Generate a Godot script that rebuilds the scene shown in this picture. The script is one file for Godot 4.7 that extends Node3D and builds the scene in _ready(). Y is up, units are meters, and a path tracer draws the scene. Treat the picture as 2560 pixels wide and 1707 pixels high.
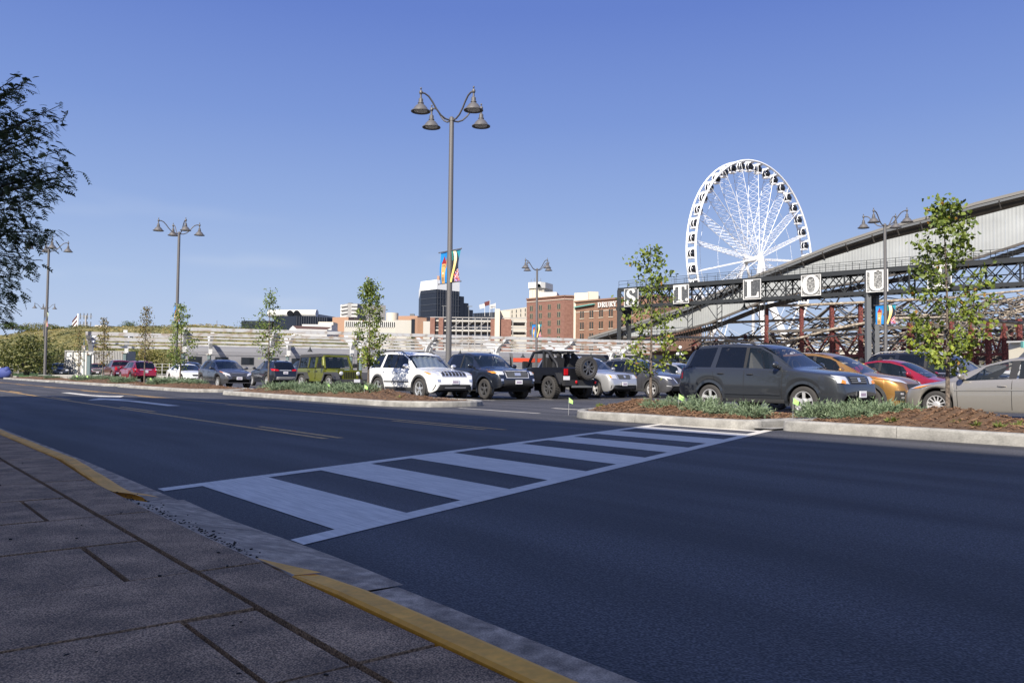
extends Node3D
# A station forecourt: road and crosswalk in the shade of the station, a sunlit car park, platform canopies, a sign gantry, the train shed and a ferris wheel.
const EYE := Vector3(0, 0.94, 0)
const PITCH := 2.287
const ROLL := 0.6
const FOC := 2066.0
var RD := Vector3(-0.6293, 0, -0.7771)   # along the road, to the far left
var ND := Vector3(0.7771, 0, -0.6293)    # across the road, away from the station
var cam_b: Basis
var M := {}
var rng := RandomNumberGenerator.new()
var unit_box := BoxMesh.new()
var used := {}

class MB:
	var v := PackedVector3Array()
	var n := PackedVector3Array()
	var c := PackedColorArray()
	var uv := PackedVector2Array()
	var uv2 := PackedVector2Array()
	var col := Color.WHITE
	var colored := false
	func tri(a: Vector3, b: Vector3, d: Vector3) -> void:
		var nn := (b - a).cross(d - a).normalized()
		trin(a, b, d, nn, nn, nn)
	func trin(a: Vector3, b: Vector3, d: Vector3, na: Vector3, nb: Vector3, nd: Vector3) -> void:
		v.append(a); v.append(d); v.append(b)
		n.append(na); n.append(nd); n.append(nb)
		if colored:
			c.append(col); c.append(col); c.append(col)
	func quad(a: Vector3, b: Vector3, d: Vector3, e: Vector3) -> void:
		tri(a, b, d); tri(a, d, e)
	func quadn(a: Vector3, b: Vector3, d: Vector3, e: Vector3, na: Vector3, nb: Vector3, nd: Vector3, ne: Vector3) -> void:
		trin(a, b, d, na, nb, nd); trin(a, d, e, na, nd, ne)
	func box(o: Vector3, s: Vector3, b := Basis()) -> void:
		var x := b.x * s.x * 0.5
		var y := b.y * s.y * 0.5
		var z := b.z * s.z * 0.5
		quad(o + x - y + z, o + x - y - z, o + x + y - z, o + x + y + z)
		quad(o - x - y - z, o - x - y + z, o - x + y + z, o - x + y - z)
		quad(o - x + y + z, o + x + y + z, o + x + y - z, o - x + y - z)
		quad(o - x - y - z, o + x - y - z, o + x - y + z, o - x - y + z)
		quad(o - x - y + z, o + x - y + z, o + x + y + z, o - x + y + z)
		quad(o + x - y - z, o - x - y - z, o - x + y - z, o + x + y - z)
	func bar(a: Vector3, b: Vector3, w: float, h := -1.0) -> void:
		if h < 0.0:
			h = w
		var z := (b - a)
		var l := z.length()
		z /= l
		var up := Vector3.UP if absf(z.y) < 0.95 else Vector3.RIGHT
		var x := up.cross(z).normalized()
		box((a + b) * 0.5, Vector3(w, h, l), Basis(x, z.cross(x), z))
	func tube(p: Array, r: Array, k := 8, cap := true) -> void:
		var rings := []
		var nrm := []
		var side := Vector3.ZERO
		for i in p.size():
			var d: Vector3 = (p[mini(i + 1, p.size() - 1)] - p[maxi(i - 1, 0)]).normalized()
			if side == Vector3.ZERO:
				side = d.cross(Vector3.UP if absf(d.y) < 0.9 else Vector3.RIGHT).normalized()
			side = (side - d * side.dot(d)).normalized()
			var o := d.cross(side)
			var ring := []
			var nn := []
			for j in k:
				var a := TAU * j / k
				var q := side * cos(a) + o * sin(a)
				nn.append(q)
				ring.append(p[i] + q * float(r[i]))
			rings.append(ring)
			nrm.append(nn)
		for i in p.size() - 1:
			for j in k:
				var j2 := (j + 1) % k
				quadn(rings[i][j], rings[i][j2], rings[i + 1][j2], rings[i + 1][j], nrm[i][j], nrm[i][j2], nrm[i + 1][j2], nrm[i + 1][j])
		if cap:
			for j in k:
				tri(p[0], rings[0][(j + 1) % k], rings[0][j])
				tri(p[-1], rings[-1][j], rings[-1][(j + 1) % k])
	func lathe(prof: Array, k: int, t := Transform3D()) -> void:   # prof: Vector2(radius, height) from bottom to top
		for i in prof.size() - 1:
			var a: Vector2 = prof[i]
			var b: Vector2 = prof[i + 1]
			var d := b - a
			if d.length() < 1e-5:
				continue
			var q := Vector2(d.y, -d.x).normalized()
			for j in k:
				var u := TAU * j / k
				var w := TAU * (j + 1) / k
				var e := Vector3(cos(u), 0, -sin(u))
				var f := Vector3(cos(w), 0, -sin(w))
				var na := t.basis * (e * q.x + Vector3.UP * q.y)
				var nb := t.basis * (f * q.x + Vector3.UP * q.y)
				quadn(t * (e * a.x + Vector3.UP * a.y), t * (f * a.x + Vector3.UP * a.y), t * (f * b.x + Vector3.UP * b.y), t * (e * b.x + Vector3.UP * b.y), na, nb, nb, na)
	func prism(poly: PackedVector2Array, t: Transform3D, depth: float) -> void:   # poly in the x-y plane of t, counter-clockwise, thick towards -z
		var ix := Geometry2D.triangulate_polygon(poly)
		var front := []
		var back := []
		for q in poly:
			front.append(t * Vector3(q.x, q.y, 0))
			back.append(t * Vector3(q.x, q.y, -depth))
		var nz := t.basis.z.normalized()
		for i in range(0, ix.size(), 3):
			var a: Vector3 = front[ix[i]]
			var b: Vector3 = front[ix[i + 1]]
			var d: Vector3 = front[ix[i + 2]]
			if (b - a).cross(d - a).dot(nz) >= 0.0:
				tri(a, b, d); tri(back[ix[i]], back[ix[i + 2]], back[ix[i + 1]])
			else:
				tri(a, d, b); tri(back[ix[i]], back[ix[i + 1]], back[ix[i + 2]])
		var ccw := not Geometry2D.is_polygon_clockwise(poly)
		for i in poly.size():
			var j := (i + 1) % poly.size()
			if ccw:
				quad(front[j], front[i], back[i], back[j])
			else:
				quad(front[i], front[j], back[j], back[i])
	func sphere(o: Vector3, s: Vector3, k := 12, b := Basis()) -> void:
		var h := k / 2
		for i in h:
			for j in k:
				var pts := []
				var ns := []
				for q in [[i, j], [i, j + 1], [i + 1, j + 1], [i + 1, j]]:
					var la: float = -PI / 2 + PI * q[0] / h
					var lo: float = TAU * q[1] / k
					var d := Vector3(cos(la) * cos(lo), sin(la), -cos(la) * sin(lo))
					pts.append(o + b * (d * s))
					ns.append((b * (d / s)).normalized())
				quadn(pts[0], pts[1], pts[2], pts[3], ns[0], ns[1], ns[2], ns[3])
	func mesh() -> ArrayMesh:
		var a := []
		a.resize(Mesh.ARRAY_MAX)
		a[Mesh.ARRAY_VERTEX] = v
		a[Mesh.ARRAY_NORMAL] = n
		if colored:
			a[Mesh.ARRAY_COLOR] = c
		if uv.size() == v.size() and uv.size() > 0:
			a[Mesh.ARRAY_TEX_UV] = uv
		if uv2.size() == v.size() and uv2.size() > 0:
			a[Mesh.ARRAY_TEX_UV2] = uv2
		var m := ArrayMesh.new()
		m.add_surface_from_arrays(Mesh.PRIMITIVE_TRIANGLES, a)
		return m

func P(px: float, py: float, z: float) -> Vector3:   # the point z metres ahead that the photograph shows at (px, py)
	var d := -cam_b.z + cam_b.x * (px - 1280.0) / FOC - cam_b.y * (py - 853.5) / FOC
	return EYE + d * (z / -d.z)
func on_plane(px: float, py: float, o: Vector3, nn: Vector3) -> Vector3:
	var d := -cam_b.z + cam_b.x * (px - 1280.0) / FOC - cam_b.y * (py - 853.5) / FOC
	return EYE + d * ((o - EYE).dot(nn) / d.dot(nn))
func st(s: float, t: float, y := 0.0) -> Vector3:
	return RD * s + ND * t + Vector3(0, y, 0)
func s_at(px: float, t: float) -> float:
	var k := (px - 1280.0) / FOC
	return (0.7771 - 0.6293 * k) * t / (0.6293 + 0.7771 * k)

func numbered(called: String) -> String:
	if not used.has(called):
		used[called] = 0
		return called
	used[called] += 1
	return "%s_%03d" % [called, used[called]]
func tag(o: Node, label: String, category := "", group := "", kind := "") -> Node:
	if label: o.set_meta("label", label)
	if category: o.set_meta("category", category)
	if group: o.set_meta("group", group)
	if kind: o.set_meta("kind", kind)
	return o
func thing(called: String, label: String, category: String, at := Vector3.ZERO, turn := 0.0, group := "") -> Node3D:
	var o := Node3D.new()
	o.name = numbered(called)
	add_child(o)
	o.position = at
	o.rotation.y = turn
	tag(o, label, category, group)
	return o
func obj(called: String, m: Mesh, mat: Material, parent: Node = null) -> MeshInstance3D:
	var o := MeshInstance3D.new()
	o.mesh = m
	o.material_override = mat
	if parent == null:
		o.name = numbered(called)
		add_child(o)
	else:
		o.name = called
		parent.add_child(o, true)
	return o
func mb(called: String, b: MB, mat: Material, parent: Node = null) -> MeshInstance3D:
	return obj(called, b.mesh(), mat, parent)
func strut(called: String, a: Vector3, b: Vector3, w: float, h: float, mat: Material, parent: Node) -> MeshInstance3D:
	var z := b - a
	var l := z.length()
	z /= l
	var up := Vector3.UP if absf(z.y) < 0.97 else Vector3.RIGHT
	var x := up.cross(z).normalized()
	var o := obj(called, unit_box, mat, parent)
	o.transform = Transform3D(Basis(x * w, z.cross(x) * h, z * l), (a + b) * 0.5)
	return o
func block(called: String, o: Vector3, s: Vector3, mat: Material, parent: Node, b := Basis()) -> MeshInstance3D:
	var e := obj(called, unit_box, mat, parent)
	e.transform = Transform3D(Basis(b.x * s.x, b.y * s.y, b.z * s.z), o)
	return e
func copy(src: Node3D, called: String, label: String, at: Vector3, turn: float, sc := 1.0) -> Node3D:
	var r: Node3D = src.duplicate()
	r.name = numbered(called)
	add_child(r)
	r.position = at
	r.rotation.y = turn
	r.scale = Vector3.ONE * sc
	if label: r.set_meta("label", label)
	return r

func lin(r: float, g: float, b: float) -> Color:
	return Color(r, g, b).linear_to_srgb()
func mat(called: String, c: Color, rough := 0.8, metal := 0.0, spec := 0.5) -> StandardMaterial3D:
	var m := StandardMaterial3D.new()
	m.resource_name = called
	m.albedo_color = c
	m.roughness = rough
	m.metallic = metal
	m.metallic_specular = spec
	M[called] = m
	return m
func noise(sd: int, f: float, oct := 4, typ := FastNoiseLite.TYPE_SIMPLEX_SMOOTH) -> FastNoiseLite:
	var nn := FastNoiseLite.new()
	nn.seed = sd
	nn.frequency = f
	nn.fractal_octaves = oct
	nn.noise_type = typ
	return nn
func grain_tex(sd: int, size: int, layers: Array, lo: float, hi: float) -> ImageTexture:   # layers: [frequency, octaves, weight]; a grey picture that repeats without seams
	var acc := PackedFloat32Array()
	acc.resize(size * size)
	var i := 0
	for l in layers:
		var im := noise(sd + i * 7, l[0], l[1]).get_seamless_image(size, size)
		var d := im.get_data()
		for k in size * size:
			acc[k] += (d[k] / 255.0 - 0.5) * float(l[2])
		i += 1
	var out := PackedByteArray()
	out.resize(size * size * 3)
	var rg := RandomNumberGenerator.new()
	rg.seed = sd
	for k in size * size:
		var x := clampf(0.5 + acc[k], 0.0, 1.0)
		var b := int(255.0 * clampf(lerpf(lo, hi, x), 0.0, 1.0))
		out[k * 3] = b
		out[k * 3 + 1] = b
		out[k * 3 + 2] = b
	return ImageTexture.create_from_image(Image.create_from_data(size, size, false, Image.FORMAT_RGB8, out))
func tint_tex(sd: int, size: int, layers: Array, a: Color, b: Color, e: Color) -> ImageTexture:   # dark, middle and light colour by a summed noise
	var acc := PackedFloat32Array()
	acc.resize(size * size)
	var i := 0
	for l in layers:
		var d := noise(sd + i * 7, l[0], l[1]).get_seamless_image(size, size).get_data()
		for k in size * size:
			acc[k] += (d[k] / 255.0 - 0.5) * float(l[2])
		i += 1
	var out := PackedByteArray()
	out.resize(size * size * 3)
	for k in size * size:
		var x := clampf(0.5 + acc[k], 0.0, 1.0)
		var q := a.lerp(b, x * 2.0) if x < 0.5 else b.lerp(e, x * 2.0 - 1.0)
		out[k * 3] = int(q.r * 255.0)
		out[k * 3 + 1] = int(q.g * 255.0)
		out[k * 3 + 2] = int(q.b * 255.0)
	return ImageTexture.create_from_image(Image.create_from_data(size, size, false, Image.FORMAT_RGB8, out))
func world_map(m: StandardMaterial3D, tex: Texture2D, metres: float, detail: Texture2D = null, dm := 10.0) -> StandardMaterial3D:
	m.albedo_texture = tex
	m.uv1_triplanar = true
	m.uv1_world_triplanar = true
	m.uv1_scale = Vector3.ONE / metres
	if detail:
		m.detail_enabled = true
		m.detail_blend_mode = BaseMaterial3D.BLEND_MODE_MUL
		m.detail_albedo = detail
		m.detail_uv_layer = BaseMaterial3D.DETAIL_UV_2
		m.uv2_triplanar = true
		m.uv2_world_triplanar = true
		m.uv2_scale = Vector3.ONE / dm
	return m
func leafy(called: String, back: Color) -> StandardMaterial3D:
	var m := mat(called, Color.WHITE, 0.55)
	m.vertex_color_use_as_albedo = true
	m.backlight_enabled = true
	m.backlight = back
	m.cull_mode = BaseMaterial3D.CULL_DISABLED
	return m
func pane(called: String, c: Color, a: float) -> StandardMaterial3D:
	var m := mat(called, Color(c.r, c.g, c.b, a), 0.03)
	m.transparency = BaseMaterial3D.TRANSPARENCY_ALPHA
	return m

func _ready() -> void:
	rng.seed = 11
	var p := deg_to_rad(PITCH)
	var ro := deg_to_rad(ROLL)
	var f := Vector3(0, sin(p), -cos(p))
	var u0 := Vector3(0, cos(p), sin(p))
	var r0 := Vector3(1, 0, 0)
	cam_b = Basis(r0 * cos(ro) + u0 * sin(ro), u0 * cos(ro) - r0 * sin(ro), -f)
	var cam := Camera3D.new()
	cam.name = "camera"
	cam.fov = rad_to_deg(2.0 * atan(853.5 / FOC))
	cam.near = 0.05
	cam.far = 3000.0
	cam.transform = Transform3D(cam_b, EYE)
	add_child(cam)
	cam.current = true
	var env := Environment.new()
	env.background_mode = Environment.BG_SKY
	env.tonemap_mode = Environment.TONE_MAPPER_LINEAR
	env.tonemap_exposure = 1.5
	env.sdfgi_enabled = true
	env.ssao_enabled = true
	env.ssil_enabled = true
	env.sky = Sky.new()
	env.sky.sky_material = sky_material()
	var we := WorldEnvironment.new()
	we.name = "environment"
	we.environment = env
	add_child(we)
	var sun := DirectionalLight3D.new()
	sun.name = "sun"
	sun.light_energy = 1.6
	sun.light_color = Color(1.0, 0.97, 0.92)
	sun.light_angular_distance = 0.5
	sun.shadow_enabled = true
	sun.directional_shadow_max_distance = 400.0
	var el := deg_to_rad(38.0)
	sun.basis = Basis.looking_at(Vector3(0.375 * cos(el), -sin(el), -0.927 * cos(el)))
	add_child(sun)
	materials()
	station()
	ground()
	sidewalk()
	markings()
	islands()
	background()
	wheel()
	shed()
	gantry()
	platforms()
	hill()
	lamps()
	vehicles()
	trees()
	small_things()

func sky_material() -> Material:
	var stops := [[-90.0, 0.10, 0.11, 0.13], [-1.5, 0.24, 0.27, 0.32], [0.0, 0.525, 0.625, 0.81], [2.5, 0.50, 0.61, 0.815], [6.0, 0.42, 0.55, 0.80], [11.0, 0.300, 0.430, 0.75], [17.0, 0.205, 0.32, 0.685], [24.0, 0.135, 0.226, 0.605], [35.0, 0.110, 0.195, 0.56], [60.0, 0.092, 0.172, 0.52], [90.0, 0.088, 0.165, 0.50]]
	var w := 1024
	var h := 512
	var im := Image.create(w, h, false, Image.FORMAT_RGBF)
	var wisps := noise(5, 0.9, 4)
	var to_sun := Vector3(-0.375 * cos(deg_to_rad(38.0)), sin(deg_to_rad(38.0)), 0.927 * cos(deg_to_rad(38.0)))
	for y in h:
		var e := 90.0 - 180.0 * (y + 0.5) / h
		var k := 0
		while k < stops.size() - 2 and e > stops[k + 1][0]:
			k += 1
		var a: Array = stops[k]
		var b: Array = stops[k + 1]
		var x := clampf((e - a[0]) / (b[0] - a[0]), 0.0, 1.0)
		var c := Color(lerpf(a[1], b[1], x), lerpf(a[2], b[2], x), lerpf(a[3], b[3], x))
		for i in w:
			var q := c
			if e > 1.0 and e < 12.0:
				var ang := TAU * i / w
				var v := wisps.get_noise_3d(cos(ang) * 2.2, sin(ang) * 2.2, e * 0.55)
				var g := clampf((v - 0.30) * 1.6, 0.0, 0.25) * clampf((e - 1.0) * 0.5, 0.0, 1.0) * clampf((12.0 - e) * 0.2, 0.0, 1.0)
				q = c.lerp(Color(0.62, 0.70, 0.85), g)
			# added pale glow in the unseen sky round the sun, brightens the shade
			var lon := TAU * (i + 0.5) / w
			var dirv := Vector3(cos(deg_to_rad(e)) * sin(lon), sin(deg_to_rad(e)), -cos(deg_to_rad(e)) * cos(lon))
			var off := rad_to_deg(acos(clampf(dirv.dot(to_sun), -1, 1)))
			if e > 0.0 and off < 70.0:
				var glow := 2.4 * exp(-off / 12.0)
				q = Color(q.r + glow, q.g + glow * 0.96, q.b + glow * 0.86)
			im.set_pixel(i, y, q)
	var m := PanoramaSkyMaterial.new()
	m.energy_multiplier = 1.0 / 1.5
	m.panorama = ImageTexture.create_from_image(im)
	return m

func materials() -> void:
	var fine := grain_tex(3, 512, [[0.20, 2, 1.7], [0.07, 2, 0.6]], 0.42, 1.0)
	var broad := grain_tex(9, 256, [[0.02, 4, 1.2]], 0.72, 1.0)
	var streak := grain_tex(21, 256, [[0.02, 4, 1.5]], 0.72, 1.04)
	var a := world_map(mat("asphalt", lin(0.140, 0.135, 0.139), 0.72), fine, 1.5, streak, 14.0)
	a.uv2_triplanar = false
	a.uv2_scale = Vector3(1.0 / 37.0, 1.0 / 5.3, 1.0)
	a.heightmap_enabled = true
	a.heightmap_texture = fine
	a.heightmap_scale = 0.5
	var rw := mat("road_white", lin(0.80, 0.745, 0.64), 0.65)
	rw.albedo_texture = grain_tex(33, 512, [[0.03, 4, 1.0], [0.2, 2, 0.4]], 0.82, 1.0)
	rw.uv1_scale = Vector3(0.12, 1.6, 1.0)
	world_map(mat("road_yellow", lin(0.85, 0.50, 0.13), 0.6), grain_tex(35, 256, [[0.2, 3, 1.0], [0.03, 3, 0.9]], 0.60, 1.0), 0.9)
	world_map(mat("kerb_yellow", lin(1.0, 0.47, 0.035), 0.6), grain_tex(36, 256, [[0.12, 3, 0.6], [0.015, 4, 1.0]], 0.80, 1.0), 1.2)
	world_map(mat("kerb_concrete", lin(0.53, 0.51, 0.465), 0.85), grain_tex(41, 256, [[0.15, 3, 0.7], [0.02, 4, 0.9]], 0.72, 1.0), 1.3, broad, 3.1)
	world_map(mat("gutter_concrete", lin(0.84, 0.65, 0.45), 0.85), grain_tex(43, 512, [[0.2, 3, 0.9], [0.02, 4, 0.9]], 0.6, 1.0), 1.0, broad, 1.7)
	var sw := world_map(mat("aggregate", lin(0.78, 0.50, 0.27), 0.85), grain_tex(45, 512, [[0.28, 2, 2.2], [0.09, 2, 0.7], [0.01, 3, 0.35]], 0.42, 1.05), 1.1, broad, 1.9)
	sw.heightmap_enabled = true
	sw.heightmap_texture = sw.albedo_texture
	sw.heightmap_scale = 0.25
	mat("joint", lin(0.045, 0.042, 0.04), 0.95)
	world_map(mat("mulch", Color.WHITE, 0.95), tint_tex(51, 512, [[0.12, 4, 1.5], [0.35, 2, 0.9]], lin(0.03, 0.016, 0.008), lin(0.125, 0.07, 0.037), lin(0.28, 0.17, 0.095)), 0.6)
	M["mulch"].heightmap_enabled = true
	M["mulch"].heightmap_texture = M["mulch"].albedo_texture
	M["mulch"].heightmap_scale = 3.0
	mat("bark_chip", Color.WHITE, 0.9).vertex_color_use_as_albedo = true
	world_map(mat("dry_grass", Color.WHITE, 0.95), tint_tex(53, 512, [[0.02, 5, 1.6], [0.2, 3, 1.1]], lin(0.06, 0.062, 0.014), lin(0.19, 0.155, 0.05), lin(0.34, 0.265, 0.11)), 16.0, tint_tex(54, 256, [[0.03, 4, 1.5]], Color(0.62, 0.72, 0.55), Color(0.9, 0.93, 0.85), Color(1, 1, 1)), 61.0)
	world_map(mat("lawn", Color.WHITE, 0.9), tint_tex(55, 256, [[0.2, 4, 1.4], [0.03, 3, 0.8]], lin(0.02, 0.045, 0.008), lin(0.05, 0.10, 0.018), lin(0.10, 0.17, 0.035)), 3.0)
	world_map(mat("earth", lin(0.2, 0.17, 0.12), 0.95), grain_tex(57, 256, [[0.03, 4, 1.2]], 0.6, 1.0), 12.0)
	mat("lamp_metal", lin(0.145, 0.138, 0.135), 0.5, 0.3)
	mat("lamp_lens", lin(0.5, 0.48, 0.42), 0.35)
	mat("black_plastic", lin(0.02, 0.02, 0.021), 0.6)
	mat("trim_plastic", lin(0.05, 0.05, 0.052), 0.62)
	mat("rubber", lin(0.045, 0.042, 0.04), 0.85)
	mat("chrome", lin(0.78, 0.78, 0.78), 0.25, 0.75)
	mat("alloy", lin(0.62, 0.61, 0.60), 0.4, 0.45)
	mat("dark_alloy", lin(0.13, 0.13, 0.135), 0.35, 0.5)
	mat("well", lin(0.008, 0.008, 0.009), 0.95)
	mat("seat_grey", lin(0.16, 0.16, 0.155), 0.85)
	mat("seat_black", lin(0.02, 0.02, 0.022), 0.8)
	mat("seam", lin(0.012, 0.012, 0.013), 0.8)
	pane("tint_glass", lin(0.012, 0.016, 0.022), 0.62)
	pane("clear_glass", lin(0.02, 0.03, 0.032), 0.3)
	pane("privacy_glass", lin(0.006, 0.008, 0.012), 0.9)
	var hl := mat("headlamp", lin(0.72, 0.72, 0.71), 0.15, 0.35)
	hl.clearcoat_enabled = true
	hl.clearcoat = 1.0
	hl.clearcoat_roughness = 0.03
	mat("amber", lin(0.75, 0.26, 0.03), 0.15)
	mat("tail_red", lin(0.42, 0.008, 0.012), 0.12)
	mat("plate_white", lin(0.72, 0.72, 0.74), 0.5)
	mat("plate_mark", lin(0.2, 0.12, 0.22), 0.5)
	mat("sunshade", lin(0.68, 0.76, 0.74), 0.3, 0.7)
	mat("black_steel", lin(0.018, 0.021, 0.024), 0.7)
	mat("grey_steel", lin(0.12, 0.125, 0.13), 0.6)
	world_map(mat("red_steel", lin(0.26, 0.065, 0.055), 0.75), grain_tex(61, 256, [[0.03, 4, 1.4]], 0.45, 1.0), 2.2)
	world_map(mat("tan_pipe", lin(0.58, 0.49, 0.39), 0.8), grain_tex(63, 256, [[0.03, 4, 1.5]], 0.4, 1.0), 2.6)
	world_map(mat("old_white", lin(0.46, 0.465, 0.47), 0.75), tint_tex(65, 256, [[0.03, 5, 1.3]], Color(0.72, 0.6, 0.48), Color(0.97, 0.965, 0.96), Color(1, 1, 1)), 9.0)
	world_map(mat("teal_white", lin(0.50, 0.54, 0.53), 0.75), tint_tex(67, 256, [[0.03, 5, 1.9]], Color(0.55, 0.4, 0.3), Color(0.92, 0.9, 0.88), Color(1, 1, 1)), 3.0)
	mat("bracket_white", lin(0.66, 0.66, 0.65), 0.7)
	mat("green_post", lin(0.10, 0.14, 0.145), 0.7)
	mat("roof_dark", lin(0.10, 0.088, 0.078), 0.85)
	mat("shed_roof", lin(0.19, 0.18, 0.165), 0.8)
	world_map(mat("siding", lin(0.43, 0.445, 0.44), 0.6), grain_tex(69, 256, [[0.01, 4, 0.8]], 0.8, 1.0), 14.0)
	mat("wheel_white", lin(0.85, 0.85, 0.86), 0.4)
	mat("cabin_glass", lin(0.012, 0.014, 0.02), 0.06)
	world_map(mat("letter_white", lin(0.80, 0.79, 0.76), 0.7), grain_tex(81, 256, [[0.03, 4, 0.6]], 0.8, 1.0), 5.0)
	world_map(mat("sign_board", Color.WHITE, 0.8), tint_tex(71, 256, [[0.04, 5, 1.4], [0.2, 2, 0.5]], lin(0.035, 0.038, 0.042), lin(0.06, 0.065, 0.07), lin(0.16, 0.165, 0.17)), 2.4)
	world_map(mat("sign_board_worn", Color.WHITE, 0.8), tint_tex(73, 256, [[0.05, 5, 1.5], [0.25, 2, 0.6]], lin(0.07, 0.072, 0.075), lin(0.17, 0.17, 0.165), lin(0.60, 0.60, 0.57)), 3.0)
	mat("train_silver", lin(0.34, 0.33, 0.33), 0.4, 0.55)
	mat("train_roof", lin(0.20, 0.20, 0.21), 0.6, 0.2)
	mat("train_blue", lin(0.03, 0.09, 0.17), 0.45)
	mat("train_dark", lin(0.02, 0.022, 0.028), 0.5)
	mat("train_red", lin(0.6, 0.075, 0.03), 0.5)
	mat("dark_glass", lin(0.012, 0.014, 0.018), 0.07)
	mat("tower_glass", lin(0.022, 0.028, 0.042), 0.45, 0.0, 0.25)
	mat("tower_line", lin(0.05, 0.058, 0.075), 0.5)
	mat("plain_white", lin(0.82, 0.82, 0.80), 0.7)
	mat("building_white", lin(0.60, 0.59, 0.56), 0.8)
	mat("cream", lin(0.60, 0.55, 0.44), 0.8)
	mat("beige", lin(0.55, 0.50, 0.41), 0.85)
	mat("pale_concrete", lin(0.46, 0.44, 0.39), 0.85)
	mat("orange_brick", lin(0.36, 0.215, 0.14), 0.85)
	mat("block_grey", lin(0.33, 0.32, 0.31), 0.85)
	mat("dark_roof", lin(0.09, 0.05, 0.04), 0.85)
	mat("window_dark", lin(0.04, 0.042, 0.036), 0.12)
	mat("window_frame", lin(0.26, 0.24, 0.16), 0.6)
	mat("teal", lin(0.14, 0.38, 0.34), 0.6)
	mat("logo_teal", lin(0.02, 0.33, 0.36), 0.6)
	world_map(mat("brick", Color.WHITE, 0.9), tint_tex(75, 256, [[0.3, 2, 1.0], [0.02, 3, 0.5]], lin(0.14, 0.066, 0.05), lin(0.22, 0.11, 0.082), lin(0.30, 0.165, 0.125)), 7.0)
	world_map(mat("brown_brick", Color.WHITE, 0.9), tint_tex(77, 256, [[0.3, 2, 1.0], [0.02, 3, 0.5]], lin(0.15, 0.078, 0.05), lin(0.235, 0.13, 0.086), lin(0.31, 0.185, 0.125)), 7.0)
	world_map(mat("bark", lin(0.24, 0.19, 0.15), 0.9), grain_tex(79, 128, [[0.08, 3, 1.3]], 0.5, 1.0), 0.5)
	mat("pale_stone", lin(0.62, 0.58, 0.5), 0.9)
	mat("dark_bark", lin(0.06, 0.05, 0.045), 0.9)
	leafy("leaf", Color(0.55, 0.6, 0.2))
	leafy("needle", Color(0.15, 0.2, 0.12))
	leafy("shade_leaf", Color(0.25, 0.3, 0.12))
	mat("flag_green", lin(0.45, 0.8, 0.22), 0.6)
	mat("wire", lin(0.3, 0.3, 0.3), 0.5)
	mat("blue_fabric", lin(0.04, 0.06, 0.22), 0.7)
	mat("debris", lin(0.02, 0.017, 0.014), 0.95)

func paint(called: String, c: Color, metal := 0.35, rough := 0.32) -> StandardMaterial3D:
	var m := mat(called, c, rough, metal)
	m.clearcoat_enabled = true
	m.clearcoat = 1.0
	m.clearcoat_roughness = 0.04
	return m

func flat(called: String, pts: Array, y: float, material: Material, parent: Node = null) -> MeshInstance3D:   # a sheet from (s, t) corners
	var b := MB.new()
	var poly := PackedVector2Array()
	for q in pts:
		var w := st(q[0], q[1])
		poly.append(Vector2(w.x, -w.z))
	var ix := Geometry2D.triangulate_polygon(poly)
	for i in range(0, ix.size(), 3):
		var a := Vector3(poly[ix[i]].x, y, -poly[ix[i]].y)
		var d := Vector3(poly[ix[i + 1]].x, y, -poly[ix[i + 1]].y)
		var e := Vector3(poly[ix[i + 2]].x, y, -poly[ix[i + 2]].y)
		if (d - a).cross(e - a).y > 0.0:
			b.tri(a, d, e)
		else:
			b.tri(a, e, d)
	for q in b.v:
		var w := Vector2(q.x * RD.x + q.z * RD.z, q.x * ND.x + q.z * ND.z)
		b.uv.append(w)
		b.uv2.append(w)
	return mb(called, b, material, parent)

func slab(called: String, pts: Array, y0: float, y1: float, material: Material, parent: Node) -> MeshInstance3D:   # a thick plate from (s, t) corners
	var poly := PackedVector2Array()
	for q in pts:
		var w := st(q[0], q[1])
		poly.append(Vector2(w.x, -w.z))
	var b := MB.new()
	b.prism(poly, Transform3D(Basis(Vector3.RIGHT, Vector3.FORWARD, Vector3.UP), Vector3(0, y1, 0)), y1 - y0)
	return mb(called, b, material, parent)

func station() -> void:
	# the station that stands behind the viewer and shades the road
	var t := thing("station_building", "pale stone station building whose long shadow lies over the road", "building")
	var face := Transform3D(Basis(RD, Vector3.UP, ND), st(0, -20))
	var b := MB.new()
	b.prism(PackedVector2Array([Vector2(-19, -0.2), Vector2(19.0, -0.2), Vector2(19.0, 23.2), Vector2(9.25, 28.0), Vector2(-19, 28.0)]), face, 24.0)
	mb("wall", b, M["pale_stone"], t)
	var fb := Basis(RD, Vector3.UP, ND)
	for r in 6:
		for k in 8:
			var s := 15.0 - k * 4.4
			var w := block("window", st(s, -19.98, 2.6 + r * 3.9), Vector3(1.7, 2.3, 0.12), M["window_frame"], t, fb)
			var pn := obj("pane", unit_box, M["dark_glass"], w)
			pn.scale = Vector3(0.86, 0.9, 1.0)
			pn.position = Vector3(0, 0, 0.25)

func ground() -> void:
	var g := MB.new()
	g.quad(Vector3(-1500, -0.06, 400), Vector3(1500, -0.06, 400), Vector3(1500, -0.06, -1500), Vector3(-1500, -0.06, -1500))
	tag(mb("ground", g, M["earth"]), "", "", "", "structure")
	tag(flat("road", [[-60, 1.86], [170, 1.86], [170, 11.9], [-60, 11.9]], 0.0, M["asphalt"]), "", "", "", "structure")
	tag(flat("car_park_ground", [[-60, 11.9], [92, 11.9], [92, 62], [150, 100], [-60, 100]], 0.0, M["asphalt"]), "", "", "", "structure")

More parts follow.
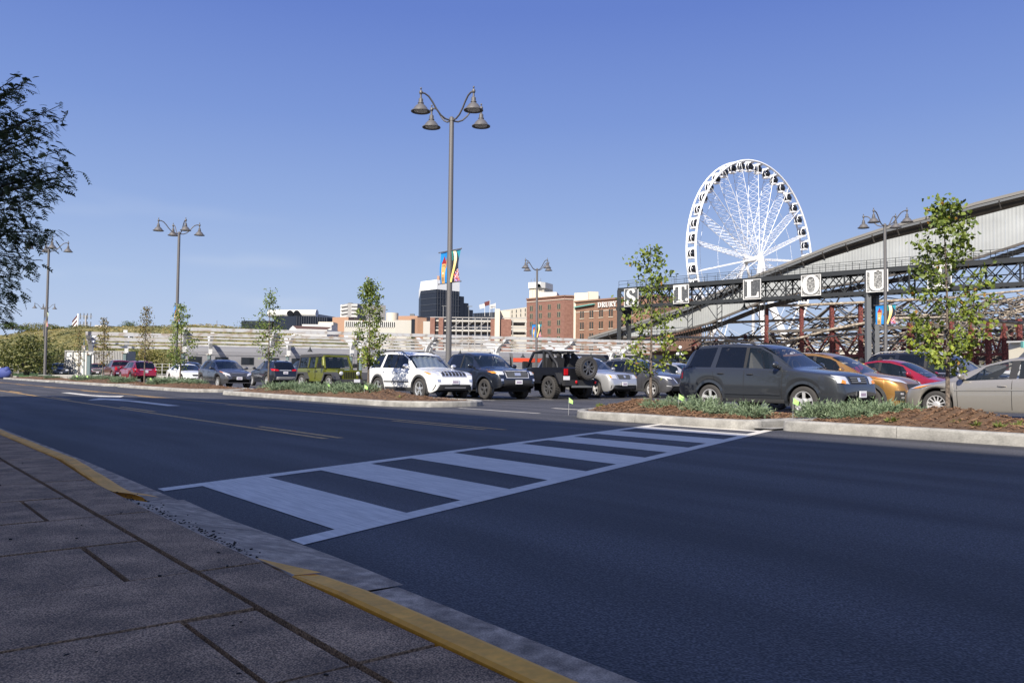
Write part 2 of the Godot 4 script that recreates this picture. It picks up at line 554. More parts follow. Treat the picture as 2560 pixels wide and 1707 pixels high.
func sidewalk() -> void:
	# pavement of aggregate slabs with dark joints, the yellow kerb and the concrete ramp
	var root := Node3D.new()
	root.name = "pavement"
	add_child(root)
	tag(root, "", "", "", "structure")
	flat("bed", [[-6, -20], [40, -20], [40, 1.57], [8.4, 1.57], [6.1, 1.44], [-6, 1.44]], 0.104, M["joint"], root)
	var cuts := [-0.7, 0.05, 0.75, 1.43, 2.08, 2.77, 3.42, 4.2, 5.03, 5.88, 6.75, 7.65, 8.55, 9.5, 10.5, 11.5, 12.5, 13.5]
	var g := 0.012
	for i in cuts.size() - 1:
		var a: float = cuts[i] + g
		var b: float = cuts[i + 1] - g
		var off := 0.88 if i % 2 == 0 else 0.36
		var edges := [1.135]
		var x := off
		while x > -3.4:
			edges.append(x)
			x -= 1.02
		for k in edges.size() - 1:
			var y := 0.13 + rng.randf_range(-0.003, 0.003)
			slab("paving_slab", [[a, edges[k + 1] + g], [b, edges[k + 1] + g], [b, edges[k] - g], [a, edges[k] - g]], 0.09, y, M["aggregate"], root)
		if i % 2 == 0:
			var e: float = minf(cuts[i + 2] - g, 40.0) if i + 2 < cuts.size() else b
			slab("border_slab", [[a, 1.15], [e, 1.15], [e, 1.408 + kerb_shift(e)], [a, 1.408 + kerb_shift(a)]], 0.09, 0.131, M["aggregate"], root)
	flat("far_paving", [[13.5, -20], [40, -20], [40, 1.54], [13.5, 1.54]], 0.128, M["aggregate"], root)
	flat("near_paving", [[-6, -20], [-0.7, -20], [-0.7, 1.42], [-6, 1.42]], 0.128, M["aggregate"], root)
	# kerb: rounded painted blocks, dropping to the ramp between s 3.1 and 6.3
	var kerb := Node3D.new()
	kerb.name = numbered("painted_kerb")
	add_child(kerb)
	tag(kerb, "", "", "", "structure")
	var gutter := Node3D.new()
	gutter.name = numbered("gutter")
	add_child(gutter)
	tag(gutter, "", "", "", "structure")
	var run := [[-6.0, -3.0], [-3.0, 0.2], [0.2, 3.12], [6.12, 9.4], [9.4, 12.9], [12.9, 16.4], [16.4, 20.0], [20.0, 24.0], [24.0, 30.0], [30.0, 40.0]]
	for r in run:
		kerb_piece(kerb, r[0] + 0.004, r[1] - 0.004, r[0] == 6.12, r[1] == 3.12)
		slab("gutter_pan", [[r[0] + 0.006, 1.555 + kerb_shift(r[0])], [r[1] - 0.006, 1.555 + kerb_shift(r[1])], [r[1] - 0.006, 1.9 + kerb_shift(r[1]) * 0.4], [r[0] + 0.006, 1.9 + kerb_shift(r[0]) * 0.4]], -0.03, 0.016, M["gutter_concrete"], gutter)
	# the ramp: two sloping plates and their flares
	for r in [[3.125, 4.62], [4.632, 6.115]]:
		var b := MB.new()
		var n := 14
		for i in n:
			var sa: float = lerpf(r[0], r[1], float(i) / n)
			var sb: float = lerpf(r[0], r[1], float(i + 1) / n)
			var oa := 0.05 * sin(sa * 2.1)
			var ob := 0.05 * sin(sb * 2.1)
			var ha := lerpf(0.024, 0.094, smoothstep(0.0, 0.5, minf(sa - 3.13, 6.11 - sa)))
			var hb := lerpf(0.024, 0.094, smoothstep(0.0, 0.5, minf(sb - 3.13, 6.11 - sb)))
			b.quad(st(sa, 1.42, 0.124), st(sa, 1.56, ha), st(sb, 1.56, hb), st(sb, 1.42, 0.124))
			b.quad(st(sa, 1.56, ha), st(sa, 1.93 + oa * 0.4, 0.018), st(sb, 1.93 + ob * 0.4, 0.018), st(sb, 1.56, hb))
		mb("ramp_plate", b, M["gutter_concrete"], root)
	# yellow paint that spills over both kerb ends
	var sp := MB.new()
	sp.quad(st(3.54, 1.435, 0.126), st(3.36, 1.50, 0.116), st(3.10, 1.53, 0.134), st(3.10, 1.42, 0.138))
	sp.quad(st(6.13, 1.42, 0.136), st(6.13, 1.69, 0.075), st(5.99, 1.73, 0.068), st(6.03, 1.44, 0.126))
	mb("spilled_paint", sp, M["kerb_yellow"], root)

func kerb_shift(s: float) -> float:   # the far kerb stands back towards the road
	return 0.13 * smoothstep(6.0, 8.4, s)

func kerb_piece(parent: Node, s0: float, s1: float, end0: bool, end1: bool) -> void:
	var prof := [Vector2(1.418, 0.10), Vector2(1.418, 0.136), Vector2(1.430, 0.145), Vector2(1.500, 0.147), Vector2(1.528, 0.138), Vector2(1.542, 0.110), Vector2(1.556, 0.012)]
	var b := MB.new()
	var n := maxi(4, int((s1 - s0) / 0.35))
	var rows := []
	for i in n + 1:
		var s := lerpf(s0, s1, float(i) / n)
		var wob := 0.006 * sin(s * 3.1) + 0.004 * sin(s * 7.7)
		var row := []
		var flare := 0.0
		if end0:
			flare = 1.0 - smoothstep(s0, s0 + 0.75, s)
		elif end1:
			flare = 0.45 * smoothstep(s1 - 0.5, s1, s)
		for j in prof.size():
			var q: Vector2 = prof[j]
			var out := clampf((j - 2) / 4.0, 0.0, 1.0)
			row.append(st(s, q.x + wob + kerb_shift(s) + flare * out * 0.15, lerpf(q.y, minf(q.y, 0.125 - 0.09 * out), flare)))
		rows.append(row)
	for i in n:
		for j in prof.size() - 1:
			b.quad(rows[i][j], rows[i + 1][j], rows[i + 1][j + 1], rows[i][j + 1])
	for e in [0, n]:
		var row: Array = rows[e]
		for j in range(1, row.size() - 1):
			if e == 0:
				b.tri(row[0], row[j], row[j + 1])
			else:
				b.tri(row[0], row[j + 1], row[j])
	var m := mb("kerb_stone", b, M["kerb_yellow"], parent)

func line(called: String, s0: float, t0: float, s1: float, t1: float, w: float, y: float, m: Material, parent: Node) -> void:
	var a := Vector2(s0, t0)
	var b := Vector2(s1, t1)
	var q := (b - a).normalized().orthogonal() * w * 0.5
	flat(called, [[a.x - q.x, a.y - q.y], [b.x - q.x, b.y - q.y], [b.x + q.x, b.y + q.y], [a.x + q.x, a.y + q.y]], y, m, parent)

func markings() -> void:
	var cw := Node3D.new()
	cw.name = "crosswalk_marking"
	add_child(cw)
	tag(cw, "", "", "", "structure")
	var ta := [1.98, 12.6]
	var sa := func(t: float) -> float: return 6.93 + (t - 2.03) * 0.3697
	var sb := func(t: float) -> float: return 4.21 + (t - 1.93) * 0.3905
	for side in 2:
		var pts := []
		for k in 2:
			var t: float = ta[k] + (0.55 if k == 1 and side == 1 else 0.0)
			pts.append([t, sa.call(t) if side == 0 else sb.call(t)])
		var w := -0.17 if side == 0 else 0.17
		flat("edge_line", [[pts[0][1], pts[0][0]], [pts[0][1] + w, pts[0][0]], [pts[1][1] + w, pts[1][0]], [pts[1][1], pts[1][0]]], 0.004, M["road_white"], cw)
	var bars := [[2.32, 2.98], [3.60, 4.28], [4.92, 5.68], [6.40, 7.2], [7.92, 8.7], [9.45, 10.3], [11.05, 11.6], [12.22, 12.5]]
	for q in bars:
		var a0: float = sb.call(q[0]) + 0.172
		var a1: float = sb.call(q[1]) + 0.172
		var e1: float = sa.call(q[1]) - 0.172
		var e0: float = sa.call(q[0]) - 0.172
		flat("crosswalk_bar", [[a0, q[0]], [e0, q[0]], [e1, q[1]], [a1, q[1]]], 0.004, M["road_white"], cw)
	var yl := Node3D.new()
	yl.name = "yellow_lane_marking"
	add_child(yl)
	tag(yl, "", "", "", "structure")
	line("solid_line", 10.8, 5.36, 120, 5.36, 0.11, 0.004, M["road_yellow"], yl)
	line("solid_line", 11.0, 8.78, 120, 8.60, 0.11, 0.004, M["road_yellow"], yl)
	for k in 12:
		var s := 10.8 + k * 9.1
		line("dash", s, 5.60, s + 3.0, 5.60, 0.11, 0.004, M["road_yellow"], yl)
		line("dash", s + 0.4, 8.50, s + 3.4, 8.48, 0.11, 0.004, M["road_yellow"], yl)
	var wh := Node3D.new()
	wh.name = "white_lane_marking"
	add_child(wh)
	tag(wh, "", "", "", "structure")
	turn_arrow(wh, 23.0, 7.2, 1.0)
	turn_arrow(wh, 38.0, 6.9, -1.0)
	turn_arrow(wh, 58.0, 7.0, 1.0)
	turn_arrow(wh, 72.0, 7.0, -1.0)
	straight_arrow(wh, 17.4, 15.6, -1.0)
	line("stop_line", 18.6, 13.2, 15.2, 13.2, 0.1, 0.004, M["road_white"], wh)
	for k in 8:
		for s in [[23.4, 29.2], [9.6, 15.4]]:
			line("stall_line", s[0], 18.2 + k * 2.75, s[1], 18.2 + k * 2.75, 0.1, 0.004, M["road_white"], wh)
	for k in 4:
		line("stall_line", 36.5, 18.2 + k * 2.75, 54.0, 18.2 + k * 2.75, 0.1, 0.004, M["road_white"], wh)

func turn_arrow(parent: Node, s: float, t: float, d: float) -> void:
	# a left-turn arrow: a shaft along the road, a bend and a head
	flat("arrow", [[s, t - 0.08], [s + d * 4.0, t - 0.08], [s + d * 5.6, t - 0.32 * d], [s + d * 5.5, t + 0.3 * d], [s + d * 7.2, t - 0.5 * d], [s + d * 5.3, t - 1.25 * d], [s + d * 5.5, t - 0.7 * d], [s + d * 4.0, t - 0.42], [s, t - 0.42]] if d > 0 else [[s, t + 0.08], [s - 4.0, t + 0.08], [s - 5.6, t + 0.34], [s - 5.5, t - 0.2], [s - 7.2, t + 0.6], [s - 5.3, t + 1.2], [s - 5.4, t + 0.72], [s - 4.0, t + 0.42], [s, t + 0.42]], 0.004, M["road_white"], parent)

func straight_arrow(parent: Node, s: float, t: float, d: float) -> void:
	flat("arrow", [[s, t - 0.09], [s + d * 1.7, t - 0.09], [s + d * 1.7, t - 0.4], [s + d * 2.9, t], [s + d * 1.7, t + 0.4], [s + d * 1.7, t + 0.09], [s, t + 0.09]], 0.004, M["road_white"], parent)

func island(label: String, outline: Array, top: float, mounds: Array) -> Node3D:
	# a planting island: kerb stones in lengths round a mulch bed; outline is a closed list of (s, t), counter-clockwise from above in (s, t)
	var o := thing("planting_island", label, "planter", Vector3.ZERO, 0.0, "kerbed planting islands of the car park")
	var n := outline.size()
	var inner := []
	for i in n:
		var a := Vector2(outline[(i + n - 1) % n][0], outline[(i + n - 1) % n][1])
		var b := Vector2(outline[i][0], outline[i][1])
		var d := Vector2(outline[(i + 1) % n][0], outline[(i + 1) % n][1])
		var e := ((b - a).normalized() + (d - b).normalized()).normalized()
		var q := Vector2(-e.y, e.x)
		inner.append([b, q])
	var mid := Vector2.ZERO
	for q in inner:
		mid += q[0]
	mid /= n
	for i in n:
		if inner[i][1].dot(mid - inner[i][0]) < 0.0:
			inner[i][1] = -inner[i][1]
	var prof := [Vector2(-0.012, -0.02), Vector2(0.0, top - 0.035), Vector2(0.028, top - 0.004), Vector2(0.06, top), Vector2(0.155, top), Vector2(0.17, top - 0.02), Vector2(0.17, top - 0.10)]
	# kerb in stretches of about three metres, each a part
	var at := 0
	while at < n:
		var b := MB.new()
		var l := 0.0
		var k := at
		var first := true
		while k < n and (l < 2.6 or first):
			first = false
			var p0: Vector2 = inner[k][0]
			var p1: Vector2 = inner[(k + 1) % n][0]
			l += p0.distance_to(p1)
			k += 1
		for i in range(at, k):
			var j := (i + 1) % n
			var rows := []
			for z in [i, j]:
				var row := []
				for q in prof:
					var w: Vector2 = inner[z][0] + inner[z][1] * q.x
					row.append(st(w.x, w.y, q.y + 0.004 * sin(w.x * 2.3 + w.y)))
				rows.append(row)
			if i == at:
				var dd: Vector3 = (rows[1][0] - rows[0][0]).normalized() * 0.006
				for m in rows[0].size():
					rows[0][m] += dd
			for m in prof.size() - 1:
				var flip: bool = (rows[1][m] - rows[0][m]).cross(rows[0][m + 1] - rows[0][m]).dot(Vector3(0, 1, 0) + (rows[0][0] - rows[0][4]).normalized()) < 0.0
				if flip:
					b.quad(rows[0][m], rows[0][m + 1], rows[1][m + 1], rows[1][m])
				else:
					b.quad(rows[0][m], rows[1][m], rows[1][m + 1], rows[0][m + 1])
		mb("kerb_stone", b, M["kerb_concrete"], o)
		at = k
	# mulch: rings from the kerb to the middle, heaped
	var ms := MB.new()
	var rings := 22
	var nz := noise(int(mid.x * 10.0) + 3, 0.7, 3)
	var hh := func(p: Vector2, u: float) -> float:
		var h := top - 0.045 + 0.10 * u
		for q in mounds:
			h += q[3] * exp(-p.distance_squared_to(Vector2(q[0], q[1])) / (q[2] * q[2])) * smoothstep(0.0, 0.25, u)
		return h + (nz.get_noise_2d(p.x * 3.0, p.y * 3.0) * 0.05 + nz.get_noise_2d(p.x * 8.0, p.y * 8.0) * 0.035) * minf(u * 4.0, 1.0)
	var fine := []
	for i in n:
		var a: Vector2 = inner[i][0] + inner[i][1] * 0.165
		var d: Vector2 = inner[(i + 1) % n][0] + inner[(i + 1) % n][1] * 0.165
		var c := maxi(1, int(a.distance_to(d) / 0.17))
		for k in c:
			fine.append(a.lerp(d, float(k) / c))
	var spine := func(p: Vector2) -> Vector2:
		var lo := 1e9
		var hi := -1e9
		for q in fine:
			lo = minf(lo, q.x)
			hi = maxf(hi, q.x)
		return Vector2(clampf(p.x, lo + 1.2, hi - 1.2), mid.y)
	var grid := []
	for r in rings + 1:
		var u := float(r) / rings
		var row := []
		for q in fine:
			var w: Vector2 = q.lerp(spine.call(q), u)
			row.append(st(w.x, w.y, hh.call(w, u)))
		grid.append(row)
	for r in rings:
		for i in fine.size():
			var j := (i + 1) % fine.size()
			var a: Vector3 = grid[r][i]
			var d: Vector3 = grid[r][j]
			var e: Vector3 = grid[r + 1][j]
			var g: Vector3 = grid[r + 1][i]
			if (d - a).cross(g - a).y > 0.0:
				ms.quad(a, d, e, g)
			else:
				ms.quad(a, g, e, d)
	mb("mulch_bed", ms, M["mulch"], o)
	# loose bark chips
	var chip := MB.new()
	chip.box(Vector3.ZERO, Vector3(0.075, 0.006, 0.010))
	var mm := MultiMesh.new()
	mm.transform_format = MultiMesh.TRANSFORM_3D
	mm.use_colors = true
	mm.mesh = chip.mesh()
	var near := mid.x < 16.0
	mm.instance_count = 15000 if near else 3000
	for k in mm.instance_count:
		var i := rng.randi() % fine.size()
		var u := sqrt(rng.randf()) * 0.98
		var q: Vector2 = fine[i].lerp(spine.call(fine[i]), u)
		var bs := Basis.from_euler(Vector3(rng.randf_range(-0.5, 0.5), rng.randf() * TAU, rng.randf_range(-0.5, 0.5))).scaled(Vector3.ONE * rng.randf_range(0.5, 1.3))
		mm.set_instance_transform(k, Transform3D(bs, st(q.x, q.y, hh.call(q, u) + 0.022)))
		mm.set_instance_color(k, Color(0.07, 0.034, 0.017).lerp(Color(0.32, 0.19, 0.11), pow(rng.randf(), 1.6)))
	var mi := MultiMeshInstance3D.new()
	mi.name = "bark_chips"
	mi.multimesh = mm
	mi.material_override = M["bark_chip"]
	o.add_child(mi, true)
	mi.set_meta("kind", "stuff")
	return o

func rounded(s0: float, s1: float, t0: float, t1: float, r0: float, r1: float) -> Array:   # a long plan with the low-s end rounded by r0 and the high-s end by r1
	var out := []
	var arc := func(c: Vector2, r: float, a0: float, a1: float) -> void:
		for k in 8:
			var a := deg_to_rad(lerpf(a0, a1, k / 7.0))
			out.append([c.x + r * cos(a), c.y + r * sin(a)])
	arc.call(Vector2(s0 + r0, t0 + r0), r0, 180, 270)
	for k in 5:
		out.append([lerpf(s0 + r0, s1 - r1, (k + 1) / 6.0), t0])
	arc.call(Vector2(s1 - r1, t0 + r1), r1, 270, 360)
	arc.call(Vector2(s1 - r1, t1 - r1), r1, 0, 90)
	for k in 4:
		out.append([lerpf(s1 - r1, s0 + r0, (k + 1) / 5.0), t1])
	arc.call(Vector2(s0 + r0, t1 - r0), r0, 90, 180)
	return out

func islands() -> void:
	island("kerbed mulch island under the middle tree, left of the crosswalk's far end", rounded(8.75, 14.0, 12.45, 15.9, 0.45, 1.5), 0.17, [[12.9, 14.6, 1.2, 0.16]])
	island("nearest kerbed mulch island, at the right edge beside the beige car", rounded(-4.0, 8.5, 12.95, 16.3, 1.2, 0.35), 0.185, [[6.3, 14.7, 0.9, 0.20], [1.0, 14.7, 1.6, 0.05]])
	island("kerbed mulch island in front of the green off-roader and the white car", rounded(19.3, 33.8, 12.0, 15.3, 1.5, 0.5), 0.16, [[24.5, 13.7, 1.6, 0.22], [31.0, 13.7, 2.0, 0.12]])
	island("kerbed mulch island in front of the white sedan and the red hatchback", rounded(37.0, 50.3, 12.0, 15.4, 1.4, 0.5), 0.15, [[43.0, 13.7, 2.0, 0.15]])
	island("kerbed mulch island in front of the dark red pickup", rounded(51.8, 68.0, 12.0, 15.8, 1.4, 0.6), 0.15, [[60.0, 13.7, 2.5, 0.15]])
	island("farthest kerbed mulch island, round the lamp post with the concrete foot", rounded(69.5, 92.0, 11.8, 16.0, 1.4, 1.2), 0.15, [[84.0, 13.7, 2.5, 0.1]])
	# the tactile ramp between the two near islands
	flat("ramp_concrete", [[8.45, 12.75], [9.6, 12.55], [9.6, 15.9], [8.45, 15.9]], 0.03, M["kerb_concrete"]).set_meta("kind", "structure")

func at_ground(px: float, z: float) -> Vector3:
	var q := P(px, 936.0, z)
	return Vector3(q.x, 0, q.z)

func plan_block(called: String, plan: Array, y0: float, y1: float, m: Material, parent: Node) -> MeshInstance3D:
	var poly := PackedVector2Array()
	for q in plan:
		poly.append(Vector2(q.x, -q.z))
	var b := MB.new()
	b.prism(poly, Transform3D(Basis(Vector3.RIGHT, Vector3.FORWARD, Vector3.UP), Vector3(0, y1, 0)), y1 - y0)
	return mb(called, b, m, parent)

func deep(a: Vector3, b: Vector3, d: float) -> Array:   # the plan of a box whose seen face runs from a (left) to b (right)
	var q := (b - a).cross(Vector3.UP).normalized() * -d
	return [a, b, b + q, a + q]

func facade(parent: Node, a: Vector3, b: Vector3, us: Array, ys: Array, w: float, h: float, frame: Material, glass: Material, kind := 0) -> void:
	# windows on the face from a (left) to b (right): a frame with a sill, and set into it the pane (two panes for kind 1)
	var x := (b - a).normalized()
	var z := x.cross(Vector3.UP)
	var bs := Basis(x, Vector3.UP, z)
	for y in ys:
		for u in us:
			var c := a.lerp(b, u) + Vector3(0, y, 0) + z * 0.03
			var f := obj("window", unit_box, frame, parent)
			f.transform = Transform3D(Basis(bs.x * w, bs.y * h, bs.z * 0.16), c)
			if kind == 1:
				for s in [-1, 1]:
					var p := obj("pane", unit_box, glass, f)
					p.transform = Transform3D(Basis().scaled(Vector3(0.36, 0.9, 0.6)), Vector3(0.27 * s, 0, 0.34))
			else:
				var p := obj("pane", unit_box, glass, f)
				p.transform = Transform3D(Basis().scaled(Vector3(0.8, 0.86, 0.6)), Vector3(0, 0, 0.34))

func steps(a: float, b: float, n: int) -> Array:
	var o := []
	for i in n:
		o.append(lerpf(a, b, (i + 0.5) / n))
	return o

func background() -> void:
	# black glass tower with a white crown and a stepped right side
	var z := 520.0
	var t := thing("glass_tower", "black glass office tower with a white top and stepped right side", "building")
	var a := at_ground(1048.4, z + 12)
	var c := at_ground(1088, z)
	var d := at_ground(1146, z + 14)
	var back := Vector3(-8, 0, -60)
	var y1 := P(1088, 722.5, z).y
	var y2 := P(1088, 699, z).y
	var core := [a, c, d, d + back, a + back]
	plan_block("wall", core, 0, y1, M["tower_glass"], t)
	plan_block("crown", core, y1, y2, M["plain_white"], t)
	var xs := [1157.5, 1169.0, 1180.5]
	var tops := [740.5, 756.5, 772.5]
	var prev := d
	for i in 3:
		var e := at_ground(xs[i], z + 17 + i * 3)
		plan_block("step", [prev + Vector3(0, 0, -0.3), e, e + back * 0.7, prev + back * 0.7], 0, P(1150, tops[i], z + 15).y, M["tower_glass"], t)
		prev = e
	for k in 19:
		var y := P(1088, 722.5, z).y - 1.6 - k * 3.95
		for q in [[a, c], [c, d]]:
			var nn: Vector3 = (q[1] - q[0]).normalized().cross(Vector3.UP) * 0.1
			strut("floor_line", q[0] + nn + Vector3(0, y, 0), q[1] + nn + Vector3(0, y, 0), 0.2, 0.35, M["tower_line"], t)
	for k in 9:
		var q := c.lerp(d, (k + 0.5) / 9.0)
		var nn := (d - c).normalized().cross(Vector3.UP) * 0.1
		strut("mullion", q + nn, q + nn + Vector3(0, y1, 0), 0.2, 0.2, M["tower_line"], t)
	plan_block("roof_unit", deep(at_ground(1089, z + 8), at_ground(1094.5, z + 8), 6), y2, y2 + 3.4, M["orange_brick"], t)
	# tan tower with the white sign box
	z = 430.0
	t = thing("tan_tower", "slim tan tower with a white sign box on top", "building")
	a = at_ground(1321.5, z); c = at_ground(1350, z - 3); d = at_ground(1358.5, z - 2)
	back = Vector3(5, 0, -9)
	plan_block("wall", [a, c, d, d + back, a + back], 0, P(1340, 721, z).y, M["beige"], t)
	var bx := plan_block("sign_box", [a + Vector3(-.6, 0, .8), c + Vector3(0, 0, .9), d + Vector3(.6, 0, .2), d + back, a + back], P(1340, 721, z).y, P(1340, 706.5, z).y, M["building_white"], t)
	var lg := MB.new()
	lg.lathe([Vector2(0.01, 0.25), Vector2(0.9, 0.25), Vector2(0.95, 0.0)].duplicate(), 20, Transform3D(Basis(Vector3.RIGHT, Vector3.BACK, Vector3.DOWN), P(1347.0, 713.8, z - 4.6)))
	lg.lathe([Vector2(0.95, 0.0), Vector2(0.9, 0.25), Vector2(0.01, 0.25)], 20, Transform3D(Basis(Vector3.RIGHT, Vector3.BACK, Vector3.DOWN), P(1347.0, 713.8, z - 4.6)))
	mb("round_emblem", lg, M["logo_teal"], bx)
	for k in 4:
		strut("antenna", P(1328 + k * 8, 706, z + 5), P(1328 + k * 8, 698 - (k % 2) * 3, z + 5), 0.2, 0.2, M["grey_steel"], t)
	for k in 3:
		var q := a.lerp(c, 0.25 + k * 0.25) + Vector3(0, 0, 0.1)
		strut("rib", q, q + Vector3(0, P(1340, 721, z).y - 0.3, 0), 0.35, 0.3, M["cream"], t)
	# red brick hotel wing
	z = 300.0
	t = thing("brick_hotel", "red brick hotel block with four columns of paired windows", "building")
	a = at_ground(1315, 315); c = at_ground(1410, 300); d = at_ground(1434, 300.8)
	y1 = P(1410, 740, z).y
	plan_block("wall", [a, c, d, d + Vector3(6, 0, -20), a + Vector3(6, 0, -20)], 0, y1, M["brick"], t)
	for q in [[a, c], [c, d]]:
		var nn: Vector3 = (q[1] - q[0]).normalized().cross(Vector3.UP) * 0.12
		strut("cornice", q[0] + nn + Vector3(0, y1 + 0.1, 0), q[1] + nn + Vector3(0, y1 + 0.1, 0), 0.5, 0.5, M["brown_brick"], t)
		strut("stone_band", q[0] + nn + Vector3(0, y1 - 1.1, 0), q[1] + nn + Vector3(0, y1 - 1.1, 0), 0.12, 0.22, M["beige"], t)
	var ys := []
	for k in 9:
		ys.append(P(1360, 768.5, 308).y - k * 2.99)
	facade(t, a, c, [0.135, 0.38, 0.615, 0.86], ys, 1.62, 1.95, M["window_frame"], M["window_dark"], 1)
	plan_block("penthouse", deep(at_ground(1348, 316), at_ground(1390, 315), 10), y1 - 1.0, P(1370, 729.7, 315).y, M["building_white"], t)
	# brown brick hotel with the sign
	t = thing("warehouse_hotel", "brown brick hotel with pairs of narrow windows and white roof lettering", "building")
	a = at_ground(1434.5, 277); c = at_ground(1645, 250)
	y1 = P(1438, 753.3, 275).y
	plan_block("wall", deep(a, c, 22), 0, y1, M["brown_brick"], t)
	var x := (c - a).normalized()
	var nz := x.cross(Vector3.UP)
	strut("corner_strip", a + x * 0.3 + nz * 0.1, a + x * 0.3 + nz * 0.1 + Vector3(0, y1 + 0.8, 0), 0.5, 0.7, M["cream"], t)
	strut("cornice", a + nz * 0.15 + Vector3(0, y1, 0), c + nz * 0.15 + Vector3(0, y1, 0), 0.6, 0.5, M["brown_brick"], t)
	strut("stone_band", a + nz * 0.05 + Vector3(0, y1 - 3.6, 0), c + nz * 0.05 + Vector3(0, y1 - 3.6, 0), 0.12, 0.2, M["beige"], t)
	ys = []
	for k in 7:
		ys.append(P(1500, 783.5, 268).y - k * 3.72)
	var us := []
	for k in 8:
		us.append(0.105 + k * 0.12)
	facade(t, a, c, us, ys, 1.85, 2.5, M["brown_brick"], M["window_dark"], 1)
	for y in ys:
		for u in us:
			block("sill", a.lerp(c, u) + nz * 0.1 + Vector3(0, y - 1.35, 0), Vector3(2.0, 0.18, 0.2), M["cream"], t, Basis(x, Vector3.UP, nz))
	strut("awning", a.lerp(c, 0.02) + nz * 0.5 + Vector3(0, y1 - 1.9, 0), a.lerp(c, 0.27) + nz * 0.5 + Vector3(0, y1 - 1.3, 0), 0.9, 0.3, M["teal"], t)
	var tm := TextMesh.new()
	tm.text = "DRURY"
	tm.font = serif()
	tm.font_size = 64
	tm.pixel_size = 0.036
	tm.depth = 0.25
	var sg := obj("roof_lettering", tm, M["letter_white"], t)
	sg.transform = Transform3D(Basis(x, Vector3.UP, nz), a.lerp(c, 0.425) + nz * 0.35 + Vector3(0, y1 - 1.75, 0))
	plan_block("penthouse", deep(at_ground(1434.5, 287), at_ground(1470, 285), 14), y1 - 1.0, P(1450, 731, 285).y, M["cream"], t)
	plan_block("lift_house", deep(at_ground(1470.5, 285.4), at_ground(1495, 286), 12), y1 - 1.0, P(1482, 730, 287).y, M["cream"], t)
	# beige block behind the garage
	t = thing("beige_block", "long beige building with rows of small windows behind the parking garage", "building")
	a = at_ground(1246, 420); c = at_ground(1318, 395)
	plan_block("wall", deep(a, c, 20), 0, P(1300, 769, 400).y, M["beige"], t)
	facade(t, a, c, steps(0.25, 1.0, 5), [P(1300, 778, 405).y, P(1300, 789, 405).y], 1.1, 1.7, M["beige"], M["window_dark"])
	# parking garage
	t = thing("parking_garage", "open parking garage with brick stair towers and steel decks", "building")
	a = at_ground(1073, 262); c = at_ground(1316, 262)
	y1 = P(1200, 797, 262).y
	for q in [[1073, 1085], [1094.5, 1106], [1225, 1236], [1248.5, 1277]]:
		plan_block("brick_pier", deep(at_ground(q[0], 261), at_ground(q[1], 261), 3.5), 0, P(1200, 795.5 if q[0] < 1200 else 797.5, 262).y, M["brick"], t)
	plan_block("stair_tower", deep(at_ground(1235.4, 260), at_ground(1248, 260), 4), 0, P(1240, 772, 260).y, M["cream"], t)
	plan_block("stair_roof", deep(at_ground(1236, 264.2), at_ground(1273, 264.2), 6), y1, P(1240, 772, 260).y - 0.3, M["cream"], t)
	for k in 6:
		var y := y1 - 0.7 - k * 3.05
		for dz in [0.0, 16.0]:
			strut("deck_edge", a + Vector3(0, y, -dz), c + Vector3(0, y, -dz), 0.4, 0.55, M["pale_concrete"], t)
		strut("guard_rail", a + Vector3(0, y + 1.05, 0.05), c + Vector3(0, y + 1.05, 0.05), 0.12, 0.28, M["block_grey"], t)
		block("deck", (a + c) * 0.5 + Vector3(0, y - 0.25, -8), Vector3(a.distance_to(c) - 1.0, 0.3, 15.4), M["block_grey"], t)
	for k in 12:
		var q := a.lerp(c, 0.14 + k * 0.065)
		strut("steel_post", q + Vector3(0, 0, 0.1), q + Vector3(0, y1, 0.1), 0.28, 0.28, M["block_grey"], t)
	for k in 3:
		var q := a.lerp(c, 0.2 + k * 0.13)
		strut("brace", q + Vector3(0, y1 - 3.6, 0.3), q + Vector3(3.6, y1 - 0.8, 0.3), 0.14, 0.14, M["block_grey"], t)
	for k in 3:
		strut("lamp_pole", at_ground([1106.0, 1170.0, 1228.0][k], 268) + Vector3(0, y1, 0), at_ground([1106.0, 1170.0, 1228.0][k], 268) + Vector3(0, P(1106, 765, 268).y, 0), 0.2, 0.2, M["grey_steel"], t)
		block("lamp_head", at_ground([1106.0, 1170.0, 1228.0][k], 268) + Vector3(0.3, P(1106, 765, 268).y, 0), Vector3(1.6, 0.2, 0.4), M["grey_steel"], t)
	# dark low office behind the garage
	t = thing("low_office", "low dark glass office block between tower and flagpoles", "building")
	plan_block("wall", deep(at_ground(1181, 470), at_ground(1236, 460), 25), 0, P(1200, 781.5, 465).y, M["tower_glass"], t)
	for k in 8:
		var q := at_ground(1181, 470).lerp(at_ground(1236, 460), (k + 0.5) / 8.0) + Vector3(0, 0, 0.1)
		strut("mullion", q, q + Vector3(0, P(1200, 781.5, 465).y, 0), 0.25, 0.2, M["tower_line"], t)
	# flags above it
	var fl := ["left", "middle", "right"]
	for k in 3:
		var px: float = [1209.8, 1222.6, 1236.5][k]
		var o := thing("flagpole", "white %s flagpole of three above the low dark office" % ["leftmost", "middle, tallest", "rightmost"][k], "flagpole", at_ground(px, 440), 0.0, "flagpoles above the low office")
		var top: float = P(px, [757, 750, 757][k], 440).y
		strut("pole", Vector3(0, P(px, 790, 440).y, 0), Vector3(0, top, 0), 0.22, 0.22, M["building_white"], o)
		var b := MB.new()
		b.quad(Vector3(-0.1, top - 2.6, 0), Vector3(-0.1, top - 0.3, 0), Vector3(-3.0, top - 1.2, 0.6), Vector3(-2.6, top - 3.4, 0.5))
		mb("flag", b, M["red_steel"] if k == 1 else M["building_white"], o)
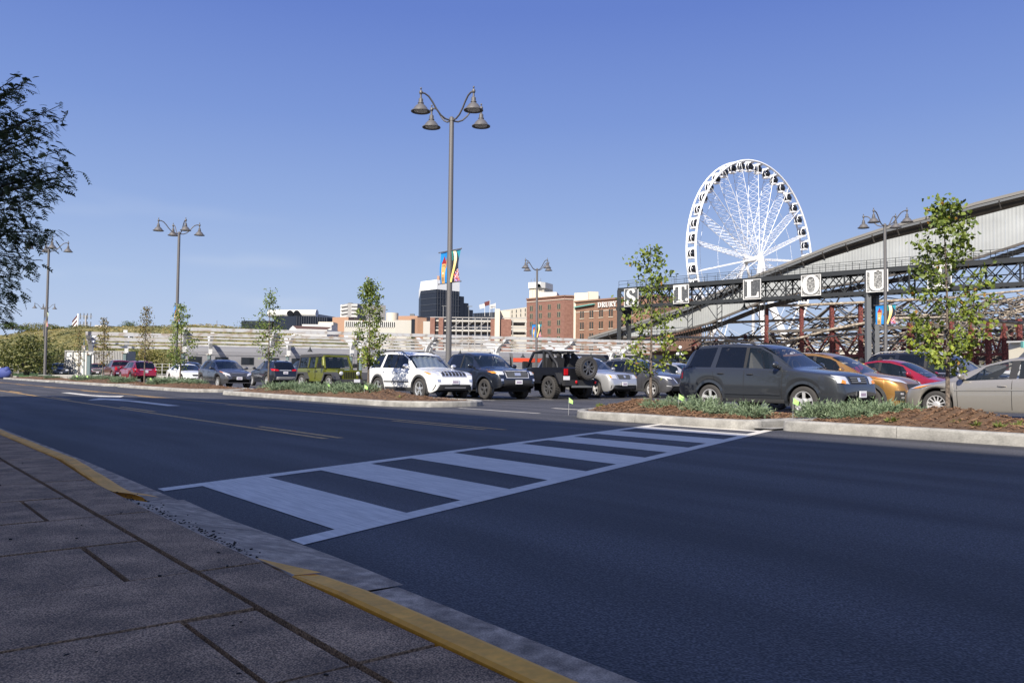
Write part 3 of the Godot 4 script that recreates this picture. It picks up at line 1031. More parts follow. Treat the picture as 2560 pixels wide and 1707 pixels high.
	# blocks on the left
	t = thing("apartment_tower", "pale apartment tower with balconies far behind the leafy tree", "building")
	a = at_ground(850, 560); c = at_ground(866.5, 550); d = at_ground(890, 551)
	y1 = P(870, 758.5, 550).y
	plan_block("wall", [a, c, d, d + Vector3(3, 0, -20), a + Vector3(3, 0, -20)], 0, y1, M["block_grey"], t)
	for k in 9:
		for q in [[a, c], [c.lerp(d, 0.35), d]]:
			var nn: Vector3 = (q[1] - q[0]).normalized().cross(Vector3.UP) * 0.4
			strut("balcony", q[0] + nn + Vector3(0, y1 - 1.2 - k * 2.45, 0), q[1] + nn + Vector3(0, y1 - 1.2 - k * 2.45, 0), 0.8, 0.9, M["building_white"], t)
	strut("fin", a + Vector3(0, 0, 0.5), a + Vector3(0, y1, 0.5), 0.8, 0.8, M["building_white"], t)
	plan_block("grey_slab", deep(at_ground(890.4, 557), at_ground(961, 570), 18), 0, P(920, 760, 560).y, M["block_grey"], t)
	plan_block("roof_unit", deep(at_ground(866, 556), at_ground(876, 556), 6), y1, y1 + 1.0, M["grey_steel"], t)
	t = thing("glass_hall", "long dark glass building with two round roof vaults", "building")
	a = at_ground(681, 405); c = at_ground(736, 390); d = at_ground(816.5, 400)
	y1 = P(736, 791, 395).y
	plan_block("wall", [a, c, d, d + Vector3(4, 0, -35), a + Vector3(4, 0, -35)], 0, y1, M["tower_glass"], t)
	for k in 14:
		var q := c.lerp(d, (k + 0.5) / 14.0) + Vector3(0, 0, 0.1)
		strut("mullion", q, q + Vector3(0, y1, 0), 0.2, 0.2, M["tower_line"], t)
	plan_block("upper_storey", deep(at_ground(676, 412), at_ground(794, 407), 20), y1, P(736, 784, 405).y, M["pale_concrete"], t)
	plan_block("side_block", deep(at_ground(600, 418), at_ground(676, 416), 20), 0, P(640, 798, 405).y, M["tower_glass"], t)
	var vm := MB.new()
	vm.tube([P(672, 783.5, 410), P(792, 783.5, 405)], [1.9, 1.9], 12)
	mb("long_vault", vm, M["building_white"], t)
	for px in [724.5, 741.0]:
		vm = MB.new()
		vm.tube([P(px, 783.5, 402), P(px, 783.5, 412)], [1.55, 1.55], 14)
		mb("round_vault", vm, M["dark_glass"], t)
	t = thing("brick_block_row", "orange brick blocks with a beige gridded front behind the leafy tree", "building")
	plan_block("orange_wall", deep(at_ground(828, 352), at_ground(868, 350), 14), 0, P(848, 793, 352).y, M["orange_brick"], t)
	a = at_ground(858, 335); c = at_ground(989, 335)
	plan_block("gridded_front", deep(a, c, 12), 0, P(920, 801, 335).y, M["pale_concrete"], t)
	for k in 26:
		var q := a.lerp(c, (k + 0.5) / 26.0) + Vector3(0, 0, 0.1)
		strut("fin", q + Vector3(0, P(920, 818, 335).y, 0), q + Vector3(0, P(920, 803, 335).y, 0), 0.3, 0.3, M["building_white"], t)
	block("window_band", (a + c) * 0.5 + Vector3(0, P(920, 811, 335).y, 0.02), Vector3(a.distance_to(c) * 0.97, 2.0, 0.1), M["window_dark"], t)
	vm = MB.new()
	vm.tube([at_ground(978, 350) + Vector3(0, 0, 0), at_ground(978, 350) + Vector3(0, P(978, 782.5, 350).y, 0)], [2.6, 2.6], 18)
	mb("round_tower", vm, M["beige"], t)
	plan_block("orange_block", deep(at_ground(993, 340), at_ground(1041, 338), 14), 0, P(1015, 790, 340).y, M["orange_brick"], t)
	plan_block("beige_wall", deep(at_ground(986, 330), at_ground(1026, 330), 6), 0, P(1000, 800, 330).y, M["pale_concrete"], t)
	plan_block("glass_bay", deep(at_ground(1026, 328), at_ground(1041, 328), 6), 0, P(1030, 797.5, 328).y, M["dark_glass"], t)
	plan_block("orange_tower", deep(at_ground(1041.3, 326), at_ground(1064, 328), 8), 0, P(1050, 793.5, 326).y, M["orange_brick"], t)
	plan_block("end_wall", deep(at_ground(1056, 322), at_ground(1074, 322), 8), 0, P(1060, 803, 322).y, M["pale_concrete"], t)
	block("roof_unit", at_ground(1026, 340) + Vector3(0, P(1026, 787, 340).y, -3), Vector3(1.8, 1.2, 2), M["grey_steel"], t)
	t = thing("gabled_house", "long brown roofed house with a white gable end", "house")
	a = at_ground(720, 268); c = at_ground(738, 264); d = at_ground(815, 268)
	y1 = P(738, 822, 265).y
	plan_block("wall", [a, c, d, d + Vector3(2, 0, -9), a + Vector3(2, 0, -9)], 0, y1, M["building_white"], t)
	var rf := MB.new()
	var e0 := a.lerp(c, 0.5) + Vector3(0, P(728, 813.5, 265).y, 0)
	var e1 := d + Vector3(1, P(728, 814, 265).y, -3)
	var up := Vector3(0, y1, 0)
	rf.quad(c + up, d + up, e1, e0)
	rf.quad(a + up, e0, e1, a + (d - c) + up)
	mb("roof", rf, M["dark_roof"], t)
	rf = MB.new()
	rf.tri(a + up, c + up, e0)
	mb("gable", rf, M["building_white"], t)
	block("window", c.lerp(a, 0.45) + Vector3(0.1, y1 - 1.2, 0.1), Vector3(0.8, 1.2, 0.2), M["window_dark"], t)
	t = thing("white_low_building", "low white flat roofed building beyond the brown roof", "building")
	plan_block("wall", deep(at_ground(752, 300), at_ground(826, 300), 10), 0, P(800, 811, 300).y, M["building_white"], t)
	plan_block("upper_box", deep(at_ground(793, 303), at_ground(830, 303), 8), 0, P(800, 804.5, 303).y, M["cream"], t)
	t = thing("distant_flat_roof", "flat pale roof just visible beyond the crest of the grassy hill", "building")
	plan_block("wall", deep(at_ground(232, 290), at_ground(262, 290), 10), 0, P(240, 813, 290).y, M["beige"], t)
	t = thing("distant_white_house", "small white house with a dark roof peeping above the canopy line", "house")
	plan_block("wall", deep(at_ground(536, 290), at_ground(552, 290), 8), 0, P(540, 818, 290).y, M["building_white"], t)
	plan_block("roof", deep(at_ground(540, 291), at_ground(549, 291), 6), P(540, 818, 290).y, P(540, 815, 290).y, M["building_white"], t)
	strut("aerial", P(541.5, 815, 290), P(541.5, 801, 290), 0.15, 0.15, M["grey_steel"], t)
	# trees between the far buildings
	var spots := [[662, 794, 235, 46, "round dark tree left of the gabled house"], [606, 798, 240, 44, "lower round tree at the left of the far tree group"], [708, 800, 238, 26, "small tree by the white gable"], [843, 826, 225, 30, "reddish brown tree beyond the middle of the canopy"], [985, 828, 250, 22, "yellowish bush before the gridded front"], [1030, 826, 250, 22, "yellow green bush before the glass bay"], [1280, 822, 240, 13, "narrow green tree between garage and red brick hotel"]]
	for q in spots:
		bush(q[4], "tree", at_ground(q[0], q[2]), P(q[0], q[1], q[2]).y, q[3] * q[2] / FOC, 1 if q[0] == 843 else (2 if q[0] > 900 and q[0] < 1100 else 0), "trees among the far buildings", 900, 0.55)

func serif() -> Font:
	var f := SystemFont.new()
	f.font_names = PackedStringArray(["Droid Serif"])
	f.font_weight = 700
	return f

func bush(label: String, category: String, at: Vector3, h: float, r: float, tone: int, group: String, n := 700, low := 0.22) -> Node3D:
	# a bush or far tree: stems and a crown of leaf clumps
	var o := thing("leafy_tree" if category == "tree" else "bush", label, category, at, 0.0, group)
	var b := MB.new()
	b.tube([Vector3.ZERO, Vector3(0.05 * r, h * 0.4, 0), Vector3(0, h * 0.75, 0)], [0.07 * r + 0.05, 0.05 * r + 0.03, 0.02], 6)
	for k in 4:
		var a := rng.randf() * TAU
		b.tube([Vector3(0, h * 0.2, 0), Vector3(cos(a) * r * 0.6, h * 0.65, sin(a) * r * 0.6)], [0.03 * r + 0.03, 0.01], 5)
	mb("trunk", b, M["bark"], o)
	var l := MB.new()
	l.colored = true
	var cl := []
	for k in 9:
		var a := rng.randf() * TAU
		var q := sqrt(rng.randf()) * 0.62
		cl.append([Vector3(cos(a) * r * q, h * rng.randf_range(low, 0.80), sin(a) * r * q), rng.randf_range(0.32, 0.52)])
	cl.append([Vector3(0, h * 0.8, 0), 0.36])
	var pal: Array = [[lin(0.035, 0.06, 0.014), lin(0.11, 0.145, 0.03)], [lin(0.12, 0.075, 0.03), lin(0.30, 0.19, 0.07)], [lin(0.08, 0.085, 0.018), lin(0.27, 0.24, 0.06)], [lin(0.06, 0.075, 0.02), lin(0.20, 0.19, 0.06)]][tone]
	n = n * 2
	var sz := clampf(r * 0.075, 0.06, 0.42)
	for k in n:
		var q: Array = cl[rng.randi() % cl.size()]
		var d := Vector3(rng.randfn(), rng.randfn(), rng.randfn()).normalized() * pow(rng.randf(), 0.4)
		var p: Vector3 = q[0] + d * Vector3(r * q[1], minf(h, 2.2 * r + h * 0.2) * q[1] * 0.6, r * q[1])
		p.y = maxf(p.y, 0.03)
		l.col = pal[0].lerp(pal[1], rng.randf()).srgb_to_linear()
		leaf(l, p, Vector3(rng.randfn(), rng.randfn() * 0.6 - 0.2, rng.randfn()).normalized(), sz * rng.randf_range(0.7, 1.4), 0.6)
	mb("crown", l, M["leaf"], o)
	return o

func leaf(b: MB, p: Vector3, d: Vector3, l: float, wide: float) -> void:
	var sd := d.cross(Vector3(rng.randfn(), rng.randfn(), rng.randfn())).normalized() * l * wide * 0.5
	var up := sd.cross(d).normalized() * l * 0.08
	var m := p + d * l * 0.45
	b.tri(p, m - sd + up, p + d * l)
	b.tri(p, p + d * l, m + sd + up)

func wheel() -> void:
	var nrm := Vector3(0.6293, 0, 0.7771)
	var wd := Vector3(0.7771, 0, -0.6293)
	var c := P(1884, 648, 227)
	var t := thing("ferris_wheel", "tall white ferris wheel with dark cabins behind the train shed roof", "ferris wheel")
	var root := Basis(wd, Vector3.UP, nrm)
	var R := 26.9
	for s in [1.45, -1.45]:
		var b := MB.new()
		var pts := []
		var rr := []
		for k in 85:
			var a := TAU * k / 84.0
			pts.append(c + root * Vector3(cos(a) * R, sin(a) * R, s))
			rr.append(0.30 if s > 0 else 0.26)
		b.tube(pts, rr, 7, false)
		mb("rim", b, M["wheel_white"], t)
	for q in [[0.80, 0.07], [0.52, 0.06]]:
		var b := MB.new()
		for k in 21:
			var a := TAU * k / 21.0 + 0.07
			var a2 := TAU * (k + 1) / 21.0 + 0.07
			b.bar(c + root * Vector3(cos(a) * R * q[0], sin(a) * R * q[0], -1.5), c + root * Vector3(cos(a2) * R * q[0], sin(a2) * R * q[0], -1.5), q[1])
		mb("ring_tie", b, M["wheel_white"], t)
	# spokes: a pair of rods with lacing
	var sp := MB.new()
	for s in [1, -1]:
		sp.tube([Vector3(0.8, 0, 2.1 * s), Vector3(R, 0, 1.45 * s)], [0.09, 0.075], 6)
	var n := 11
	for i in n:
		var x0 := 4.0 + i * (R - 5.0) / n
		var x1 := 4.0 + (i + 1) * (R - 5.0) / n
		var z0 := lerpf(2.1, 1.45, x0 / R)
		sp.bar(Vector3(x0, 0, z0), Vector3(x1, 0, -z0), 0.06)
		sp.bar(Vector3(x0, 0, -z0), Vector3(x1, 0, z0), 0.06)
		sp.bar(Vector3(x1, 0, -z0), Vector3(x1, 0, z0), 0.06)
	var sm := sp.mesh()
	for k in 21:
		var a := TAU * k / 21.0 + 0.07
		if sin(a) * R < -17.0:
			continue
		var o := obj("spoke", sm, M["wheel_white"], t)
		o.transform = Transform3D(root * Basis(Vector3(0, 0, 1), a), c)
	var hb := MB.new()
	hb.tube([c + nrm * 2.9, c + nrm * 2.2, c + nrm * 2.15, c - nrm * 2.15, c - nrm * 2.2, c - nrm * 2.9], [0.9, 1.3, 0.8, 0.8, 1.3, 0.9], 16)
	mb("hub", hb, M["wheel_white"], t)
	for s in [1.0, -1.0]:
		for q in [-1.0, 1.0]:
			var b := MB.new()
			var foot: Vector3 = c + nrm * (s * 10.5) + wd * (q * (7.0 if s > 0 else 15.0))
			foot.y = 0
			b.tube([c + nrm * (s * 2.6), c.lerp(foot, 0.25), foot], [0.75, 0.95, 1.1] if s > 0 else [0.35, 0.45, 0.5], 10)
			mb("support_leg", b, M["wheel_white"], t)
			for k in 4:
				var p0: Vector3 = c + nrm * (s * 2.6)
				var p1: Vector3 = c - wd * (6.0 + k * 3.0) + nrm * (s * 8.0)
				p1.y = 4.0
				if q < 0 and s < 0:
					strut("stay", p0, p1, 0.22, 0.22, M["wheel_white"], t)
	# cabins
	var cab := MB.new()
	cab.sphere(Vector3(0, 0, 0), Vector3(1.12, 1.05, 1.3), 12)
	var cm := cab.mesh()
	var fr := MB.new()
	for s in [-1, 1]:
		fr.tube([Vector3(0, -1.15, 0.35 * s), Vector3(-0.85, -0.8, 0.40 * s), Vector3(-1.17, 0, 0.42 * s), Vector3(-0.85, 0.85, 0.40 * s), Vector3(0, 1.25, 0.3 * s), Vector3(0.85, 0.85, 0.40 * s), Vector3(1.17, 0, 0.42 * s), Vector3(0.85, -0.8, 0.40 * s), Vector3(0, -1.15, 0.35 * s)], [0.13, 0.13, 0.12, 0.12, 0.12, 0.12, 0.12, 0.13, 0.13], 6, false)
	fr.box(Vector3(0, -1.0, 0), Vector3(1.5, 0.34, 1.7))
	fr.box(Vector3(0, 1.15, 0), Vector3(1.2, 0.22, 2.3))
	fr.box(Vector3(0, 1.45, 0), Vector3(0.3, 0.5, 2.8))
	var fm := fr.mesh()
	for k in 42:
		var a := TAU * (k + 0.5) / 42.0 + 0.07
		if sin(a) * R < -13.0:
			continue
		var g := obj("cabin", cm, M["cabin_glass"], t)
		g.transform = Transform3D(root, c + root * Vector3(cos(a) * (R - 0.2), sin(a) * (R - 0.2) - 1.35, 0))
		obj("cabin_frame", fm, M["wheel_white"], g)

func gantry_q(k: float, y: float, off := 0.0) -> Vector3:   # a point on the gantry: k runs from its left tower (0) to the middle tower (1)
	var a := Vector3(16.08, 0, -124)
	var b := Vector3(42.75, 0, -99)
	var d := (b - a).normalized()
	return a.lerp(b, k) + Vector3(d.z, 0, -d.x) * -off * -1.0 + Vector3(0, y, 0)

func gantry() -> void:
	var t := thing("sign_gantry", "long black steel lattice gantry carrying letter boards across the tracks", "gantry")
	var d := (gantry_q(1, 0) - gantry_q(0, 0)).normalized()
	var nz := Vector3(-d.z, 0, d.x)      # towards the viewer
	var k1 := 1.95
	for off in [0.0, -2.0]:
		for y in [13.75, 11.2]:
			strut("chord", gantry_q(-0.005, y) + nz * off, gantry_q(k1, y) + nz * off, 0.35, 0.45, M["black_steel"], t)
	strut("walkway", gantry_q(-0.005, 14.05) - nz, gantry_q(k1, 14.05) - nz, 2.3, 0.12, M["black_steel"], t)
	var n := 38
	for i in n:
		var a := k1 * i / n
		var b := k1 * (i + 1) / n
		for off in [0.0, -2.0]:
			strut("lattice_bar", gantry_q(a, 11.4) + nz * off, gantry_q(b, 13.6) + nz * off, 0.11, 0.11, M["black_steel"], t)
			strut("lattice_bar", gantry_q(a, 13.6) + nz * off, gantry_q(b, 11.4) + nz * off, 0.11, 0.11, M["black_steel"], t)
			if i % 2 == 0:
				strut("lattice_post", gantry_q(a, 11.2) + nz * off, gantry_q(a, 13.75) + nz * off, 0.16, 0.16, M["black_steel"], t)
		strut("cross_tie", gantry_q(a, 11.2), gantry_q(b, 11.2) - nz * 2.0, 0.09, 0.09, M["black_steel"], t)
	strut("mid_chord", gantry_q(0, 12.5) - nz * 2.0, gantry_q(k1, 12.5) - nz * 2.0, 0.1, 0.1, M["black_steel"], t)
	for off in [0.1, -2.1]:
		for y in [14.6, 15.1]:
			strut("hand_rail", gantry_q(0, y) + nz * off, gantry_q(k1, y) + nz * off, 0.05, 0.05, M["black_steel"], t)
		for i in 44:
			strut("rail_post", gantry_q(k1 * i / 43.0, 14.0) + nz * off, gantry_q(k1 * i / 43.0, 15.1) + nz * off, 0.05, 0.05, M["black_steel"], t)
	for k in [0.0, 1.0, 1.93]:
		for off in [0.0, -2.6]:
			var x0: Vector3 = gantry_q(k, 0) + nz * off
			strut("tower_leg", x0, x0 + Vector3(0, 13.8, 0), 0.62 if off == 0.0 else 0.75, 0.55, M["black_steel"] if k < 0.5 else M["grey_steel"], t)
		for i in 7:
			var y := 0.6 + i * 1.5
			strut("tower_brace", gantry_q(k, y), gantry_q(k, y + 1.5) - nz * 2.6, 0.12, 0.12, M["black_steel"], t)
			strut("tower_brace", gantry_q(k, y + 1.5), gantry_q(k, y) - nz * 2.6, 0.12, 0.12, M["black_steel"], t)
		strut("tower_head", gantry_q(k, 11.0) + nz * 0.3, gantry_q(k, 11.0) - nz * 2.9, 0.7, 0.5, M["black_steel"], t)
		var g := MB.new()
		g.prism(PackedVector2Array([Vector2(0, 0), Vector2(0.7, -3.2), Vector2(0.9, -3.2), Vector2(1.9, 0)]), Transform3D(Basis(nz, Vector3.UP, -d), gantry_q(k, 11.0) - nz * 3.0 - d * 0.15 + Vector3.ZERO), 0.3)
		mb("gusset", g, M["black_steel"], t)
	# hanging service frames
	for k in [0.325, 0.45, 0.2, 0.62]:
		var p0 := gantry_q(k, 11.1) + nz * 0.1
		var p1 := gantry_q(k + 0.02, 11.1) + nz * 0.1
		for q in [p0, p1]:
			strut("hanger", q, q - Vector3(0, 3.4, 0), 0.1, 0.1, M["black_steel"], t)
		for i in 4:
			strut("hanger_rung", p0 - Vector3(0, 1.0 + i * 0.8, 0), p1 - Vector3(0, 0.4 + i * 0.8, 0), 0.07, 0.07, M["black_steel"], t)
		strut("hanger_stay", gantry_q(k - 0.05, 11.1) + nz * 0.1, p0 - Vector3(0, 2.4, 0), 0.08, 0.08, M["black_steel"], t)
		strut("hanger_step", p0 - Vector3(0, 3.4, 0), p1 - Vector3(0, 3.4, 0) + d * 0.7, 0.08, 0.08, M["black_steel"], t)
	# letter boards
	var letters := [["S", 0.070, 0], ["T.", 0.302, 0], ["L", 0.597, 0], ["O", 0.815, 1], ["U", 1.035, 1], ["I", 1.222, 0]]
	var nth := ["first letter S behind the leaves of the slim tree", "letter T and a full stop", "letter L on weathered black", "worn round letter O, mostly white", "worn letter U beside the lamp post", "letter I half hidden in the tree"]
	var i := 0
	for q in letters:
		var at := gantry_q(q[1], 12.5) + nz * 0.42
		var o := thing("letter_board", "square gantry board with the %s" % nth[i], "sign", at, 0.0, "letter boards on the gantry")
		o.basis = Basis(d, Vector3.UP, nz)
		block("board", Vector3.ZERO, Vector3(2.45, 2.65, 0.12), M["sign_board_worn"] if q[2] else M["sign_board"], o)
		for s in [-1, 1]:
			block("frame", Vector3(1.22 * s, 0, 0.09), Vector3(0.09, 2.65, 0.1), M["letter_white"], o)
			block("frame", Vector3(0, 1.28 * s, 0.09), Vector3(2.34, 0.09, 0.1), M["letter_white"], o)
		var tm := TextMesh.new()
		tm.text = q[0].left(1)
		tm.font = serif()
		tm.font_size = 100
		tm.pixel_size = 0.0325
		tm.depth = 0.12
		var l := obj("letter", tm, M["letter_white"], o)
		l.position = Vector3(-0.14 if q[0].length() > 1 else 0.0, 0.0, 0.13)
		if q[0].length() > 1:
			var dot := MB.new()
			dot.lathe([Vector2(0.22, 0.0), Vector2(0.22, 0.06), Vector2(0.0, 0.06)], 16, Transform3D(Basis(Vector3.RIGHT, Vector3.BACK, Vector3.DOWN), Vector3(0.93, -0.82, 0.12)))
			mb("full_stop", dot, M["letter_white"], o)
		i += 1
	var b := bell_mesh()
	var pl := thing("pendant_lamp", "black bell shaped pendant lamp hanging under the gantry beyond the letter L", "lamp", gantry_q(0.545, 10.0) - nz * 1.0)
	obj("shade", b, M["black_steel"], pl).scale = Vector3.ONE * 1.3
	strut("stem", Vector3(0, 0.5, 0), Vector3(0, 1.3, 0), 0.06, 0.06, M["black_steel"], pl)

func shed() -> void:
	var t := thing("train_shed", "huge grey train shed with a sloping corrugated end and rusty red steelwork", "train shed")
	var d := (gantry_q(1, 0) - gantry_q(0, 0)).normalized()
	var nz := Vector3(-d.z, 0, d.x)
	var o := gantry_q(0.5, 0) - nz * 10.0
	var roof := [[1470, 842], [1574, 811], [1724, 761], [1857, 699], [1980, 651], [2083, 610], [2215, 566], [2332, 537], [2440, 505], [2560, 475], [2760, 432]]
	var top := [[1470, 862], [1574, 828], [1724, 778], [1857, 722], [1980, 675], [2083, 641], [2215, 600], [2332, 572], [2440, 543], [2560, 512], [2760, 470]]
	var low := [[1560, 843], [1653, 838.5], [1773, 807], [1898, 756], [2000, 731], [2172, 698], [2300, 672], [2449, 642], [2560, 606], [2760, 545]]
	var rp := []
	var tp := []
	var lp := []
	for q in roof: rp.append(on_plane(q[0], q[1], o + nz * 0.9, nz))
	for q in top: tp.append(on_plane(q[0], q[1], o, nz))
	for q in low: lp.append(on_plane(q[0], q[1], o, nz))
	# roof: a thick curved deck that runs back from its edge
	for i in rp.size() - 1:
		var b := MB.new()
		var bk := -nz * 12.0
		var a: Vector3 = rp[i]
		var c: Vector3 = rp[i + 1]
		var dn := Vector3(0, -0.35, 0)
		b.quad(a, c, c + bk, a + bk)
		b.quad(a + dn, a + dn + bk, c + dn + bk, c + dn)
		b.quad(a + dn, c + dn, c, a)
		mb("roof_deck", b, M["shed_roof"], t)
		strut("edge_beam", a + Vector3(0, -0.55, -0.0) - nz * 0.2, c + Vector3(0, -0.55, 0) - nz * 0.2, 0.25, 0.3, M["grey_steel"], t)
		strut("purlin", a + Vector3(0, -0.9, 0) - nz * 1.6, c + Vector3(0, -0.9, 0) - nz * 1.6, 0.2, 0.3, M["roof_dark"], t)
		var m := maxi(1, int(a.distance_to(c) / 2.6))
		for k in m:
			var u := (k + 0.5) / m
			var q := a.lerp(c, u)
			strut("bracket", q + Vector3(0, -0.5, 0), q + Vector3(0, -1.4, 0) - nz * 0.8, 0.12, 0.16, M["roof_dark"], t)
	# corrugated end sheets, each about a metre wide
	var along := func(p: Array, x: float) -> float:
		for i in p.size() - 1:
			var a: float = (p[i] - o).dot(d)
			var c: float = (p[i + 1] - o).dot(d)
			if x <= c or i == p.size() - 2:
				return lerpf(p[i].y, p[i + 1].y, (x - a) / (c - a))
		return 0.0
	var x0: float = (lp[0] - o).dot(d)
	var x1: float = (tp[tp.size() - 1] - o).dot(d)
	var cnt := int((x1 - x0) / 1.2)
	for i in cnt:
		var b := MB.new()
		var xa := lerpf(x0, x1, float(i) / cnt)
		var xb := lerpf(x0, x1, float(i + 1) / cnt)
		var m := 6
		for k in m:
			var u := lerpf(xa, xb, float(k) / m)
			var v := lerpf(xa, xb, float(k + 1) / m) - (0.01 if k == m - 1 else 0.0)
			var zu := 0.012 if k % 2 == 0 else -0.012
			var a := o + d * u + nz * zu
			var c := o + d * v - nz * zu
			var yl0: float = along.call(lp, u)
			var yl1: float = along.call(lp, v)
			var yt0: float = maxf(along.call(tp, u), yl0 + 0.05)
			var yt1: float = maxf(along.call(tp, v), yl1 + 0.05)
			b.quad(a + Vector3(0, yl0, 0), c + Vector3(0, yl1, 0), c + Vector3(0, yt1, 0), a + Vector3(0, yt0, 0))
		mb("corrugated_sheet", b, M["siding"], t)
	for i in lp.size() - 1:
		strut("bottom_trim", lp[i] - Vector3(0, 0.1, 0) + nz * 0.1, lp[i + 1] - Vector3(0, 0.1, 0) + nz * 0.1, 0.3, 0.3, M["roof_dark"], t)
		strut("under_girder", lp[i] - Vector3(0, 0.6, 0) - nz * 1.5, lp[i + 1] - Vector3(0, 0.6, 0) - nz * 1.5, 0.4, 0.6, M["roof_dark"], t)
	# steelwork below: rows of red columns, girders, braces and pale arched ribs
	var px := [1917.0, 2005.0, 2081.0, 2153.0, 2276.0, 2330.0, 2380.0, 2429.0, 2473.0, 2514.0, 2550.0]
	for row in 4:
		var base := o - nz * (2.0 + row * 14.0)
		var f := MB.new()
		var xs := []
		for q in px:
			var w := on_plane(q, 900, base if row == 0 else base, nz)
			xs.append((w - base).dot(d))
		if row > 0:
			var xa: float = xs[0] - 14.0
			var xb: float = xs[-1] + 10.0
			xs = []
			for k in 13:
				xs.append(lerpf(xa, xb, k / 12.0) + rng.randf_range(-0.4, 0.4))
		for i in xs.size():
			var lim: float = minf(along.call(lp, xs[i]) - 0.6, 16.0)
			var hgt: float = clampf(lim, 4.0, 11.0 if row == 0 and i < 4 else 8.2)
			var q: Vector3 = base + d * xs[i]
			strut("column", q, q + Vector3(0, hgt, 0), 0.55 if i % 2 == 0 else 0.42, 0.5, M["red_steel"], t)
			block("column_foot", q + Vector3(0, 1.6, 0), Vector3(1.0, 2.4, 0.8), M["red_steel"], t, Basis(d, Vector3.UP, nz))
			if i + 1 < xs.size():
				var e: Vector3 = base + d * xs[i + 1]
				strut("girder", q + Vector3(0, 4.0, 0), e + Vector3(0, 4.0, 0), 0.25, 0.35, M["roof_dark"] if row else M["red_steel"], t)
				strut("girder", q + Vector3(0, 7.6, 0), e + Vector3(0, 7.6, 0), 0.3, 0.4, M["roof_dark"], t)
				var mid := (q + e) * 0.5
				var mt: Material = M["red_steel"] if (i + row) % 3 else M["roof_dark"]
				strut("brace", q + Vector3(0, 7.4, 0), mid + Vector3(0, 4.2, 0), 0.22, 0.22, mt, t)
				strut("brace", e + Vector3(0, 7.4, 0), mid + Vector3(0, 4.2, 0), 0.22, 0.22, mt, t)
				if lim > 9.5:
					strut("upper_brace", q + Vector3(0, 7.8, 0), e + Vector3(0, minf(lim, 11.0), 0), 0.15, 0.15, M["roof_dark"], t)
					strut("upper_brace", e + Vector3(0, 7.8, 0), q + Vector3(0, minf(lim, 11.0), 0), 0.15, 0.15, M["roof_dark"], t)
	# pale pipes: long gently bowed ribs across the steelwork, with hangers
	var pipes := [[[1600, 852], [1700, 843], [1800, 845], [1880, 858], [1930, 868]], [[1930, 868], [2000, 845], [2080, 823], [2172, 806]], [[1760, 808], [1900, 803], [2050, 797], [2200, 790], [2330, 788]], [[2330, 788], [2430, 784], [2560, 778]], [[2200, 796], [2350, 795], [2450, 799], [2560, 808]], [[1880, 765], [2000, 763], [2140, 757], [2300, 748]], [[2300, 752], [2440, 738], [2560, 726]], [[1760, 860], [1960, 838], [2090, 806], [2200, 780]], [[2020, 848], [2100, 838], [2180, 836]], [[2190, 862], [2260, 856], [2330, 852]], [[2240, 836], [2290, 826], [2360, 838]], [[2400, 770], [2480, 757], [2560, 742]]]
	for i in pipes.size():
		var pts := []
		var rr := []
		var base := o - nz * (-1.0 + 2.5 * (i % 4))
		for q in pipes[i]:
			pts.append(on_plane(q[0], q[1], base, nz))
			rr.append(0.2 if i < 6 else 0.13)
		var b := MB.new()
		b.tube(pts, rr, 7)
		mb("pipe_rib", b, M["tan_pipe"], t)
	# the tangle of light members deeper in
	var rest := MB.new()
	var made := 0
	for i in 1100:
		var w := on_plane(rng.randf_range(1660, 2600), rng.randf_range(745, 885), o - nz * rng.randf_range(3, 45), nz)
		if w.y < 1.0 or w.y > along.call(lp, (w - o).dot(d)) - 0.5:
			continue
		var kind := rng.randi() % 5
		var dir := (d * (1.0 if rng.randf() < 0.5 else -1.0) * rng.randf_range(0.4, 1) + Vector3(0, rng.randf_range(-0.6, 0.6), 0) + nz * rng.randf_range(-0.5, 0.5)).normalized()
		var half := rng.randf_range(0.8, 3.0)
		var thick := rng.randf_range(0.09, 0.16)
		var lm: Material = M["tan_pipe"] if kind < 4 else M["roof_dark"]
		if made < 250:
			strut("light_member", w - dir * half, w + dir * half, thick, thick, lm, t)
		else:
			rest.bar(w - dir * half, w + dir * half, thick)
		made += 1
	mb("far_members", rest, M["tan_pipe"], t).set_meta("kind", "stuff")
	# left end: dark opening with small posts, under a flat fascia
	for i in 16:
		var q := on_plane(1690.0 + i * 6.2, 835.0, o - nz * 1.0, nz)
		strut("end_post", Vector3(q.x, on_plane(1690, 843, o, nz).y - 0.6, q.z), Vector3(q.x, minf(along.call(lp, (q - o).dot(d)), 9.0), q.z), 0.12, 0.12, M["tan_pipe"], t)
	block("dark_wall", on_plane(1755, 855, o - nz * 9.0, nz) * Vector3(1, 0, 1) + Vector3(0, 2.6, 0), Vector3(19, 5.2, 0.4), M["brown_brick"], t, Basis(d, Vector3.UP, nz))
	# what stands behind: pale sheds and greenery seen through the steel
	for q in [[2080, 176, "bush seen through the steelwork right of the dark car roofs", 3.6, 5.5, 3], [2180, 172, "olive bush behind the middle gantry tower", 3.2, 5.0, 3], [2300, 168, "bush seen through the red columns behind the tree trunk", 3.4, 6.0, 2], [2420, 160, "tall leafy tree seen through the red columns near the right edge", 8.0, 5.5, 3], [2490, 158, "yellowish tree at the back of the right steel bays", 7.0, 5.0, 2], [2120, 184, "far low bush between the red footings", 2.8, 5.0, 3]]:
		bush(q[2], "tree" if q[3] > 6.0 else "bush", at_ground(q[0], q[1]), q[3], q[4], q[5], "greenery behind the train shed", 600)
	var wb := thing("pale_hall", "long pale hall far behind the shed's steelwork", "building")
	plan_block("wall", deep(at_ground(1860, 262), at_ground(2420, 220), 20), 0, 9.0, M["pale_concrete"], wb)
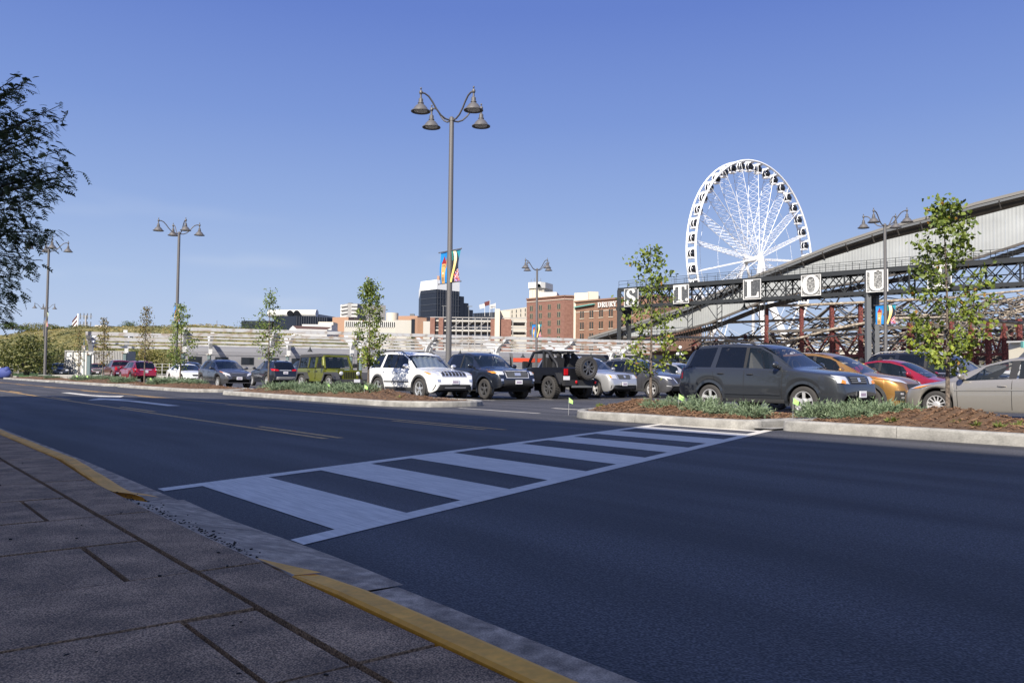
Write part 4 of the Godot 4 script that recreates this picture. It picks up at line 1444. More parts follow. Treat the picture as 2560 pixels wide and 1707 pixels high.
	plan_block("roof", deep(at_ground(1855, 261.5), at_ground(2425, 219.5), 21), 9.0, 9.6, M["plain_white"], wb)
	var ks := thing("ticket_kiosk", "small white kiosk with a teal window band at the right edge", "kiosk")
	var ka := at_ground(2524, 66)
	var kb := at_ground(2640, 62)
	plan_block("wall", deep(ka, kb, 4), 0, P(2530, 856, 65).y, M["cream"], ks)
	plan_block("roof", deep(ka + Vector3(-0.4, 0, 0.4), kb + Vector3(0.4, 0, 0.4), 5), P(2530, 856, 65).y, P(2530, 852, 65).y, M["old_white"], ks)
	block("window_band", ka.lerp(kb, 0.6) + Vector3(0, P(2530, 863, 65).y, 0.05), Vector3(2.2, 0.5, 0.3), M["teal"], ks)
	var dk := thing("grey_screen", "low dark grey screen wall behind the black car's bonnet", "wall", at_ground(2435, 50))
	block("panel", Vector3(0, 0.9, 0), Vector3(3.4, 1.8, 0.15), M["grey_steel"], dk, Basis(Vector3.UP, -0.5))

const CD := Vector3(0.923, 0, -0.384)
const CP := Vector3(0.384, 0, 0.923)
func canopy_at(u: float, v: float, y: float) -> Vector3:
	return Vector3(-38.4, 0, -88.4) + CD * u + CP * v + Vector3(0, y, 0)

func platforms() -> void:
	for r in 2:
		var v := -8.5 * r
		var u0: float = [-6.2, -3.2][r]
		var u1: float = [62.0, 66.0][r]
		var t := thing("platform_canopy", ["nearer weathered white platform canopy, bare beams on forked posts", "farther weathered white platform canopy behind the first, seen under its beams"][r], "canopy")
		slab_world("platform", [canopy_at(u0 - 3, v - 2.4, 0), canopy_at(u1, v - 2.4, 0), canopy_at(u1, v + 2.4, 0), canopy_at(u0 - 3, v + 2.4, 0)], -0.1, 0.42, M["pale_concrete"], t)
		var rows := [[3.9, 5.34, 0.36], [2.7, 4.84, 0.34], [1.5, 4.46, 0.16], [0.0, 4.12, 0.24], [-2.0, 4.6, 0.12], [-3.9, 5.2, 0.16]]
		var bays := int((u1 - u0) / 9.1) + 1
		for k in bays:
			var ua := u0 + k * 9.1
			var ub := minf(ua + 9.06, u1)
			var drop := 0.75 if (k < 1 and r == 0) else 0.0
			for q in (rows if r == 0 else [[3.9, 5.0, 0.14], [0.0, 4.0, 0.2], [-3.9, 5.0, 0.14]]):
				if k < 1 and absf(q[0]) < 1.2 and q[0] != 0.0:
					continue
				var j := rng.randf_range(-0.025, 0.025)
				strut("beam", canopy_at(ua, v + q[0], q[1] - drop + j), canopy_at(ub, v + q[0], q[1] - drop + j), 0.14, q[2], M["old_white"], t)
			var p := canopy_at(ua + 0.1, v, 0)
			strut("post", p + Vector3(0, 0.3, 0), p + Vector3(0, 2.9 - drop * 0.5, 0), 0.34, 0.34, M["green_post"], t)
			block("post_cap", p + Vector3(0, 2.95 - drop * 0.5, 0), Vector3(0.6, 0.12, 0.6), M["teal_white"], t)
			for s in [1.0, -1.0]:
				var b := MB.new()
				var o := canopy_at(ua + 0.22, v, -drop)
				b.prism(PackedVector2Array([Vector2(0, 2.95 + drop * 0.4), Vector2(0.16, 2.95 + drop * 0.4), Vector2(0.28, 3.6), Vector2(0.75, 4.12), Vector2(1.8, 4.55), Vector2(3.9, 5.1), Vector2(3.9, 5.42), Vector2(1.6, 4.9), Vector2(0.4, 4.55), Vector2(0, 4.4)]), Transform3D(Basis(CP * s, Vector3.UP, (CP * s).cross(Vector3.UP)), o + (CP * s).cross(Vector3.UP) * 0.2), 0.4)
				mb("bracket_arm", b, M["bracket_white"], t)
			if k > 1 and k % 2 == r:
				var q := obj("hanging_lamp", bell_mesh(), M["black_steel"], t)
				q.transform = Transform3D(Basis().scaled(Vector3.ONE * 0.8), canopy_at(ua + 4.5, v, 3.3))
				strut("lamp_stem", canopy_at(ua + 4.5, v, 3.7), canopy_at(ua + 4.5, v, 4.3), 0.05, 0.05, M["black_steel"], t)
	# passenger cars standing behind the canopies
	var cars := [[3.0, 24.4, "silver", "left silver passenger carriage with small square windows under the canopies"], [24.9, 46.1, "silver", "second silver passenger carriage, right of the first under the canopies"], [46.6, 55.2, "red", "short silver carriage with a bright red band beyond the open off-roader"], [55.8, 77.5, "blue", "dark blue passenger carriage left of the train shed"]]
	for q in cars:
		var t := thing("passenger_carriage", q[3], "train carriage", Vector3.ZERO, 0.0, "carriages standing at the platforms")
		var a := canopy_at(q[0], -13.0, 0)
		var b := canopy_at(q[1], -13.0, 0)
		var body := MB.new()
		body.prism(PackedVector2Array([Vector2(-1.5, 0.9), Vector2(1.5, 0.9), Vector2(1.52, 2.4), Vector2(1.45, 3.35), Vector2(-1.45, 3.35), Vector2(-1.52, 2.4)]), Transform3D(Basis(CP, Vector3.UP, CP.cross(Vector3.UP)), b if CP.cross(Vector3.UP).dot(CD) > 0 else a), a.distance_to(b))
		mb("body", body, {"silver": M["train_silver"], "red": M["train_silver"], "blue": M["train_blue"]}[q[2]], t)
		var rf := MB.new()
		rf.prism(PackedVector2Array([Vector2(-1.46, 3.36), Vector2(1.46, 3.36), Vector2(1.25, 3.85), Vector2(0.7, 4.15), Vector2(-0.7, 4.15), Vector2(-1.25, 3.85)]), Transform3D(Basis(CP, Vector3.UP, CP.cross(Vector3.UP)), b if CP.cross(Vector3.UP).dot(CD) > 0 else a), a.distance_to(b))
		mb("roof", rf, M["train_roof"] if q[2] != "blue" else M["train_dark"], t)
		strut("underframe", a + Vector3(0, 0.6, 0), b + Vector3(0, 0.6, 0), 2.6, 0.6, M["train_dark"], t)
		if q[2] == "red":
			strut("red_band", a + CP * 1.53 + Vector3(0, 3.0, 0), b + CP * 1.53 + Vector3(0, 3.0, 0), 0.06, 0.55, M["train_red"], t)
		if q[2] == "blue":
			strut("dark_band", a + CP * 1.53 + Vector3(0, 3.05, 0), b + CP * 1.53 + Vector3(0, 3.05, 0), 0.06, 0.5, M["train_dark"], t)
		var n := int((q[1] - q[0]) / 2.9)
		for k in n:
			var c := a.lerp(b, (k + 0.5) / n) + CP * 1.5 + Vector3(0, 2.25, 0)
			var w := obj("window", unit_box, M["train_dark"], t)
			w.transform = Transform3D(Basis(CD * 1.55, Vector3.UP * 0.95, CP * 0.09), c)
			var g := obj("pane", unit_box, M["dark_glass"], w)
			g.transform = Transform3D(Basis().scaled(Vector3(0.86, 0.8, 1.0)), Vector3(0, 0, 0.2))
		for y in [1.3, 1.65, 2.95]:
			strut("side_ridge", a + CP * 1.525 + Vector3(0, y, 0), b + CP * 1.525 + Vector3(0, y, 0), 0.03, 0.06, M["train_roof"], t)
		strut("car_end_door", a + CP * 1.5 + CD * 0.8 + Vector3(0, 2.1, 0), a + CP * 1.5 + CD * 1.7 + Vector3(0, 2.1, 0), 0.08, 2.2, M["train_roof"], t)

func slab_world(called: String, pts: Array, y0: float, y1: float, m: Material, parent: Node) -> MeshInstance3D:
	return plan_block(called, pts, y0, y1, m, parent)

func bell_mesh() -> ArrayMesh:
	var b := MB.new()
	b.lathe([Vector2(0.05, 0.62), Vector2(0.0, 0.64)], 16)
	b.lathe([Vector2(0.40, 0.02), Vector2(0.43, 0.0), Vector2(0.43, 0.035), Vector2(0.35, 0.07), Vector2(0.29, 0.17), Vector2(0.20, 0.28), Vector2(0.115, 0.335), Vector2(0.115, 0.36), Vector2(0.135, 0.37), Vector2(0.135, 0.40), Vector2(0.10, 0.42), Vector2(0.10, 0.56), Vector2(0.05, 0.62)], 20)
	b.lathe([Vector2(0.34, 0.08), Vector2(0.40, 0.02)], 20)
	return b.mesh()

func hill() -> void:
	var ridge := [[-500, 850], [0, 840], [60, 834], [120, 827], [180, 821], [300, 815.5], [520, 815.5], [600, 822], [700, 834], [840, 850], [1040, 890]]
	var ry := func(px: float) -> float:
		for i in ridge.size() - 1:
			if px <= ridge[i + 1][0]:
				return lerpf(ridge[i][1], ridge[i + 1][1], clampf((px - ridge[i][0]) / (ridge[i + 1][0] - ridge[i][0]), 0, 1))
		return 860.0
	var nz := noise(8, 0.05, 4)
	var g := []
	var cols := 62
	var rws := 16
	for r in rws + 1:
		var row := []
		for c in cols + 1:
			var px := lerpf(-500, 1040, float(c) / cols)
			var z := lerpf(112.0, 215.0, float(r) / rws)
			var u := (z - 112.0) / 58.0
			var top := P(px, ry.call(px), 170.0).y
			var h := top * smoothstep(0.0, 1.0, clampf(u, 0, 1)) if u < 1.0 else top - (u - 1.0) * (u - 1.0) * 3.0
			var q := at_ground(px, z)
			q.y = h + nz.get_noise_2d(q.x, q.z) * 0.5 * clampf(u * 3.0, 0.0, 1.0) - 0.05
			row.append(q)
		g.append(row)
	var b := MB.new()
	var nn := []
	for r in rws + 1:
		var row := []
		for c in cols + 1:
			var dx: Vector3 = g[r][mini(c + 1, cols)] - g[r][maxi(c - 1, 0)]
			var dz: Vector3 = g[mini(r + 1, rws)][c] - g[maxi(r - 1, 0)][c]
			row.append(dx.cross(dz).normalized())
		nn.append(row)
	for r in rws:
		for c in cols:
			b.quadn(g[r][c], g[r][c + 1], g[r + 1][c + 1], g[r + 1][c], nn[r][c], nn[r][c + 1], nn[r + 1][c + 1], nn[r + 1][c])
	tag(mb("grassy_hill", b, M["dry_grass"]), "", "", "", "structure")
	# tufts of long dry grass
	var l := MB.new()
	l.colored = true
	for k in 9000:
		var px := rng.randf_range(-20, 760)
		var z := rng.randf_range(114, 172)
		var u := (z - 112.0) / 58.0
		var q := at_ground(px, z)
		q.y = P(px, ry.call(px), 170.0).y * smoothstep(0.0, 1.0, clampf(u, 0, 1)) + nz.get_noise_2d(q.x, q.z) * 0.5 * clampf(u * 3.0, 0, 1)
		var tone := clampf(0.5 + nz.get_noise_2d(q.x * 1.7 + 90.0, q.z * 1.7) * 1.6 + rng.randf_range(-0.3, 0.3), 0, 1)
		l.col = Color(0.12, 0.115, 0.035).lerp(Color(0.30, 0.235, 0.09), tone)
		var w := rng.randf_range(0.1, 0.28)
		var h := rng.randf_range(0.06, 0.24)
		var a := rng.randf() * TAU
		var e := Vector3(cos(a), 0, sin(a)) * w
		l.tri(q - e, q + e, q + Vector3(e.z * 0.4, h, e.x * 0.4))
	tag(mb("long_grass", l, M["leaf"]), "dry yellow grass growing all over the hill", "grass", "", "stuff")
	# lawn in front of the canopies' left end
	var lawn := MB.new()
	var pts := [at_ground(-40, 88), at_ground(330, 84), at_ground(400, 112), at_ground(-60, 116)]
	lawn.quad(pts[0] + Vector3(0, 0.10, 0), pts[1] + Vector3(0, 0.10, 0), pts[2] + Vector3(0, 0.42, 0), pts[3] + Vector3(0, 0.42, 0))
	tag(mb("lawn", lawn, M["lawn"]), "", "", "", "structure")
	var grp := "bushes on and below the grassy hill"
	for q in [[64, 100, 834, 4.0, 3, "big olive bush standing left of the far lamp posts", 1500], [8, 106, 850, 3.4, 3, "dark bush at the left edge below the hill", 800], [152, 112, 855, 3.6, 3, "wide bush below the hill, right of the two far lamp posts", 900], [196, 116, 862, 2.8, 0, "green bush above the white container's left end", 700], [120, 108, 872, 2.6, 0, "dark green bush between the lamp post foot and the container", 700], [325, 118, 868, 3.4, 0, "green bush under the canopy's left bays", 800], [385, 118, 872, 3.4, 2, "yellowish bush under the canopy behind the red hatchback", 800], [430, 120, 876, 2.8, 0, "dark bush under the canopy left of the first carriage", 700], [262, 114, 858, 2.6, 3, "bush behind the canopy's leftmost forked post", 600], [95, 125, 838, 3.0, 3, "grey olive bush halfway up the hill", 700], [40, 120, 868, 3.0, 0, "shadowy bush low on the hill near the left edge", 600]]:
		bush(q[5], "bush", at_ground(q[0], q[1]), P(q[0], q[2], q[1]).y, q[3], q[4], grp, q[6])
	for q in [[25, 176, 806, 812, 3.4, 0, "dark green tree on the crest at the far left"], [62, 178, 806, 835, 3.2, 2, "yellowish tree on the hill crest, second from the left"], [84, 180, 808, 830, 2.6, 2, "pale bush on the crest just left of the tall lamp posts"], [128, 182, 810, 825, 3.6, 3, "green bushes on the crest right of the tall lamp posts"], [172, 184, 812, 820, 2.4, 0, "small dark bush on the crest left of the flag"], [196, 184, 812, 820, 2.6, 3, "low bush at the foot of the big flag"], [212, 186, 813, 820, 2.4, 3, "low bush on the crest right of the big flag"], [312, 188, 801, 818, 2.7, 0, "lone round dark tree on the crest above the canopy's left end"]]:
		var at := at_ground(q[0], q[1])
		var y0 := P(q[0], q[3], q[1]).y - 1.0
		at.y = maxf(y0, 0.0)
		bush(q[6], "tree" if q[0] == 312 or q[0] < 70 else "bush", at, P(q[0], q[2], q[1]).y - at.y, q[4], q[5], "growth along the hill crest", 700)
	# flag and mast on the crest
	var f := thing("flagpole", "tall white flagpole with a drooping striped flag on the hill crest", "flagpole", at_ground(189.5, 200))
	strut("pole", Vector3(0, 6, 0), Vector3(0, P(189, 784, 200).y, 0), 0.24, 0.24, M["plain_white"], f)
	var top := P(189, 785, 200).y
	for k in 7:
		var b2 := MB.new()
		var a0 := Vector3(-0.2, top - 0.2 - k * 0.55, 0)
		b2.quad(a0 - Vector3(0, 0.5, 0), a0, a0 + Vector3(-1.0 - k * 0.06, -1.5 - k * 0.1, 0.4), a0 + Vector3(-1.0 - k * 0.06, -2.0 - k * 0.1, 0.3))
		mb("flag_stripe", b2, M["red_steel"] if k % 2 == 0 else M["plain_white"], f)
	var m := thing("cell_mast", "thin antenna mast beyond the hill crest right of the flag", "mast", at_ground(209, 330))
	var mt := P(209, 788, 330).y
	strut("pole", Vector3(0, 0, 0), Vector3(0, mt, 0), 0.5, 0.5, M["block_grey"], m)
	for k in 3:
		for j in 4:
			strut("antenna", Vector3(-2.2 + j * 1.4, mt - 1.5 - k * 3.4, 0), Vector3(-2.2 + j * 1.4, mt + 0.8 - k * 3.4, 0), 0.28, 0.28, M["grey_steel"], m)
		strut("bracket", Vector3(-2.6 + k * 0.5, mt - 0.4 - k * 3.4, 0), Vector3(2.6 - k * 0.5, mt - 0.4 - k * 3.4, 0), 0.2, 0.2, M["block_grey"], m)
	# container, cabinet, fence
	var c := thing("white_container", "long white site container with a grey roof edge behind the far pickups", "container")
	var ca := at_ground(161.5, 104)
	var cb := at_ground(233, 104)
	plan_block("body", deep(ca, cb, 3), 0, P(200, 879, 104).y, M["building_white"], c)
	plan_block("roof_edge", deep(ca + Vector3(-0.1, 0, 0.1), cb + Vector3(0.1, 0, 0.1), 3.2), P(200, 879, 104).y, P(200, 876, 104).y, M["block_grey"], c)
	for k in 5:
		var q := ca.lerp(cb, k / 4.0)
		strut("corner_post", q + Vector3(0, 0, 0.06), q + Vector3(0, P(200, 879, 104).y, 0.06), 0.16, 0.1, M["block_grey"], c)
	block("door", ca.lerp(cb, 0.2) + Vector3(0, 1.2, 0.05), Vector3(0.9, 2.2, 0.1), M["block_grey"], c)
	c = thing("grey_container", "grey ribbed container right of the white one under the canopy", "container")
	ca = at_ground(236, 103)
	cb = at_ground(309, 103)
	plan_block("body", deep(ca, cb, 3), 0, P(270, 877, 103).y, M["block_grey"], c)
	for k in 18:
		var q := ca.lerp(cb, (k + 0.5) / 18.0)
		strut("side_rib", q + Vector3(0, 0.1, 0.03), q + Vector3(0, P(270, 878, 103).y, 0.03), 0.1, 0.06, M["block_grey"], c)
	c = thing("meter_box", "pale meter box on a thin pole left of the first canopy post", "box")
	strut("pole", at_ground(209, 84), P(209, 848, 84), 0.09, 0.09, M["green_post"], c)
	block("cabinet", P(208.5, 869, 84), Vector3(0.36, 0.45, 0.25), M["old_white"], c)
	c = thing("rail_fence", "wire fence with pale posts along the foot of the hill", "fence")
	for k in 26:
		var px := -10.0 + k * 18.0
		strut("post", at_ground(px, 110), at_ground(px, 110) + Vector3(0, 1.9, 0), 0.08, 0.08, M["old_white"], c)
	for y in [0.5, 1.0, 1.45, 1.85]:
		strut("rail", at_ground(-10, 110) + Vector3(0, y, 0), at_ground(440, 110) + Vector3(0, y, 0), 0.05, 0.05, M["block_grey"], c)
	c = thing("pale_wall", "pale concrete barrier with two bands at the left edge", "barrier")
	plan_block("barrier", deep(at_ground(-40, 112), at_ground(26, 112), 0.5), 0.3, P(10, 911, 112).y, M["pale_concrete"], c)
	plan_block("rail", deep(at_ground(-40, 111.8), at_ground(26, 111.8), 0.2), P(10, 909, 112).y, P(10, 906, 112).y, M["block_grey"], c)
	for k in 3:
		var s: Array = [[72, 100], [150, 185], [12, 40]][k]
		var o := thing("kerb_block", ["long pale kerb length beside the concrete lamp foot", "pale kerb length in front of the lawn, right of the lamp foot", "low pile of pale kerb stones at the left edge"][k], "kerb")
		var y0 := 0.02
		plan_block("stone", deep(at_ground(s[0], 82), at_ground((s[0] + s[1]) * 0.5 - 0.5, 82), 0.4), y0, 0.3, M["kerb_concrete"], o)
		plan_block("stone", deep(at_ground((s[0] + s[1]) * 0.5 + 0.5, 82), at_ground(s[1], 82), 0.4), y0, 0.28, M["kerb_concrete"], o)

func banner_tex(right: bool) -> ImageTexture:
	var w := 48
	var h := 112
	var im := Image.create(w, h, false, Image.FORMAT_RGB8)
	if not right:
		im.fill(Color(0.10, 0.50, 0.78))
		im.fill_rect(Rect2i(15, 40, 22, 72), Color(0.80, 0.63, 0.38))
		im.fill_rect(Rect2i(12, 30, 7, 28), Color(0.60, 0.45, 0.32))
		for y in 30:
			var hw := int(y * 0.42)
			im.fill_rect(Rect2i(27 - hw, 12 + y, 2 * hw + 1, 1), Color(0.55, 0.10, 0.13))
		for y in 14:
			im.fill_rect(Rect2i(15 - y / 5, 17 + y, 1 + 2 * y / 5, 1), Color(0.55, 0.4, 0.33))
		im.fill_rect(Rect2i(22, 46, 4, 6), Color(0.3, 0.22, 0.15))
		im.fill_rect(Rect2i(29, 46, 4, 6), Color(0.3, 0.22, 0.15))
		for y in 8:
			for x in 8:
				if Vector2(x - 3.5, y - 3.5).length() < 3.8:
					im.set_pixel(23 + x, 72 + y, Color(0.94, 0.93, 0.82))
		im.fill_rect(Rect2i(20, 90, 14, 14), Color(0.62, 0.5, 0.33))
	else:
		im.fill(Color(0.14, 0.15, 0.20))
		for y in h:
			var c := 27.0 - 9.0 * sin(y * 0.035) + y * 0.05
			for x in w:
				if absf(x - c - 6.0) < 10.0 - absf(y - 40) * 0.07:
					im.set_pixel(x, y, Color(0.96, 0.82, 0.48).lerp(Color(0.99, 0.95, 0.78), clampf((40.0 - y) / 50.0 + 0.5, 0, 1)))
				elif x + y * 0.8 < 26:
					im.set_pixel(x, y, Color(0.15, 0.55, 0.62))
				elif x > 40 and y < 34:
					im.set_pixel(x, y, Color(0.16, 0.5, 0.48))
		var rg := RandomNumberGenerator.new()
		rg.seed = 4
		for k in 260:
			var x := rg.randi_range(0, 24)
			var y := rg.randi_range(68, 108)
			if x < (y - 60) * 0.9:
				im.fill_rect(Rect2i(x, y, 3, 3), [Color(0.85, 0.35, 0.25), Color(0.95, 0.92, 0.9), Color(0.65, 0.5, 0.8), Color(0.9, 0.55, 0.4), Color(0.5, 0.2, 0.3)][rg.randi() % 5])
	return ImageTexture.create_from_image(im)

func banner_mesh(sgn: float) -> ArrayMesh:   # hangs from its arms; x from the pole outwards
	var s := SurfaceTool.new()
	s.begin(Mesh.PRIMITIVE_TRIANGLES)
	var pt := func(u: float, v: float) -> Vector3:
		return Vector3((0.12 + u * 0.66 - 0.05 * sin(v * PI) * u) * sgn, -1.42 * v, 0.05 * sin(v * 5.0 + u * 2.0))
	for j in 10:
		for i in 5:
			for q in [[0, 0], [1, 0], [1, 1], [0, 0], [1, 1], [0, 1]]:
				var u: float = (i + q[0]) / 5.0
				var v: float = (j + q[1]) / 10.0
				s.set_uv(Vector2(u if sgn > 0 else 1.0 - u, v))
				s.add_vertex(pt.call(u, v))
	s.generate_normals()
	return s.commit()

func lamps() -> void:
	for r in 2:
		var bm := mat("banner_%d" % r, Color.WHITE, 0.7)
		bm.albedo_texture = banner_tex(r == 1)
		bm.cull_mode = BaseMaterial3D.CULL_DISABLED
	var H := 12.5
	var pole := MB.new()
	pole.lathe([Vector2(0.20, 0.0), Vector2(0.20, 0.25), Vector2(0.135, 0.35), Vector2(0.128, 4.0), Vector2(0.105, H - 0.15), Vector2(0.115, H - 0.14), Vector2(0.115, H), Vector2(0.06, H + 0.06), Vector2(0.0, H + 0.07)], 16)
	var arm := MB.new()
	var ap := []
	var ar := []
	for q in [[0.08, -0.12], [0.35, -0.10], [0.6, 0.02], [0.85, 0.26], [1.05, 0.52], [1.25, 0.72], [1.45, 0.80], [1.66, 0.80]]:
		ap.append(Vector3(q[0], H + q[1], 0))
		ar.append(0.04)
	arm.tube(ap, ar, 8)
	arm.sphere(Vector3(1.66, H + 0.80, 0), Vector3(0.085, 0.11, 0.085), 10)
	arm.sphere(Vector3(1.66, H + 0.98, 0), Vector3(0.045, 0.05, 0.045), 8)
	arm.tube([Vector3(1.66, H + 0.92, 0), Vector3(1.66, H + 0.5, 0)], [0.025, 0.05], 8)
	var lens := MB.new()
	lens.lathe([Vector2(0.0, 0.02), Vector2(0.30, 0.03), Vector2(0.30, 0.06), Vector2(0.0, 0.065)], 16)
	var pm := pole.mesh()
	var am := arm.mesh()
	var lm := lens.mesh()
	var bell := bell_mesh()
	var yaw := atan2(-RD.z, RD.x)
	var spots := [[st(30.5, 21.05), 1, "tallest four-armed lamp post in the middle, with two banners", 1.0], [P(437.5, 936, 66) * Vector3(1, 0, 1), 1, "four-armed lamp post left of the middle, behind a small tree", 0.965], [P(110.5, 936, 78) * Vector3(1, 0, 1), 2, "four-armed lamp post on a white concrete foot at the far left", 0.985], [P(105, 936, 149) * Vector3(1, 0, 1), 0, "smallest, farthest lamp post just left of the concrete footed one", 0.96], [P(1340.5, 936, 87) * Vector3(1, 0, 1), 1, "four-armed lamp post in front of the red brick hotel", 0.97], [P(2216, 936, 58) * Vector3(1, 0, 1), 1, "four-armed lamp post in front of the train shed at the right", 0.945]]
	for q in spots:
		var t := thing("lamp_post", q[2], "lamp post", q[0], yaw, "four-armed lamp posts of the car park")
		t.scale = Vector3.ONE * q[3]
		obj("pole", pm, M["lamp_metal"], t)
		for k in 4:
			var a := obj("arm", am, M["lamp_metal"], t)
			a.rotation.y = k * PI / 2
			var s := obj("lamp_shade", bell, M["lamp_metal"], t)
			s.position = Vector3(cos(k * PI / 2) * 1.66, H - 0.06, -sin(k * PI / 2) * 1.66)
			obj("lens", lm, M["lamp_lens"], s)
		if q[1] == 2:
			var f := MB.new()
			f.lathe([Vector2(0.55, -0.6), Vector2(0.55, 0.42), Vector2(0.5, 0.46), Vector2(0, 0.46)], 20)
			mb("concrete_foot", f, M["kerb_concrete"], t)
		if q[1] > 0:
			for r in 2:
				var sgn := 1.0 if r == 0 else -1.0
				var b := obj("banner", banner_mesh(sgn), M["banner_%d" % r], t)
				b.position = Vector3(0, 6.45, 0)
				for y in [6.47, 5.02]:
					var arms := MB.new()
					arms.tube([Vector3(0.1 * sgn, y, 0), Vector3(0.86 * sgn, y, 0)], [0.02, 0.02], 6)
					arms.sphere(Vector3(0.87 * sgn, y, 0), Vector3(0.035, 0.035, 0.035), 8)
					mb("banner_arm", arms, M["lamp_metal"], t)
			var bx := obj("outlet_box", unit_box, M["lamp_metal"], t)
			bx.transform = Transform3D(Basis().scaled(Vector3(0.14, 0.2, 0.1)), Vector3(0.14, 5.75, 0.06))

class Shell:   # the outer skin of a car: cross-sections along x (measured backwards from the nose)
	var L: float
	var W2: float
	var top: PackedFloat32Array
	var bot: PackedFloat32Array
	var arch: PackedFloat32Array
	var belt: PackedFloat32Array
	var plan: PackedFloat32Array
	var zt: PackedFloat32Array
	const ST := 0.01
	func sample(a: Array, smooth: float) -> PackedFloat32Array:
		var n := int(L / ST) + 2
		var raw := PackedFloat32Array()
		var k := 0
		for i in n:
			var x := minf(i * ST, L)
			while k < a.size() - 2 and x > a[k + 1][0]:
				k += 1
			raw.append(lerpf(a[k][1], a[k + 1][1], clampf((x - a[k][0]) / maxf(a[k + 1][0] - a[k][0], 1e-5), 0, 1)))
		var w := int(smooth / ST)
		if w < 1:
			return raw
		var o := raw.duplicate()
		for pass_ in 2:
			for i in n:
				var m := mini(w, mini(i, n - 1 - i))
				o[i] = 0.25 * raw[i - m] + 0.5 * raw[i] + 0.25 * raw[i + m]
			raw = o.duplicate()
		return o
	func at(a: PackedFloat32Array, x: float) -> float:
		var f := clampf(x, 0.0, L) / ST
		var i := mini(int(f), a.size() - 2)
		return lerpf(a[i], a[i + 1], f - i)
	func ysh(x: float) -> float:
		return maxf(minf(at(belt, x), at(top, x) - 0.06), at(arch, x) + 0.01)
	func yte(x: float) -> float:
		return maxf(at(top, x) - 0.045, ysh(x) + 0.004)
	func pf(f: float) -> float:
		if f < 0.1: return lerpf(0.93, 0.975, f / 0.1)
		if f < 0.5: return lerpf(0.975, 1.0, (f - 0.1) / 0.4)
		if f < 0.8: return lerpf(1.0, 0.985, (f - 0.5) / 0.3)
		return lerpf(0.985, 0.945, (f - 0.8) / 0.2)
	func side(x: float, y: float) -> float:   # half width at height y
		var w := W2 * at(plan, x)
		var sh := ysh(x)
		if y <= sh:
			var b := at(arch, x)
			return w * pf(clampf((y - b) / maxf(sh - b, 0.01), 0, 1))
		var te := yte(x)
		var z1 := w * at(zt, x)
		if y <= te:
			return lerpf(w * 0.935, z1, (y - sh) / maxf(te - sh, 0.001))
		return z1 * sqrt(clampf(1.0 - (y - te) / maxf(at(top, x) - te, 0.001), 0, 1))
	func inside(x: float, z: float, y: float) -> bool:
		return y >= at(bot, x) and y <= at(top, x) and z <= side(x, y)
	func front(z: float, y: float, rear := false) -> float:
		z = absf(z)
		var x := 0.0
		while x < 1.4:
			if inside(L - x if rear else x, z, y):
				break
			x += 0.02
		var lo := x - 0.02
		for k in 6:
			var m := (lo + x) * 0.5
			if inside(L - m if rear else m, z, y):
				x = m
			else:
				lo = m
		return L - x if rear else x

func patch(b: MB, q: Array, nu: int, nv: int, f: Callable, out: Vector3) -> void:   # a bilinear patch of (u, v) corners laid on a surface
	var g := []
	for j in nv + 1:
		var row := []
		for i in nu + 1:
			var u := float(i) / nu
			var v := float(j) / nv
			var a := Vector2(q[0][0], q[0][1]).lerp(Vector2(q[1][0], q[1][1]), u)
			var c := Vector2(q[3][0], q[3][1]).lerp(Vector2(q[2][0], q[2][1]), u)
			row.append(f.call(a.lerp(c, v)))
		g.append(row)
	var nn := []
	for j in nv + 1:
		var row := []
		for i in nu + 1:
			var du: Vector3 = g[j][mini(i + 1, nu)] - g[j][maxi(i - 1, 0)]
			var dv: Vector3 = g[mini(j + 1, nv)][i] - g[maxi(j - 1, 0)][i]
			var n := du.cross(dv).normalized()
			row.append(n if n.dot(out) >= 0.0 else -n)
		nn.append(row)
	for j in nv:
		for i in nu:
			var flip: bool = (g[j][i + 1] - g[j][i]).cross(g[j + 1][i] - g[j][i]).dot(nn[j][i]) < 0.0
			if flip:
				b.quadn(g[j][i], g[j + 1][i], g[j + 1][i + 1], g[j][i + 1], nn[j][i], nn[j + 1][i], nn[j + 1][i + 1], nn[j][i + 1])
			else:
				b.quadn(g[j][i], g[j][i + 1], g[j + 1][i + 1], g[j + 1][i], nn[j][i], nn[j][i + 1], nn[j + 1][i + 1], nn[j + 1][i])

var tyres := {}
func tyre_mesh(r: float, w: float, knobs: bool) -> ArrayMesh:
	var key := "%.2f %.2f %s" % [r, w, knobs]
	if not tyres.has(key):
		var b := MB.new()
		var h := w * 0.5
		var t := Transform3D(Basis(Vector3.RIGHT, Vector3.BACK, Vector3.DOWN), Vector3.ZERO)
		var ri := r * 0.66
		b.lathe([Vector2(ri, -h * 0.7), Vector2(ri, -h * 0.9), Vector2(r * 0.84, -h), Vector2(r * 0.95, -h * 0.96), Vector2(r, -h * 0.8), Vector2(r, h * 0.8), Vector2(r * 0.95, h * 0.96), Vector2(r * 0.84, h), Vector2(ri, h * 0.9), Vector2(ri, h * 0.7)], 30, t)
		if knobs:
			for k in 30:
				var a := TAU * k / 30.0
				for s in [-0.62, 0.0, 0.62]:
					b.box(Vector3(cos(a + s * 0.1) * r, sin(a + s * 0.1) * r, h * s), Vector3(0.035, r * 0.12, h * 0.52), Basis(Vector3.BACK, a + s * 0.1))
		tyres[key] = b.mesh()
	return tyres[key]

